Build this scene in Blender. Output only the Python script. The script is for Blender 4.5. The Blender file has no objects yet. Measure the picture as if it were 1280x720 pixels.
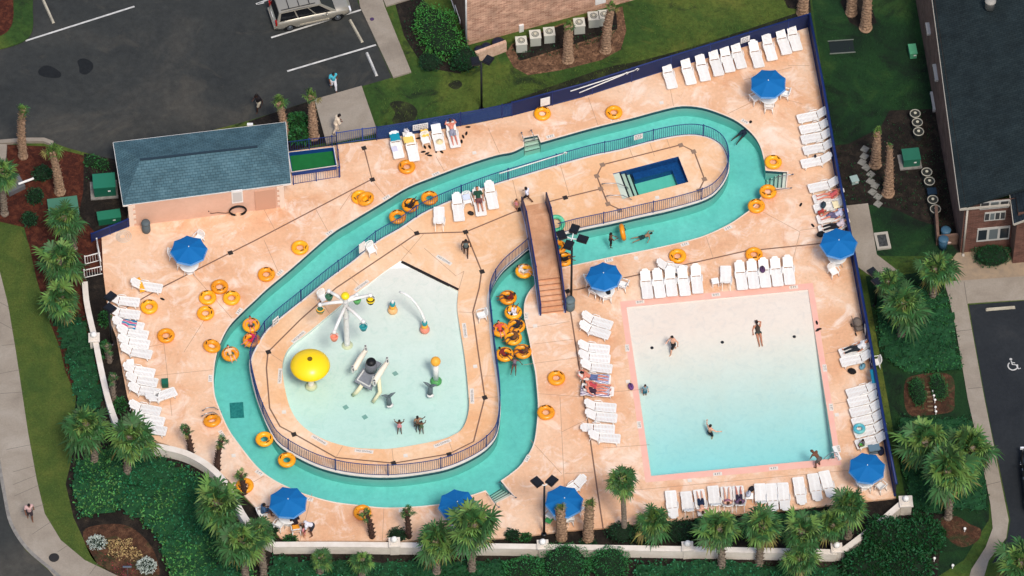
SKY_STRENGTH = 0.10; SUN_STRENGTH = 1.5; SUN_ANGLE = 12; EXPOSURE = 0.66
import bpy, bmesh, math, random
from mathutils import Vector, Matrix, Euler
from mathutils.geometry import tessellate_polygon
random.seed(7)
R = math.radians
sc = bpy.context.scene
C = sc.collection

# ------------------------------------------------------------------ camera
PITCH = R(53.0); FPX = 7000.0; DIST = 333.0
FW = Vector((0, math.cos(PITCH), -math.sin(PITCH)))
UPV = Vector((0, math.sin(PITCH), math.cos(PITCH)))
RT = Vector((1, 0, 0))
CAM = -FW * DIST
def P(px, py, z=0.0):
    """world point at height z that the photograph shows at pixel px,py"""
    d = FW * FPX + RT * (px - 640) - UPV * (py - 360)
    t = (z - CAM.z) / d.z
    p = CAM + d * t
    return Vector((p.x, p.y, z))
def heading(px, py, dx, dy):
    """rotation about z that turns local +y to the ground direction of the pixel step dx,dy"""
    v = P(px + dx, py + dy) - P(px, py)
    return math.atan2(-v.x, v.y)
cd = bpy.data.cameras.new('camera'); cam = bpy.data.objects.new('camera', cd); C.objects.link(cam)
cd.sensor_width = 36; cd.lens = FPX / 1280 * 36; cd.clip_start = 1; cd.clip_end = 3000
cam.location = CAM; cam.rotation_euler = (math.pi / 2 - PITCH, 0, 0)
sc.camera = cam

# ------------------------------------------------------------------ light
w = bpy.data.worlds.new("World"); sc.world = w; w.use_nodes = True
nt = w.node_tree; bg = nt.nodes['Background']
sky = nt.nodes.new('ShaderNodeTexSky'); sky.sky_type = 'NISHITA'; sky.sun_disc = False
SUN = Vector((0.22, -0.62, 1.0)).normalized()
sky.sun_elevation = math.asin(SUN.z); sky.sun_rotation = math.atan2(SUN.x, SUN.y)
sky.dust_density = 3.0; sky.air_density = 1.0; sky.ozone_density = 1.0
nt.links.new(sky.outputs[0], bg.inputs[0]); bg.inputs[1].default_value = SKY_STRENGTH
sd = bpy.data.lights.new('sun', 'SUN'); sd.energy = SUN_STRENGTH; sd.angle = R(SUN_ANGLE); sd.color = (1.0, 0.93, 0.83)
so = bpy.data.objects.new('sun', sd); C.objects.link(so); so.rotation_euler = SUN.to_track_quat('Z', 'Y').to_euler()
so.location = (0, 0, 60)
sc.view_settings.view_transform = 'Standard'; sc.view_settings.look = 'None'
sc.view_settings.exposure = EXPOSURE; sc.view_settings.gamma = 1; sc.view_settings.use_curve_mapping = False
sc.render.engine = 'CYCLES'; sc.cycles.max_bounces = 8; sc.cycles.transparent_max_bounces = 12
sc.cycles.diffuse_bounces = 3; sc.cycles.glossy_bounces = 2; sc.cycles.caustics_reflective = False; sc.cycles.caustics_refractive = False

# ------------------------------------------------------------------ materials
MATS = {}
def mat(name, col, rough=0.6, col2=None, scale=3.0, amt=1.0, bump=0.0, bscale=None, spec=0.3, metal=0.0, island=0.0, detail=4, obj_rand=0.0, contrast=(0.35, 0.65)):
    if name in MATS: return MATS[name]
    m = bpy.data.materials.new(name); m.use_nodes = True
    t = m.node_tree; b = t.nodes['Principled BSDF']
    b.inputs['Roughness'].default_value = rough; b.inputs['Specular IOR Level'].default_value = spec; b.inputs['Metallic'].default_value = metal
    c4 = (*col, 1); b.inputs['Base Color'].default_value = c4
    tc = t.nodes.new('ShaderNodeTexCoord'); out = None
    if col2:
        n = t.nodes.new('ShaderNodeTexNoise'); n.inputs['Scale'].default_value = scale; n.inputs['Detail'].default_value = detail; n.inputs['Roughness'].default_value = 0.65
        t.links.new(tc.outputs['Object'], n.inputs['Vector'])
        mr = t.nodes.new('ShaderNodeMapRange'); mr.inputs[1].default_value = contrast[0]; mr.inputs[2].default_value = contrast[1]; mr.inputs[4].default_value = amt
        t.links.new(n.outputs[0], mr.inputs[0])
        mx = t.nodes.new('ShaderNodeMix'); mx.data_type = 'RGBA'; mx.inputs[6].default_value = c4; mx.inputs[7].default_value = (*col2, 1)
        t.links.new(mr.outputs[0], mx.inputs[0]); out = mx.outputs[2]
    if island or obj_rand:
        hs = t.nodes.new('ShaderNodeHueSaturation')
        if out: t.links.new(out, hs.inputs['Color'])
        else: hs.inputs['Color'].default_value = c4
        a = t.nodes.new('ShaderNodeNewGeometry').outputs['Random Per Island'] if island else t.nodes.new('ShaderNodeObjectInfo').outputs['Random']
        k = island or obj_rand
        m1 = t.nodes.new('ShaderNodeMapRange'); m1.inputs[3].default_value = 1 - k; m1.inputs[4].default_value = 1 + k
        t.links.new(a, m1.inputs[0]); t.links.new(m1.outputs[0], hs.inputs['Value'])
        m2 = t.nodes.new('ShaderNodeMapRange'); m2.inputs[3].default_value = 0.5 - 0.05 * k; m2.inputs[4].default_value = 0.5 + 0.04 * k
        t.links.new(a, m2.inputs[0]); t.links.new(m2.outputs[0], hs.inputs['Hue'])
        out = hs.outputs[0]
    if out: t.links.new(out, b.inputs['Base Color'])
    if bump:
        n2 = t.nodes.new('ShaderNodeTexNoise'); n2.inputs['Scale'].default_value = bscale or scale * 4; n2.inputs['Detail'].default_value = 5
        t.links.new(tc.outputs['Object'], n2.inputs['Vector'])
        bp = t.nodes.new('ShaderNodeBump'); bp.inputs['Strength'].default_value = bump; bp.inputs['Distance'].default_value = 0.05
        t.links.new(n2.outputs[0], bp.inputs['Height']); t.links.new(bp.outputs[0], b.inputs['Normal'])
    MATS[name] = m
    return m
def srgb(r, g, b):
    f = lambda c: ((c / 255 + 0.055) / 1.055) ** 2.4 if c > 10 else c / 255 / 12.92
    return (f(r), f(g), f(b))

def two_noise(name, stops, s1, s2, rough=0.75, bump=0.25, bscale=18, extra=None, wear_or_ripple=None):
    """ground-like material: ramp over a large noise, modulated by a fine one"""
    m = bpy.data.materials.new(name); m.use_nodes = True; t = m.node_tree; b = t.nodes['Principled BSDF']
    b.inputs['Roughness'].default_value = rough; b.inputs['Specular IOR Level'].default_value = 0.25
    tc = t.nodes.new('ShaderNodeTexCoord')
    n1 = t.nodes.new('ShaderNodeTexNoise'); n1.inputs['Scale'].default_value = s1; n1.inputs['Detail'].default_value = 8; n1.inputs['Roughness'].default_value = 0.62; n1.inputs['Distortion'].default_value = 0.6
    t.links.new(tc.outputs['Object'], n1.inputs['Vector'])
    cr = t.nodes.new('ShaderNodeValToRGB'); e = cr.color_ramp.elements
    e[0].position, e[0].color = stops[0][0], (*stops[0][1], 1); e[1].position, e[1].color = stops[-1][0], (*stops[-1][1], 1)
    for p, c in stops[1:-1]:
        q = e.new(p); q.color = (*c, 1)
    t.links.new(n1.outputs[0], cr.inputs[0])
    n2 = t.nodes.new('ShaderNodeTexNoise'); n2.inputs['Scale'].default_value = s2; n2.inputs['Detail'].default_value = 6; n2.inputs['Roughness'].default_value = 0.7
    t.links.new(tc.outputs['Object'], n2.inputs['Vector'])
    mr = t.nodes.new('ShaderNodeMapRange'); mr.inputs[1].default_value = 0.25; mr.inputs[2].default_value = 0.75; mr.inputs[3].default_value = extra[0] if extra else 0.8; mr.inputs[4].default_value = extra[1] if extra else 1.2
    t.links.new(n2.outputs[0], mr.inputs[0])
    mm = t.nodes.new('ShaderNodeMix'); mm.data_type = 'RGBA'; mm.blend_type = 'MULTIPLY'; mm.inputs[0].default_value = 1
    t.links.new(cr.outputs[0], mm.inputs[6]); t.links.new(mr.outputs[0], mm.inputs[7]); out = mm.outputs[2]
    if wear_or_ripple:   # (colour, scale, lo, hi, amount): a third layer of patches; on pool floors, painted ripple light
        for (wc, ws, lo, hi, am) in wear_or_ripple:
            n3 = t.nodes.new('ShaderNodeTexNoise'); n3.inputs['Scale'].default_value = ws; n3.inputs['Detail'].default_value = 9; n3.inputs['Roughness'].default_value = 0.68; n3.inputs['Distortion'].default_value = 1.2
            mp = t.nodes.new('ShaderNodeMapping'); mp.inputs['Location'].default_value = (ws * 37.1, ws * 11.3, 3.7 * lo)
            t.links.new(tc.outputs['Object'], mp.inputs[0]); t.links.new(mp.outputs[0], n3.inputs['Vector'])
            r3 = t.nodes.new('ShaderNodeMapRange'); r3.inputs[1].default_value = lo; r3.inputs[2].default_value = hi; r3.inputs[4].default_value = am
            t.links.new(n3.outputs[0], r3.inputs[0])
            x3 = t.nodes.new('ShaderNodeMix'); x3.data_type = 'RGBA'; x3.inputs[7].default_value = (*wc, 1)
            t.links.new(r3.outputs[0], x3.inputs[0]); t.links.new(out, x3.inputs[6]); out = x3.outputs[2]
    t.links.new(out, b.inputs['Base Color'])
    if bump:
        n4 = t.nodes.new('ShaderNodeTexNoise'); n4.inputs['Scale'].default_value = bscale; n4.inputs['Detail'].default_value = 5
        t.links.new(tc.outputs['Object'], n4.inputs['Vector'])
        bp = t.nodes.new('ShaderNodeBump'); bp.inputs['Strength'].default_value = bump; bp.inputs['Distance'].default_value = 0.04
        t.links.new(n4.outputs[0], bp.inputs['Height']); t.links.new(bp.outputs[0], b.inputs['Normal'])
    MATS[name] = m
    return m

def brick_mat(name, c1, c2, mortar, rot, sx=1.0, bias=0.0):
    """brick courses on a wall that runs along direction rot in plan"""
    m = bpy.data.materials.new(name); m.use_nodes = True; t = m.node_tree; b = t.nodes['Principled BSDF']
    b.inputs['Roughness'].default_value = 0.85; b.inputs['Specular IOR Level'].default_value = 0.15
    tc = t.nodes.new('ShaderNodeTexCoord'); mp = t.nodes.new('ShaderNodeMapping'); mp.inputs['Rotation'].default_value = (0, 0, -rot)
    t.links.new(tc.outputs['Object'], mp.inputs[0])
    sp = t.nodes.new('ShaderNodeSeparateXYZ'); cb = t.nodes.new('ShaderNodeCombineXYZ')
    t.links.new(mp.outputs[0], sp.inputs[0]); t.links.new(sp.outputs[0], cb.inputs[0]); t.links.new(sp.outputs[2], cb.inputs[1])
    br = t.nodes.new('ShaderNodeTexBrick'); br.inputs['Scale'].default_value = 1.0; br.inputs['Brick Width'].default_value = 0.34 * sx; br.inputs['Row Height'].default_value = 0.11 * sx; br.inputs['Mortar Size'].default_value = 0.012; br.inputs['Bias'].default_value = bias
    br.inputs['Color1'].default_value = (*c1, 1); br.inputs['Color2'].default_value = (*c2, 1); br.inputs['Mortar'].default_value = (*mortar, 1)
    t.links.new(cb.outputs[0], br.inputs['Vector'])
    n = t.nodes.new('ShaderNodeTexNoise'); n.inputs['Scale'].default_value = 1.4; n.inputs['Detail'].default_value = 8
    t.links.new(cb.outputs[0], n.inputs['Vector'])
    mr = t.nodes.new('ShaderNodeMapRange'); mr.inputs[1].default_value = 0.3; mr.inputs[2].default_value = 0.7; mr.inputs[3].default_value = 0.75; mr.inputs[4].default_value = 1.25
    t.links.new(n.outputs[0], mr.inputs[0])
    mm = t.nodes.new('ShaderNodeMix'); mm.data_type = 'RGBA'; mm.blend_type = 'MULTIPLY'; mm.inputs[0].default_value = 1
    t.links.new(br.outputs[0], mm.inputs[6]); t.links.new(mr.outputs[0], mm.inputs[7]); t.links.new(mm.outputs[2], b.inputs['Base Color'])
    bp = t.nodes.new('ShaderNodeBump'); bp.inputs['Strength'].default_value = 0.4; bp.inputs['Distance'].default_value = 0.02
    t.links.new(br.outputs['Fac'], bp.inputs['Height']); bp.invert = True; t.links.new(bp.outputs[0], b.inputs['Normal'])
    MATS[name] = m
    return m

def shingle_mat(name, c1, c2, rot):
    m = bpy.data.materials.new(name); m.use_nodes = True; t = m.node_tree; b = t.nodes['Principled BSDF']
    b.inputs['Roughness'].default_value = 0.9; b.inputs['Specular IOR Level'].default_value = 0.15
    tc = t.nodes.new('ShaderNodeTexCoord'); mp = t.nodes.new('ShaderNodeMapping'); mp.inputs['Rotation'].default_value = (0, 0, -rot)
    t.links.new(tc.outputs['Object'], mp.inputs[0])
    br = t.nodes.new('ShaderNodeTexBrick'); br.inputs['Scale'].default_value = 1.0; br.inputs['Brick Width'].default_value = 0.3; br.inputs['Row Height'].default_value = 0.16; br.inputs['Mortar Size'].default_value = 0.012
    br.inputs['Color1'].default_value = (*c1, 1); br.inputs['Color2'].default_value = (*c2, 1); br.inputs['Mortar'].default_value = (c1[0] * .5, c1[1] * .5, c1[2] * .5, 1)
    t.links.new(mp.outputs[0], br.inputs['Vector'])
    n = t.nodes.new('ShaderNodeTexNoise'); n.inputs['Scale'].default_value = 0.9; n.inputs['Detail'].default_value = 8; n.inputs['Roughness'].default_value = 0.7
    t.links.new(tc.outputs['Object'], n.inputs['Vector'])
    mr = t.nodes.new('ShaderNodeMapRange'); mr.inputs[1].default_value = 0.3; mr.inputs[2].default_value = 0.7; mr.inputs[3].default_value = 0.72; mr.inputs[4].default_value = 1.3
    t.links.new(n.outputs[0], mr.inputs[0])
    mm = t.nodes.new('ShaderNodeMix'); mm.data_type = 'RGBA'; mm.blend_type = 'MULTIPLY'; mm.inputs[0].default_value = 1
    t.links.new(br.outputs[0], mm.inputs[6]); t.links.new(mr.outputs[0], mm.inputs[7]); t.links.new(mm.outputs[2], b.inputs['Base Color'])
    MATS[name] = m
    return m

def water_mat(name, sig, rip=0.02, rscale=2.2):
    m = bpy.data.materials.new(name); m.use_nodes = True; t = m.node_tree
    t.nodes.remove(t.nodes['Principled BSDF']); out = t.nodes['Material Output']
    tc = t.nodes.new('ShaderNodeTexCoord')
    n = t.nodes.new('ShaderNodeTexNoise'); n.inputs['Scale'].default_value = rscale; n.inputs['Detail'].default_value = 6; n.inputs['Distortion'].default_value = 1.0
    t.links.new(tc.outputs['Object'], n.inputs['Vector'])
    bp = t.nodes.new('ShaderNodeBump'); bp.inputs['Strength'].default_value = 1.0; bp.inputs['Distance'].default_value = rip
    t.links.new(n.outputs[0], bp.inputs['Height'])
    fr = t.nodes.new('ShaderNodeFresnel'); fr.inputs[0].default_value = 1.33; t.links.new(bp.outputs[0], fr.inputs['Normal'])
    tr = t.nodes.new('ShaderNodeBsdfTransparent')
    gl = t.nodes.new('ShaderNodeBsdfGlossy'); gl.inputs['Roughness'].default_value = 0.08; t.links.new(bp.outputs[0], gl.inputs['Normal'])
    mx = t.nodes.new('ShaderNodeMixShader'); t.links.new(fr.outputs[0], mx.inputs[0]); t.links.new(tr.outputs[0], mx.inputs[1]); t.links.new(gl.outputs[0], mx.inputs[2])
    t.links.new(mx.outputs[0], out.inputs['Surface'])
    va = t.nodes.new('ShaderNodeVolumeAbsorption'); d = max(sig); va.inputs['Density'].default_value = d
    va.inputs['Color'].default_value = (1 - sig[0] / d, 1 - sig[1] / d, 1 - sig[2] / d, 1)
    t.links.new(va.outputs[0], out.inputs['Volume'])
    MATS[name] = m
    return m

# ------------------------------------------------------------------ mesh builder
class MB:
    def __init__(s): s.v = []; s.f = []; s.m = []
    def add(s, vs, fs, mi=0):
        o = len(s.v); s.v += [tuple(v) for v in vs]; s.f += [tuple(o + i for i in f) for f in fs]; s.m += [mi] * len(fs)
    def box(s, c, size, rz=0.0, mi=0, rot=None, taper=1.0):
        M = rot.to_matrix() if rot else Matrix.Rotation(rz, 3, 'Z'); c = Vector(c); hx, hy, hz = size[0] / 2, size[1] / 2, size[2] / 2
        vs = []
        for z in (-1, 1):
            k = taper if z > 0 else 1.0
            for x, y in ((-1, -1), (1, -1), (1, 1), (-1, 1)): vs.append(c + M @ Vector((x * hx * k, y * hy * k, z * hz)))
        s.add(vs, [(3, 2, 1, 0), (4, 5, 6, 7), (0, 1, 5, 4), (1, 2, 6, 5), (2, 3, 7, 6), (3, 0, 4, 7)], mi)
    def bar(s, p, q, wx, wz, mi=0):
        p, q = Vector(p), Vector(q); d = (q - p)
        if d.length < 1e-6: return
        L = d.length; d.normalize(); up = Vector((0, 0, 1)) if abs(d.z) < 0.95 else Vector((0, 1, 0))
        a = d.cross(up).normalized() * wx / 2; b = a.cross(d).normalized() * wz / 2
        vs = [p - a - b, p + a - b, p + a + b, p - a + b, q - a - b, q + a - b, q + a + b, q - a + b]
        s.add(vs, [(0, 1, 2, 3), (7, 6, 5, 4), (4, 5, 1, 0), (5, 6, 2, 1), (6, 7, 3, 2), (7, 4, 0, 3)], mi)
    def tube(s, pts, r, n=8, mi=0, closed=False, caps=True):
        pts = [Vector(p) for p in pts]; m = len(pts); rs = r if isinstance(r, (list, tuple)) else [r] * m
        vs = []; prev = None
        for i, p in enumerate(pts):
            if closed: d = pts[(i + 1) % m] - pts[i - 1]
            else: d = pts[min(i + 1, m - 1)] - pts[max(i - 1, 0)]
            d.normalize()
            if prev is None:
                up = Vector((0, 0, 1)) if abs(d.z) < 0.9 else Vector((1, 0, 0)); a = d.cross(up).normalized()
            else: a = (prev - d * prev.dot(d)).normalized()
            prev = a; b = d.cross(a)
            for k in range(n):
                t = 2 * math.pi * k / n; vs.append(p + (a * math.cos(t) + b * math.sin(t)) * rs[i])
        fs = []
        for i in range(m if closed else m - 1):
            j = (i + 1) % m
            for k in range(n): fs.append((i * n + k, i * n + (k + 1) % n, j * n + (k + 1) % n, j * n + k))
        if caps and not closed: fs.append(tuple(range(n - 1, -1, -1))); fs.append(tuple((m - 1) * n + k for k in range(n)))
        s.add(vs, fs, mi)
    def lathe(s, prof, c=(0, 0, 0), n=16, mi=0, jit=0.0, ax=None, rot0=0.0):
        """prof: (r, z) from the bottom up"""
        c = Vector(c); vs = []; fs = []
        for (r, z) in prof:
            for k in range(n):
                t = 2 * math.pi * k / n + rot0; rr = r * (1 + random.uniform(-jit, jit)); q = Vector((math.cos(t) * rr, math.sin(t) * rr, z))
                if ax: q = ax @ q
                vs.append(c + q)
        m = len(prof)
        for i in range(m - 1):
            for k in range(n): fs.append((i * n + k, i * n + (k + 1) % n, (i + 1) * n + (k + 1) % n, (i + 1) * n + k))
        fs.append(tuple(range(n - 1, -1, -1))); fs.append(tuple((m - 1) * n + k for k in range(n)))
        s.add(vs, fs, mi)
    def ell(s, c, rad, n=10, m=7, mi=0, jit=0.0, rot=None):
        c = Vector(c); vs = [Vector((0, 0, -1))]; fs = []
        for i in range(1, m):
            a = -math.pi / 2 + math.pi * i / m
            for k in range(n):
                t = 2 * math.pi * k / n; vs.append(Vector((math.cos(a) * math.cos(t), math.cos(a) * math.sin(t), math.sin(a))))
        vs.append(Vector((0, 0, 1))); last = len(vs) - 1
        for k in range(n): fs.append((0, 1 + (k + 1) % n, 1 + k)); fs.append((last, last - n + k, last - n + (k + 1) % n))
        for i in range(m - 2):
            for k in range(n): fs.append((1 + i * n + k, 1 + i * n + (k + 1) % n, 1 + (i + 1) * n + (k + 1) % n, 1 + (i + 1) * n + k))
        o = []
        for v in vs:
            q = Vector((v.x * rad[0], v.y * rad[1], v.z * rad[2])) * (1 + random.uniform(-jit, jit))
            if rot: q = rot @ q
            o.append(c + q)
        s.add(o, fs, mi)
    def torus(s, c, R_, r, n=28, m=12, mi=0, rot=None, sz=1.0):
        c = Vector(c); vs = []; fs = []
        for i in range(n):
            a = 2 * math.pi * i / n
            for k in range(m):
                t = 2 * math.pi * k / m; q = Vector(((R_ + r * math.cos(t)) * math.cos(a), (R_ + r * math.cos(t)) * math.sin(a), r * math.sin(t) * sz))
                vs.append(c + (rot @ q if rot else q))
        for i in range(n):
            for k in range(m): fs.append((i * m + k, ((i + 1) % n) * m + k, ((i + 1) % n) * m + (k + 1) % m, i * m + (k + 1) % m))
        s.add(vs, fs, mi)
    def poly(s, loops, zf, mi=0, flip=False):
        """flat or sloping sheet: loops = [outer, hole, ...] of 2-D points; zf = number or function of x,y"""
        L = [[Vector((p[0], p[1], 0)) for p in lp] for lp in loops]
        tri = tessellate_polygon(L); vs = [p for lp in L for p in lp]
        z = zf if callable(zf) else (lambda x, y: zf)
        o = [(p.x, p.y, z(p.x, p.y)) for p in vs]; fs = []
        for a, b, c_ in tri:
            n = (Vector(o[b]) - Vector(o[a])).cross(Vector(o[c_]) - Vector(o[a])).z
            if (n < 0) != flip: a, c_ = c_, a
            fs.append((a, b, c_))
        s.add(o, fs, mi)
    def skirt(s, lp, z0, z1, mi=0, flip=False):
        n = len(lp); f0 = z0 if callable(z0) else (lambda x, y: z0); f1 = z1 if callable(z1) else (lambda x, y: z1)
        vs = [(p[0], p[1], f0(p[0], p[1])) for p in lp] + [(p[0], p[1], f1(p[0], p[1])) for p in lp]
        fs = []
        for i in range(n):
            j = (i + 1) % n; fs.append((i, j, n + j, n + i) if not flip else (n + i, n + j, j, i))
        s.add(vs, fs, mi)
    def prism(s, lp, z0, z1, mi=0):
        lp = ccw(lp); s.poly([lp], z1, mi); s.poly([lp], z0, mi, flip=True); s.skirt(lp, z0, z1, mi)
    def strip(s, pts, wdt, z, mi=0, closed=False, thick=0.0):
        """flat ribbon along 2-D points"""
        pts = [Vector((p[0], p[1], 0)) for p in pts]; n = len(pts); vs = []
        for i, p in enumerate(pts):
            d = (pts[(i + 1) % n] - pts[i - 1]) if closed else (pts[min(i + 1, n - 1)] - pts[max(i - 1, 0)])
            d.normalize(); a = Vector((-d.y, d.x, 0)) * wdt / 2
            vs += [(p.x - a.x, p.y - a.y, z), (p.x + a.x, p.y + a.y, z)]
        fs = []
        for i in range(n if closed else n - 1):
            j = (i + 1) % n; fs.append((2 * i, 2 * j, 2 * j + 1, 2 * i + 1))
        s.add(vs, fs, mi)
    def wall(s, pts, wdt, z0, z1, mi=0, closed=False):
        """solid ribbon wall with thickness along 2-D points"""
        pts = [Vector((p[0], p[1], 0)) for p in pts]; n = len(pts); vs = []
        for i, p in enumerate(pts):
            d = (pts[(i + 1) % n] - pts[i - 1]) if closed else (pts[min(i + 1, n - 1)] - pts[max(i - 1, 0)])
            d.normalize(); a = Vector((-d.y, d.x, 0)) * wdt / 2
            for q in (p - a, p + a):
                vs.append((q.x, q.y, z0)); vs.append((q.x, q.y, z1))
        fs = []
        for i in range(n if closed else n - 1):
            j = (i + 1) % n; a, b = 4 * i, 4 * j
            fs += [(a, b, b + 1, a + 1), (a + 2, a + 3, b + 3, b + 2), (a + 1, b + 1, b + 3, a + 3), (a, a + 2, b + 2, b)]
        if not closed: fs += [(0, 1, 3, 2), (4 * n - 4, 4 * n - 2, 4 * n - 1, 4 * n - 3)]
        s.add(vs, fs, mi)
    def mesh(s, name, mats, smooth=False, off=None):
        me = bpy.data.meshes.new(name)
        vs = s.v if off is None else [(v[0] - off[0], v[1] - off[1], v[2] - off[2]) for v in s.v]
        me.from_pydata(vs, [], s.f)
        for m_ in (mats if isinstance(mats, (list, tuple)) else [mats]): me.materials.append(m_)
        me.polygons.foreach_set('material_index', s.m)
        if smooth: me.polygons.foreach_set('use_smooth', [True] * len(s.f))
        me.update(); return me
    def build(s, name, mats, parent=None, smooth=False, off=None):
        if parent is not None and off is None and parent.get('_w'): off = parent.location
        o = bpy.data.objects.new(name, s.mesh(name, mats, smooth, off)); C.objects.link(o)
        if parent is not None: o.parent = parent
        return o

def ccw(lp):
    a = sum(lp[i - 1][0] * lp[i][1] - lp[i][0] * lp[i - 1][1] for i in range(len(lp)))
    return list(lp) if a > 0 else list(reversed(lp))
def area(lp): return abs(sum(lp[i - 1][0] * lp[i][1] - lp[i][0] * lp[i - 1][1] for i in range(len(lp)))) / 2
def cat_rom(pts, closed=True, k=4):
    n = len(pts); out = []
    rng = range(n) if closed else range(n - 1)
    for i in rng:
        if closed: a, b, c, d = pts[i - 1], pts[i], pts[(i + 1) % n], pts[(i + 2) % n]
        else: a, b, c, d = pts[max(i - 1, 0)], pts[i], pts[i + 1], pts[min(i + 2, n - 1)]
        for q in range(k):
            t = q / k; t2, t3 = t * t, t * t * t
            out.append(tuple(0.5 * (2 * b[j] + (c[j] - a[j]) * t + (2 * a[j] - 5 * b[j] + 4 * c[j] - d[j]) * t2 + (3 * b[j] - a[j] - 3 * c[j] + d[j]) * t3) for j in (0, 1)))
    if not closed: out.append(tuple(pts[-1]))
    return out
def G(pts, z=0.0): return [(lambda v: (v.x, v.y))(P(x, y, z)) for x, y in pts]
def offset(lp, d):
    lp = ccw(lp); n = len(lp); out = []
    for i in range(n):
        a, b, c = Vector(lp[i - 1]), Vector(lp[i]), Vector(lp[(i + 1) % n])
        e1 = (b - a); e2 = (c - b)
        e1 = e1.normalized() if e1.length > 1e-9 else e2.normalized(); e2 = e2.normalized() if e2.length > 1e-9 else e1
        n1 = Vector((e1.y, -e1.x)); n2 = Vector((e2.y, -e2.x)); nn = (n1 + n2)
        nn = nn / max(0.35, nn.length_squared / 2) if nn.length > 1e-6 else n1
        out.append((b.x + nn.x * d, b.y + nn.y * d))
    return out
def inside(p, lp):
    x, y = p[0], p[1]; r = False; n = len(lp)
    for i in range(n):
        x1, y1 = lp[i - 1][0], lp[i - 1][1]; x2, y2 = lp[i][0], lp[i][1]
        if (y1 > y) != (y2 > y) and x < (x2 - x1) * (y - y1) / (y2 - y1) + x1: r = not r
    return r
def resample(pts, step, closed=False):
    pts = [Vector(p) for p in pts]
    if closed: pts = pts + [pts[0]]
    out = [pts[0].copy()]; acc = 0.0
    for i in range(len(pts) - 1):
        a, b = pts[i], pts[i + 1]; L = (b - a).length; pos = step - acc
        while pos <= L: out.append(a.lerp(b, pos / L)); pos += step
        acc = (acc + L) % step
    return out

# ------------------------------------------------------------------ things
def thing(name, label, cat, loc=(0, 0, 0), rz=0.0, group=None, world=False):
    o = bpy.data.objects.new(name, None); C.objects.link(o); o.location = loc; o.rotation_euler = (0, 0, rz); o.empty_display_size = 0.2
    o['label'] = label; o['category'] = cat
    if group: o['group'] = group
    if world: o['_w'] = 1
    return o
def tag(o, label, cat, group=None):
    o['label'] = label; o['category'] = cat
    if group: o['group'] = group
    return o
def struct(mb, name, mats, smooth=False):
    o = mb.build(name, mats, smooth=smooth); o['kind'] = 'structure'; return o
def stuff(mb, name, mats, label, cat):
    o = mb.build(name, mats); o['kind'] = 'stuff'; o['label'] = label; o['category'] = cat; return o
def dup(root, loc, rz, label, group=None, scale=None):
    r = root.copy(); C.objects.link(r); r.location = loc; r.rotation_euler = (0, 0, rz); r['label'] = label
    if group: r['group'] = group
    if scale: r.scale = (scale, scale, scale) if not isinstance(scale, tuple) else scale
    for ch in list(root.children):
        c = ch.copy(); C.objects.link(c); c.parent = r
        for g in list(ch.children):
            d = g.copy(); C.objects.link(d); d.parent = c
    return r
ORD = ['first', 'second', 'third', 'fourth', 'fifth', 'sixth', 'seventh', 'eighth', 'ninth', 'tenth', 'eleventh', 'twelfth', 'thirteenth', 'fourteenth', 'fifteenth', 'sixteenth']
def sheet(name, px, z, m, holes=None, smooth=False):
    mb = MB(); lp = G(px, z) if not smooth else cat_rom(G(px, z), True, 4)
    mb.poly([ccw(lp)] + (holes or []), z); return struct(mb, name, m)
def slab(name, px, z0, z1, m, smooth=False):
    mb = MB(); lp = G(px, z1) if not smooth else cat_rom(G(px, z1), True, 4); mb.prism(lp, z0, z1); return struct(mb, name, m)
# ================================================================== GROUND, DECK, POOLS
GZ = -0.15
M_deck = two_noise('deck_concrete', [(0.28, srgb(207, 153, 116)), (0.44, srgb(221, 173, 136)), (0.58, srgb(229, 190, 158)), (0.74, srgb(232, 207, 184))], 0.20, 5.0, 0.8, 0.35, 9, (0.88, 1.09),
                   wear_or_ripple=[(srgb(240, 222, 206), 0.60, 0.50, 0.68, 0.8), (srgb(204, 138, 96), 0.42, 0.56, 0.74, 0.62), (srgb(238, 218, 202), 2.6, 0.60, 0.74, 0.45), (srgb(160, 118, 88), 1.3, 0.61, 0.80, 0.7), (srgb(132, 104, 88), 3.6, 0.67, 0.78, 0.55)])
M_island = two_noise('island_concrete', [(0.30, srgb(222, 168, 122)), (0.5, srgb(230, 184, 142)), (0.72, srgb(234, 204, 172))], 0.2, 5.0, 0.8, 0.3, 9, (0.90, 1.08),
                     wear_or_ripple=[(srgb(240, 220, 200), 0.5, 0.50, 0.70, 0.72), (srgb(206, 142, 98), 0.5, 0.60, 0.80, 0.6), (srgb(160, 120, 94), 2.2, 0.66, 0.80, 0.5)])
M_joint = mat('deck_joint', srgb(176, 138, 114), 0.9)
M_slot = mat('slot_drain', srgb(122, 92, 76), 0.8)
M_coping = mat('white_coping', srgb(226, 218, 208), 0.6, srgb(206, 194, 180), 2.0, 0.6)
M_pink = mat('pink_coping', srgb(232, 172, 156), 0.7, srgb(230, 186, 168), 1.2, 0.7, bump=0.1)
M_grass = two_noise('lawn_grass', [(0.30, srgb(32, 58, 26)), (0.45, srgb(52, 76, 30)), (0.58, srgb(78, 92, 36)), (0.75, srgb(106, 104, 46))], 0.13, 4.0, 0.95, 0.9, 26, (0.55, 1.4),
                    wear_or_ripple=[(srgb(26, 36, 22), 0.36, 0.56, 0.66, 0.85), (srgb(104, 100, 46), 0.5, 0.60, 0.78, 0.6), (srgb(40, 84, 28), 9.0, 0.5, 0.7, 0.6)])
M_grass2 = two_noise('strip_lawn', [(0.35, srgb(58, 78, 32)), (0.5, srgb(70, 86, 35)), (0.65, srgb(84, 94, 40))], 0.5, 9.0, 0.95, 0.9, 30, (0.6, 1.35), wear_or_ripple=[(srgb(64, 92, 34), 11.0, 0.5, 0.7, 0.6)])
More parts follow.
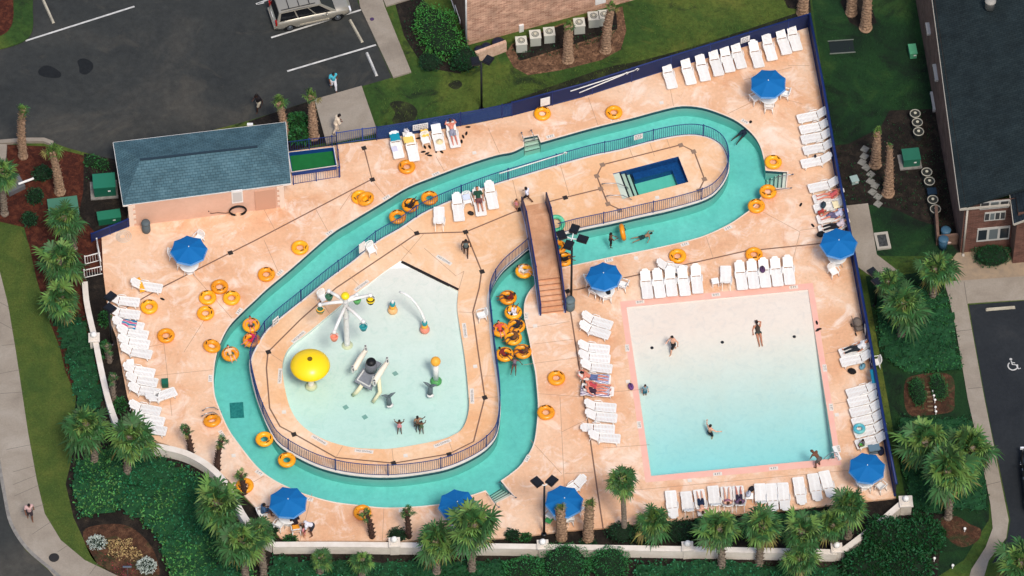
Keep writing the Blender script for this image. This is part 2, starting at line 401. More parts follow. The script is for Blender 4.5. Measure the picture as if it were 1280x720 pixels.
M_side_grass = two_noise('side_lawn', [(0.35, srgb(16, 40, 22)), (0.55, srgb(26, 58, 27)), (0.7, srgb(46, 72, 32))], 0.3, 9.0, 0.95, 0.9, 30, (0.6, 1.35), wear_or_ripple=[(srgb(15, 24, 18), 0.36, 0.48, 0.64, 0.85)])  # deep green lawn with dark soil patches
M_mulch = two_noise('red_mulch', [(0.3, srgb(44, 21, 15)), (0.5, srgb(70, 32, 21)), (0.7, srgb(98, 54, 36))], 3.0, 14.0, 0.95, 1.0, 14, (0.4, 1.5))
M_soil = two_noise('dark_soil', [(0.3, srgb(20, 17, 15)), (0.5, srgb(32, 27, 23)), (0.7, srgb(52, 44, 36))], 1.5, 9.0, 0.95, 1.0, 12, (0.4, 1.5))
M_mulch2 = two_noise('brown_mulch', [(0.3, srgb(58, 42, 32)), (0.5, srgb(98, 72, 54)), (0.7, srgb(140, 108, 84))], 4.0, 16.0, 0.95, 1.0, 14, (0.4, 1.5))
M_asphalt = two_noise('asphalt', [(0.3, srgb(40, 43, 44)), (0.5, srgb(51, 53, 52)), (0.7, srgb(70, 68, 63))], 0.12, 2.5, 0.85, 0.5, 30, (0.75, 1.25),
                      wear_or_ripple=[(srgb(92, 86, 76), 0.25, 0.55, 0.76, 0.55), (srgb(31, 34, 37), 0.4, 0.58, 0.78, 0.6), (srgb(84, 84, 82), 6.0, 0.62, 0.75, 0.3)])
M_asphalt2 = two_noise('new_asphalt', [(0.3, srgb(30, 34, 39)), (0.6, srgb(39, 43, 47)), (0.75, srgb(50, 52, 54))], 0.3, 5.0, 0.85, 0.5, 30, (0.8, 1.2), wear_or_ripple=[(srgb(60, 62, 64), 0.5, 0.6, 0.8, 0.4)])
M_walk = two_noise('sidewalk_concrete', [(0.3, srgb(132, 122, 110)), (0.5, srgb(146, 136, 123)), (0.7, srgb(158, 149, 137))], 0.5, 9.0, 0.9, 0.4, 20, (0.88, 1.1), wear_or_ripple=[(srgb(128, 118, 106), 0.7, 0.58, 0.8, 0.5), (srgb(112, 104, 94), 5.0, 0.66, 0.8, 0.4)])
M_kerb = mat('kerb_concrete', srgb(140, 136, 130), 0.9, srgb(116, 112, 108), 3.0, 1.0, bump=0.3)
M_paint = mat('road_paint', srgb(205, 203, 198), 0.8, srgb(150, 150, 148), 2.5, 0.7)
M_paintY = mat('old_paint', srgb(186, 178, 158), 0.8, srgb(150, 142, 126), 2.5, 0.7)

deck_px = [(127,297),(129,340),(136,397),(145,420),(159,495),(168,520),(185,548),(210,556),(235,566),(258,578),(277,592),(300,614),(325,640),(350,672),(365,676),(505,676),(640,672),(710,663),(754,660),(847,650),(985,637),(1120,622),(1010,34),(820,92),(727,122),(640,145),(596,154),(515,168),(484,173),(421,181),(358,190),(200,230),(160,262),(160,284)]
riv_a = [(655,183),(640,190),(620,194),(582,206),(542,221),(510,234),(480,252),(440,276),(412,294),(365,335),(335,360),(318,376),(302,391),(287,407),(277,425),(270,446),(267,470),(268,490),(272,505),(285,535),(300,557),(320,582),(335,595),(352,605),(380,617),(415,627),(445,631),(480,634.5),(515,633.5),(550,630),(571,624),(592,618),(607,613)]
riv_b = [(626,601),(640,591),(652,580),(665,560),(670,540),(672.5,510),(671.5,490),(669,465),(665,446),(662,427),(658,409),(655,392),(656,377),(660,367),(666,359),(673,351),(685,342),(701,335),(719,331),(760,322),(790,316),(815,311),(855,302),(882,294),(910,281),(927,270),(940,260),(950,248),(956,235)]
riv_c = [(957,213),(955,200),(950,182),(940,167),(922,152),(902,142.5),(877,134.5),(852,132.5),(827,137.5),(790,147.5),(740,160),(697,172),(676,178)]
stair_sw = [(619,629),(640,618)]; stair_e = [(982,235),(984,215)]; stair_n = [(672,169),(655,172)]
river = ccw(cat_rom(G(riv_a), False) + G(stair_sw) + cat_rom(G(riv_b), False) + G(stair_e) + cat_rom(G(riv_c), False) + G(stair_n))
isl_px = [(312,460),(313,448),(318,437),(330,416),(343,403),(356,392),(380,373),(412,347),(442,325),(470,302),(500,285),(527,267),(557,253),(595,238),(627,227),(660,217),(700,205),(740,194),(774,187),(811,177),(832,172),(850,169),(868,168),(885,171),(900,179),(908,190),(911,203),(910,217),(900,235),(882,249),(840,262),(802,270.5),(765,279),(722,288),(695,296),(675,304),(660,312),(650,320),(631,336),(620,350),(613,365),(611,380),(613.7,402),(616,430),(620,457),(624,485),(625.5,512),(622,540),(613,556),(595,570),(565,584),(535,591),(495,596),(457,595.5),(420,590),(387,579),(352,559),(338,540),(325,510),(317,485)]
island = ccw(cat_rom(G(isl_px)))
kid_a = [(501,326),(480,340),(459,356),(435,374),(387,414),(367,429),(357,442),(353,460),(357,490),(365,515),(380,534),(407,550),(440,559),(470,561),(495,560),(545,551),(566,544),(579,534),(586,512),(585,485),(581,447),(575,410),(571.5,385),(573,364)]
kids = ccw(cat_rom(G(kid_a), False))
hot = ccw(G([(766,217),(848,195.5),(860.6,227.5),(778,249)]))
pool_px = [(783,384),(1010,362),(1043.5,573),(814,595)]
pool = ccw(G(pool_px))
deck = ccw(G(deck_px))
main_rim = ccw(G([(775,377),(1016,353.5),(1052,581),(807,603)]))

# ground: one sheet to the horizon, open where the deck and its basins are
mb = MB(); mb.poly([[(-400, -400), (400, -400), (400, 400), (-400, 400)], list(reversed(offset(deck, -0.25)))], GZ); struct(mb, 'ground', M_grass)
# deck
mb = MB(); mb.poly([deck, list(reversed(river)), list(reversed(main_rim))], 0.0); mb.skirt(deck, -0.35, 0.0); struct(mb, 'pool_deck', M_deck)
mb = MB(); mb.poly([island, list(reversed(kids)), list(reversed(hot))], 0.0)
struct(mb, 'island_deck', M_island)
mb = MB(); mb.poly([main_rim, list(reversed(pool))], 0.004); mb.skirt(main_rim, -0.02, 0.004); struct(mb, 'pool_coping', M_pink)
# white coping at the water's edge of the island and kerb edge of the river
mb = MB(); lp = offset(island, -0.13); mb.poly([offset(island, 0.02), list(reversed(lp))], 0.018); mb.skirt(offset(island, 0.02), -0.045, 0.018); struct(mb, 'island_coping', M_coping)
mb = MB(); lp = list(reversed(offset(river, -0.008))); o2 = offset(river, 0.07); mb.poly([o2, lp], 0.006); mb.skirt(offset(river, -0.008), -0.02, 0.006, flip=True); struct(mb, 'river_coping', mat('river_edge', srgb(226, 196, 172), 0.7, srgb(232, 214, 198), 0.8, 1.0))

# basins
M_rfloor = two_noise('river_plaster', [(0.3, srgb(158, 208, 200)), (0.5, srgb(170, 218, 209)), (0.7, srgb(184, 226, 217))], 0.35, 3.0, 0.8, 0.0, 9, (0.88, 1.10), wear_or_ripple=[(srgb(140, 190, 184), 0.9, 0.54, 0.74, 0.5), (srgb(200, 232, 224), 1.8, 0.58, 0.74, 0.5)])  # light and dark patches paint the water's ripple light onto the plaster
M_rwall = mat('river_wall', srgb(150, 200, 192), 0.7, srgb(164, 212, 204), 1.5, 0.6)
M_tile = mat('waterline_tile', srgb(32, 72, 86), 0.35, srgb(50, 100, 112), 9.0, 0.6)
M_kfloor = two_noise('kids_plaster', [(0.3, srgb(236, 238, 230)), (0.7, srgb(243, 244, 238))], 0.5, 6, 0.8, 0, 9, (0.96, 1.03), wear_or_ripple=[(srgb(214, 226, 218), 1.7, 0.50, 0.72, 0.6)])  # darker patches stand in for ripple light, painted into the floor colour
M_pfloor = two_noise('pool_plaster', [(0.3, srgb(250, 234, 222)), (0.7, srgb(252, 240, 230))], 0.4, 5, 0.8, 0, 9, (0.96, 1.03), wear_or_ripple=[(srgb(228, 220, 214), 1.9, 0.50, 0.72, 0.55)])  # mottling imitates light broken by ripples, put into the plaster colour
RIVZ = -1.0
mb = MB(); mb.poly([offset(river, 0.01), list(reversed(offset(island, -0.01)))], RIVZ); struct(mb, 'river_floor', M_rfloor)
mb = MB()
mb.skirt(river, -0.26, 0.0, 1, flip=True); mb.skirt(river, RIVZ - .02, -0.26, 0, flip=True)
mb.skirt(island, -0.30, 0.0, 1); mb.skirt(island, RIVZ - .02, -0.30, 0); struct(mb, 'river_walls', [M_rwall, M_tile])
yk0 = min(p[1] for p in kids); yk1 = max(p[1] for p in kids)
def kz(x, y): return -0.03 - 0.42 * max(0.0, min(1.0, (yk1 - y) / (yk1 - yk0) * 1.25))
# kids' floor as a grid of strips so that the slope is even
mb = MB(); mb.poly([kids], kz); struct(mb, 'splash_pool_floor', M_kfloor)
mb = MB(); mb.skirt(kids, lambda x, y: kz(x, y) - .02, -0.001, flip=True); struct(mb, 'splash_pool_walls', M_kfloor)
a0, a1, a2, a3 = [P(*q) for q in pool_px]
def pz(x, y):
    mid0 = (a0 + a1) / 2; mid1 = (a2 + a3) / 2; d = (mid1 - mid0); t = (Vector((x, y, 0)) - mid0).dot(d) / d.length_squared
    t = max(0.0, min(1.0, t)); return -0.075 - 0.10 * t - 1.12 * (max(0.0, t - .16) / .84) ** 1.35
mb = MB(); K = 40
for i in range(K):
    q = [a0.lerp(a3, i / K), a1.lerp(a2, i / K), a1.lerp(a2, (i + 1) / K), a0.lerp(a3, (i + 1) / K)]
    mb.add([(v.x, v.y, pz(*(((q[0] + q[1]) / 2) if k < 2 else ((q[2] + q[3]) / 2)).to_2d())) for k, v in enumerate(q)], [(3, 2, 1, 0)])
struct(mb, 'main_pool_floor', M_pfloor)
mb = MB(); mb.skirt(pool, -1.5, 0.0, flip=True); struct(mb, 'main_pool_walls', mat('pool_wall', srgb(228, 218, 208), 0.7))
# spa: blue tile shelf, deeper floor
M_navytile = mat('spa_blue_tile', srgb(16, 62, 120), 0.4, srgb(24, 84, 150), 6.0, 0.7)
h0, h1, h2, h3 = [P(*q) for q in [(766,217),(848,195.5),(860.6,227.5),(778,249)]]
def hp(u, v): return h0.lerp(h1, u).lerp(h3.lerp(h2, u), v)
mb = MB(); mb.skirt(hot, -0.96, 0.0, 0, flip=True); struct(mb, 'spa_walls', M_navytile)
q = [hp(0.0, 0), hp(1, 0), hp(1, 1), hp(0, 1)]
mb = MB(); mb.poly([ccw([(p.x, p.y) for p in q])], -0.95); struct(mb, 'spa_floor', mat('spa_plaster', srgb(140, 206, 184), 0.7, srgb(156, 218, 196), 2.0, 0.6))
mb = MB()
bz = ccw([(p.x, p.y) for p in (hp(0.30, 0.0), hp(0.999, 0.0), hp(0.999, 0.999), hp(0.87, 0.999), hp(0.87, 0.24), hp(0.30, 0.24))]); mb.prism(bz, -0.94, -0.52)
struct(mb, 'spa_bench', M_navytile)
M_step = mat('step_plaster', srgb(196, 206, 190), 0.8); M_nose = mat('black_step_nosing', srgb(24, 30, 36), 0.5)
mb = MB()
for i, (u0, u1, z) in enumerate(((0.002, 0.115, -0.07), (0.115, 0.20, -0.30), (0.20, 0.275, -0.52))):
    lp = ccw([(p.x, p.y) for p in (hp(u0, 0.002), hp(u1, 0.002), hp(u1, 0.998), hp(u0, 0.998))]); mb.prism(lp, -0.94, z, 0)
    mb.prism(ccw([(p.x, p.y) for p in (hp(u1 - .02, 0.004), hp(u1 + .004, 0.004), hp(u1 + .004, 0.996), hp(u1 - .02, 0.996))]), z - .1, z + .004, 1)
struct(mb, 'spa_steps', [M_step, M_nose])

# water bodies
M_water = water_mat('pool_water', (0.50, 0.068, 0.080))
M_wpool = water_mat('main_pool_water', (0.46, 0.075, 0.028))
M_wkids = water_mat('splash_pool_water', (0.42, 0.03, 0.05))
def water(name, loops, z, zb, m):
    mb = MB(); mb.poly(loops, z); mb.poly(loops, zb, flip=True)
    for i, lp in enumerate(loops): mb.skirt(lp, zb, z)
    return struct(mb, name, m)
water('river_water', [offset(river, 0.03), list(reversed(offset(island, -0.03)))], -0.13, -1.1, M_water)
water('splash_pool_water', [offset(kids, 0.03)], -0.05, -0.9, M_wkids)
water('main_pool_water', [offset(pool, 0.03)], -0.055, -1.6, M_wpool)
water('spa_water', [offset(hot, 0.02)], -0.13, -1.1, M_water)
# river entry steps
def stairs(name, pts, n, z_top, z_bot):
    """treads run down from edge pts[0]-pts[1] to edge pts[3]-pts[2]"""
    p = [P(*q) for q in pts]; mb = MB()
    for i in range(n):
        a, b = i / n, (i + 1) / n
        l0, l1, r0, r1 = p[0].lerp(p[3], a), p[0].lerp(p[3], b), p[1].lerp(p[2], a), p[1].lerp(p[2], b)
        z = z_top + (z_bot - z_top) * i / (n - 1); mb.prism([(v.x, v.y) for v in (l0, r0, r1, l1)], -1.02, z, 0)
        m0, m1 = l0.lerp(l1, .84), r0.lerp(r1, .84); mb.prism([(v.x, v.y) for v in (m0, r1.lerp(r1, 0), l1.lerp(l1, 0))] if False else [(v.x, v.y) for v in (m0, m1, r1, l1)], z - .03, z + .004, 1)
    return struct(mb, name, [M_step, M_nose])
stairs('river_steps', [(983.4,215.4),(981.4,234.6),(957.5,234.4),(958,213.6)], 5, -0.12, -0.85)
stairs('river_steps', [(639.4,618.2),(619.4,628.6),(607.6,613.4),(626.4,601.6)], 4, -0.16, -0.75)
stairs('river_steps', [(655.6,172.6),(671.6,169.6),(675.4,177.4),(655.6,182.4)], 3, -0.16, -0.6)

# drains, joints
def line(mb, px, wd, z=0.004): mb.strip(G(px), wd, z)
mb = MB()
for l in ([(157,385),(205,358),(288,316),(320,300),(465,224),(455,185)], [(521,292),(582,290),(640,266),(651,262)], [(683,253),(706,247),(751,236)],
          [(775,262),(760,255),(752,236),(746,220),(753,206),(851,181),(867.5,189),(880.6,224),(874,237.5)],
          [(521,292),(502,305),(420,360),(375,400),(335,440),(333,460),(337,510),(350,533),(367,542),(420,572),(492,579),(561,567.5),(592,552),(606,497),(597,435),(591,390),(599,360),(602,339),(582,290)],
          [(1062,299),(1020,305),(931,314),(860,330),(782,347),(722,362),(708,363),(712,382),(724,460),(735,530),(747,615),(754,661)]):
    line(mb, l, 0.085)
struct(mb, 'drain_channels', M_slot)
mb = MB()
for l in ([(465,225),(482,246)], [(520,292),(500,275)], [(370,312),(395,330)] and [(395,262),(412,293)], [(330,300),(350,345)], [(545,196),(556,215)], [(610,160),(625,193)], [(735,121),(748,158)], [(838,112),(842,133)], [(930,100),(990,84)], [(985,82),(1012,82)],
          [(882,294),(892,324)], [(910,142),(960,118)], [(960,118),(1003,130)], [(655,456),(722,447)], [(672,492),(727,496)], [(700,496),(706,620)], [(702,540),(735,524)], [(706,592),(742,590)], [(765,490),(800,487)], [(663,550),(702,592)], [(742,560),(800,640)] and [(754,560),(812,556)],
          [(790,613),(1060,588)], [(1032,442),(1086,432)], [(1042,505),(1070,500)], [(948,262),(1000,290)], [(1000,290),(985,350)], [(1000,288),(1058,280)], [(190,470),(268,462)], [(150,440),(205,430)], [(205,430),(215,520)], [(230,330),(290,398)], [(390,617),(375,676)], [(480,634),(478,676)], [(585,620),(590,650)], [(330,595),(300,612)],
          [(640,222),(650,262)], [(700,205),(712,246)], [(787,186),(792,199)], [(812,178),(818,195)], [(833,172),(838,187)], [(530,292),(501,326)], [(530,310),(570,345),(580,339)], [(580,339),(573,364)], [(573,390),(594,391)], [(311,440),(333,440)], [(335,440),(353,452)], [(606,497),(585,498)], [(606,497),(624,496)], [(598,470),(622,470)], [(500,305),(515,318)], [(437,345),(450,358)], [(402,377),(412,392)], [(492,579),(490,561)], [(567,568),(560,548)], [(561,568),(566,583)], [(420,572),(428,558)],
          [(660,410),(712,402)], [(682,346),(690,393)] and [(668,430),(718,424)], [(262,390),(230,440)], [(440,240),(425,262)], [(330,262),(345,290)]):
    line(mb, l, 0.028, 0.0045)
struct(mb, 'deck_joints', M_joint)
# ------------------------------------------------------------------ outer grounds
sheet('parking_lot', [(-40,-30),(448,-30),(447,2),(490,97),(455,107),(394,124),(345,140),(310,151),(215,176),(140,200),(85,185),(60,176),(-40,182)], GZ + .004, M_asphalt)
slab('parking_sidewalk', [(447,-10),(476,-10),(481,8),(514,89.5),(491.5,96.5),(450,8)], GZ, -0.02, M_walk)
slab('parking_sidewalk', [(482.5,7.5),(520,-4),(480,-8),(476.5,-8)], GZ, -0.022, M_walk)
slab('entry_pad', [(393,124),(452,107),(472,165),(408,179)], GZ, -0.01, M_walk)
sheet('planting_bed', [(345,140),(392,125),(408,178),(362,189),(350,170),(310,152)], GZ + .008, M_soil)
sheet('mulch_bed', [(-10,181),(10,181),(60,183),(100,193),(150,206),(160,262),(127,297),(132,360),(150,470),(110,490),(95,495),(82,465),(75,435),(62,402),(46,350),(38,315),(30,284),(-10,275)], GZ + .006, M_mulch)
sheet('planting_bed', [(105,192),(150,200),(163,285),(120,292),(98,268),(104,240)], GZ + .010, M_soil)
sheet('lawn_strip', [(-30,279),(24,283),(36,305),(46,350),(62,402),(75,435),(82,465),(95,495),(90,572),(82,605),(92,647),(107,680),(122,705),(146,719),(100,720),(40,640),(0,420),(-30,360)], GZ + .012, M_grass2)
slab('sidewalk', [(-30,300),(0,340),(10,380),(20,440),(35,540),(46,600),(56,642),(76,675),(106,700),(148,720),(170,735),(80,735),(54,704),(28,678),(8,640),(0,600),(-8,540),(-30,420)], GZ - .1, GZ + .03, M_walk)
mb = MB(); mb.wall(cat_rom(G([(-12,480),(-4,560),(6,620),(14,655),(34,686),(64,712),(90,735)], GZ), False, 4), 0.2, GZ - .1, GZ + .045); struct(mb, 'kerb', M_kerb)
mb = MB()
for a, b in (((0,378),(11,384)),((0,403),(17,412)),((2,432),(20,430)),((0,467),(26,462)),((0,492),(30,490)),((8,562),(38,556)),((16,590),(44,582)),((18,620),(50,606)),((26,640),(56,630)),((40,668),(64,652)),((72,690),(84,682)),((112,718),(122,704)),((16,606),(46,594))): mb.strip(G([a, b], GZ + .03), 0.025, GZ + .034)
struct(mb, 'sidewalk_joints', mat('walk_joint', srgb(98, 92, 84), 0.9))
sheet('road', [(-60,420),(-14,480),(-6,560),(4,622),(12,657),(32,688),(62,714),(86,740),(-60,760)], GZ + .014, M_asphalt)
sheet('planting_bed', [(95,495),(135,480),(165,520),(170,560),(240,575),(285,612),(330,660),(345,690),(520,690),(1060,690),(1130,640),(1180,640),(1170,735),(200,735),(150,722),(122,705),(107,680),(92,647),(82,605),(90,572)], GZ + .008, M_soil)
M_mulch3 = two_noise('old_mulch', [(0.3, srgb(48, 34, 24)), (0.5, srgb(74, 48, 34)), (0.7, srgb(104, 74, 54))], 3.0, 14.0, 0.95, 1.0, 14, (0.4, 1.5), wear_or_ripple=[(srgb(34, 58, 30), 0.9, 0.5, 0.66, 0.8)])
sheet('flower_bed', [(104,664),(125,656),(155,656),(176,668),(193,690),(199,722),(180,735),(150,722),(122,705),(110,688)], GZ + .012, M_mulch3, smooth=True)
# planting gap between deck and wall
sheet('planting_gap', [(325,640),(345,672),(365,676),(505,676),(640,672),(710,663),(754,660),(847,650),(985,637),(1120,622),(1131,630),(1060,690),(345,690),(300,640),(250,580)], GZ + .016, M_soil)
sheet('planting_gap', [(108,340),(128,340),(136,397),(145,420),(159,495),(170,525),(190,552),(165,560),(132,500),(110,400)], GZ + .016, M_soil)
# top middle: beds by the brick building
sheet('planting_bed', [(494,5),(520,-8),(585,50),(590,75),(575,92),(540,86),(522,72),(505,45)], GZ + .006, M_soil)
sheet('mulch_bed', [(632,66),(640,55),(700,30),(778,8),(783,38),(776,62),(752,75),(700,88),(660,94),(642,84)], GZ + .006, M_mulch2)
sheet('planting_bed', [(640,56),(700,32),(770,12),(772,36),(740,48),(690,64),(650,76)], GZ + .010, M_soil)
# right side
sheet('side_lawn', [(1012,-20),(1145,-20),(1175,150),(1200,320),(1060,320),(1040,180)], GZ + .004, M_side_grass)
sheet('planting_bed', [(1040,182),(1060,180),(1100,160),(1112,138),(1170,136),(1188,235),(1200,318),(1170,282),(1150,276),(1120,262),(1090,256),(1060,258),(1048,220)], GZ + .008, M_soil)
sheet('planting_bed', [(1050,2),(1062,-8),(1085,-4),(1096,28),(1080,38),(1062,28)], GZ + .008, M_soil)
sheet('planting_bed', [(975,-10),(1012,-8),(1014,14),(985,10)], GZ + .008, M_soil)
slab('service_path', [(1057,257),(1085,254),(1090,280),(1096,318),(1122,338),(1112,352),(1084,342),(1068,330)], GZ - .05, GZ + .05, M_walk)
sheet('shrub_bed', [(1082,345),(1120,345),(1150,340),(1190,362),(1196,410),(1210,500),(1222,545),(1238,610),(1236,650),(1205,700),(1150,735),(1060,735),(1100,690),(1135,640)], GZ + .006, M_side_grass)
sheet('mulch_bed', [(1132,476),(1150,468),(1178,466),(1192,474),(1193,498),(1190,514),(1160,519),(1140,520),(1131,506)], GZ + .012, M_mulch3, smooth=True)
sheet('mulch_bed', [(1176,648),(1195,645),(1212,655),(1226,662),(1222,676),(1202,684),(1184,672)], GZ + .012, M_mulch3, smooth=True)
slab('patio', [(1196,316),(1300,308),(1300,345),(1200,352),(1180,338)], GZ - .05, GZ + .02, mat('patio_concrete', srgb(156, 136, 112), 0.9, srgb(138, 122, 104), 2.5, 1.0, bump=0.3))
slab('side_walkway', [(1180,352),(1300,344),(1300,373),(1209,379),(1215,412),(1230,495),(1240,545),(1250,596),(1261,650),(1258,672),(1236,700),(1226,735),(1208,735),(1214,712),(1232,684),(1241,660),(1238,630),(1226,570),(1210,500),(1195,412),(1186,372)], GZ - .06, GZ + .05, M_walk)
mb = MB()
for a, b in (((1197,414),(1215,412)),((1210,486),(1229,484)),((1205,352),(1209,379)),((1234,606),(1251,602))): mb.strip(G([a, b], GZ + .05), 0.03, GZ + .054)
struct(mb, 'walkway_joints', MATS['walk_joint'])
sheet('side_parking', [(1211,381),(1300,374),(1300,700),(1240,704),(1259,673),(1263,650),(1251,594),(1241,545),(1231,495),(1216,412)], GZ + .006, M_asphalt2)
# parking paint
mb = MB(); z = GZ + .009
for a, b in (((339,47),(452,12)),((359,89),(470,56)),((320,5),(336,-1)),((32,51),(168,8)),((330,3),(322,5))): mb.strip(G([a, b], z), 0.12, z)
struct(mb, 'parking_lines', M_paint)
# tar patches
M_tar = mat('tar_patch', srgb(16, 19, 22), 0.8, srgb(24, 27, 29), 5.0, 1.0)
for pts in ([(48,88),(56,82),(66,84),(76,91),(74,97),(60,97),(50,94)], [(97,76),(105,73),(115,78),(116,86),(108,93),(100,91),(99,84)]):
    mb = MB(); mb.poly([ccw(cat_rom(G(pts, z), True, 4))], z + .003); struct(mb, 'tar_patch', M_tar)
# wheelchair symbol painted on the bay
mb = MB(); c = P(1266, 457, GZ + .011); zz = GZ + .011
arc = [(c.x + .28 * math.cos(t), c.y - .02 + .3 * math.sin(t)) for t in [R(130) + R(250) * k / 16 for k in range(17)]]
mb.strip(arc, 0.075, zz); mb.strip([(c.x - .08, c.y + .36), (c.x - .02, c.y + .08), (c.x + .2, c.y + .06), (c.x + .32, c.y - .24), (c.x + .46, c.y - .18)], 0.075, zz + .001); mb.strip([(c.x - .05, c.y + .22), (c.x + .14, c.y + .2)], 0.06, zz + .002)
mb.poly([[(c.x - .09 + .085 * math.cos(2 * math.pi * k / 14), c.y + .47 + .085 * math.sin(2 * math.pi * k / 14)) for k in range(14)]], zz)
struct(mb, 'wheelchair_marking', M_paint)
# grass island top-left
mb = MB(); lp = ccw(cat_rom(G([(-30,-20),(34,-20),(41,15),(40,40),(28,53),(0,62),(-30,66)], GZ), True, 4)); mb.prism(lp, GZ - .05, GZ + .08); struct(mb, 'parking_island', M_grass)
mb = MB(); lp = ccw(cat_rom(G([(-30,-20),(10,-20),(17,10),(14,34),(0,46),(-30,50)], GZ), True, 4)); mb.poly([lp], GZ + .085); struct(mb, 'mulch_bed', M_mulch)

# dark soil patches in the upper lawn, and a dark band along its fence
M_dark_lawn = two_noise('dark_lawn_patch', [(0.3, srgb(26, 28, 20)), (0.5, srgb(36, 40, 26)), (0.7, srgb(58, 66, 34))], 0.9, 7, .95, .8, 14, (.6, 1.35))
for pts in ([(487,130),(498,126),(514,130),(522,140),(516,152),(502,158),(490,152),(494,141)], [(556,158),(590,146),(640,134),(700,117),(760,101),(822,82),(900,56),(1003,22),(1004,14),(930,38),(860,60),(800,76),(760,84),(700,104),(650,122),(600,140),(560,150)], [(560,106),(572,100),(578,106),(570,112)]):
    sheet('dark_lawn_patch', pts, GZ + .0045, M_dark_lawn, smooth=True)
# ================================================================== FENCES, BRIDGE, WALLS, BUILDINGS
M_navy = mat('navy_paint', srgb(18, 38, 92), 0.45, srgb(26, 48, 108), 1.5, 0.6)
M_navyD = mat('navy_metal', srgb(22, 36, 84), 0.45)
M_rail = mat('railing_metal', srgb(30, 58, 112), 0.45)
M_white = mat('white_plastic', srgb(238, 236, 232), 0.4, srgb(224, 220, 214), 4.0, 0.6)
M_whitep = mat('white_paint', srgb(232, 230, 226), 0.5, srgb(205, 202, 196), 3.0, 0.6)
M_stucco = two_noise('white_stucco', [(0.3, srgb(206, 196, 182)), (0.5, srgb(218, 209, 196)), (0.7, srgb(224, 216, 204))], 0.8, 6.0, 0.9, 0.3, 25, (0.9, 1.06), wear_or_ripple=[(srgb(168, 156, 140), 1.6, 0.62, 0.85, 0.5)])
M_steel = mat('steel', srgb(170, 174, 178), 0.3, metal=0.9)
M_dark = mat('dark_metal', srgb(26, 28, 34), 0.45)
M_black = mat('black', srgb(16, 17, 20), 0.5)
M_print = mat('sign_print', srgb(120, 124, 134), 0.7)

def screen_mat(name, col, a):
    m = bpy.data.materials.new(name); m.use_nodes = True; t = m.node_tree; b = t.nodes['Principled BSDF']
    b.inputs['Base Color'].default_value = (*col, 1); b.inputs['Roughness'].default_value = 0.8
    tr = t.nodes.new('ShaderNodeBsdfTransparent'); mx = t.nodes.new('ShaderNodeMixShader'); mx.inputs[0].default_value = a
    t.links.new(tr.outputs[0], mx.inputs[1]); t.links.new(b.outputs[0], mx.inputs[2]); t.links.new(mx.outputs[0], t.nodes['Material Output'].inputs['Surface']); return m
M_screen = screen_mat('navy_windscreen', srgb(14, 30, 74), 0.93)
M_screen2 = screen_mat('blue_windscreen', srgb(28, 62, 120), 0.62)

def fence(label, px, h, rail_m, post_step=2.4, pick=None, screen=None, z0=0.0, name='picket_fence', group=None, cat='fence', closed=False, low=0.08, topw=0.05, pw=0.018, post_w=0.06):
    """posts, top and bottom rails, pickets or a windscreen along a pixel polyline on the ground"""
    lp = [P(x, y, z0) for x, y in px]
    t = thing(name, label, cat, lp[0], group=group, world=True)
    pts = [(p.x, p.y) for p in lp]
    tr = MB(); tr.tube([(x, y, z0 + h) for x, y in pts], topw / 2 + 0.004, 6, closed=closed); tr.build('top_rail', rail_m, t, smooth=True)
    br = MB(); br.tube([(x, y, z0 + low) for x, y in pts], topw / 2.4, 6, closed=closed); br.build('bottom_rail', rail_m, t, smooth=True)
    posts = resample([(x, y, 0) for x, y in pts], post_step, closed)
    for p in posts:
        m = MB(); m.box((p.x, p.y, z0 + (h + .05) / 2), (post_w, post_w, h + .05)); m.box((p.x, p.y, z0 + h + .06), (post_w + .02, post_w + .02, .02)); m.build('post', rail_m, t)
    if pick:
        m = MB()
        q = resample([(x, y, 0) for x, y in pts], pick, closed)
        for i, p in enumerate(q):
            a = q[max(0, i - 1)]; b = q[min(len(q) - 1, i + 1)]; rz = math.atan2(b.y - a.y, b.x - a.x)
            m.box((p.x, p.y, z0 + (h + low) / 2), (pw, pw, h - low - topw * .6), rz)
        m.build('picket_panel', rail_m, t)
    if screen:
        m = MB(); m.wall(pts, 0.012, z0 + low + .03, z0 + h - .03, closed=closed); m.build('windscreen', screen, t)
    return t

# perimeter fence
fence('blue picket fence between the pump house enclosure and the entry pad', [(421,181),(446,177),(470,174)], 1.15, mat('blue_metal', srgb(36, 66, 140), 0.4), 1.6, pick=0.13)
fence('blue windscreen fence showing green lawn through it behind four towelled loungers', [(471,175),(484,173.2),(515,168),(596,154),(640,145)], 1.25, M_navy, 2.6, screen=M_screen2, name='windscreen_fence')
fence('long navy windscreen fence behind the ten loungers along the upper edge', [(640,145),(727,122),(820,92.5),(1010,34.5)], 1.3, M_navy, 2.6, screen=M_screen, name='windscreen_fence', topw=0.09)
fence('navy windscreen fence down the right edge beside the dark lawn', [(1011,35),(1029,130),(1048,240),(1066,330),(1085,435),(1103,540),(1119,621)], 1.3, M_navy, 2.6, screen=M_screen, name='windscreen_fence', topw=0.17, post_w=0.12)
fence('short navy fence at the left end of the pump house', [(115,302),(140,292),(162,283)], 0.75, M_navy, 1.2, screen=M_screen, name='windscreen_fence', topw=0.1)
# white gate rails at the left
t = fence('white railing of the little stair by the left palms', [(122,311),(127,339)], 0.95, M_whitep, 1.2, pick=0.16, name='stair_railing', topw=0.07)
t = fence('white railing across the little stair beside the navy fence', [(107,331),(126,326)], 0.8, M_whitep, 1.2, pick=0.16, name='stair_railing', topw=0.07)
t = fence('white railing nearest the deck gap below the little stair', [(106,348),(128,343)], 0.8, M_whitep, 1.2, pick=0.16, name='stair_railing', topw=0.07)

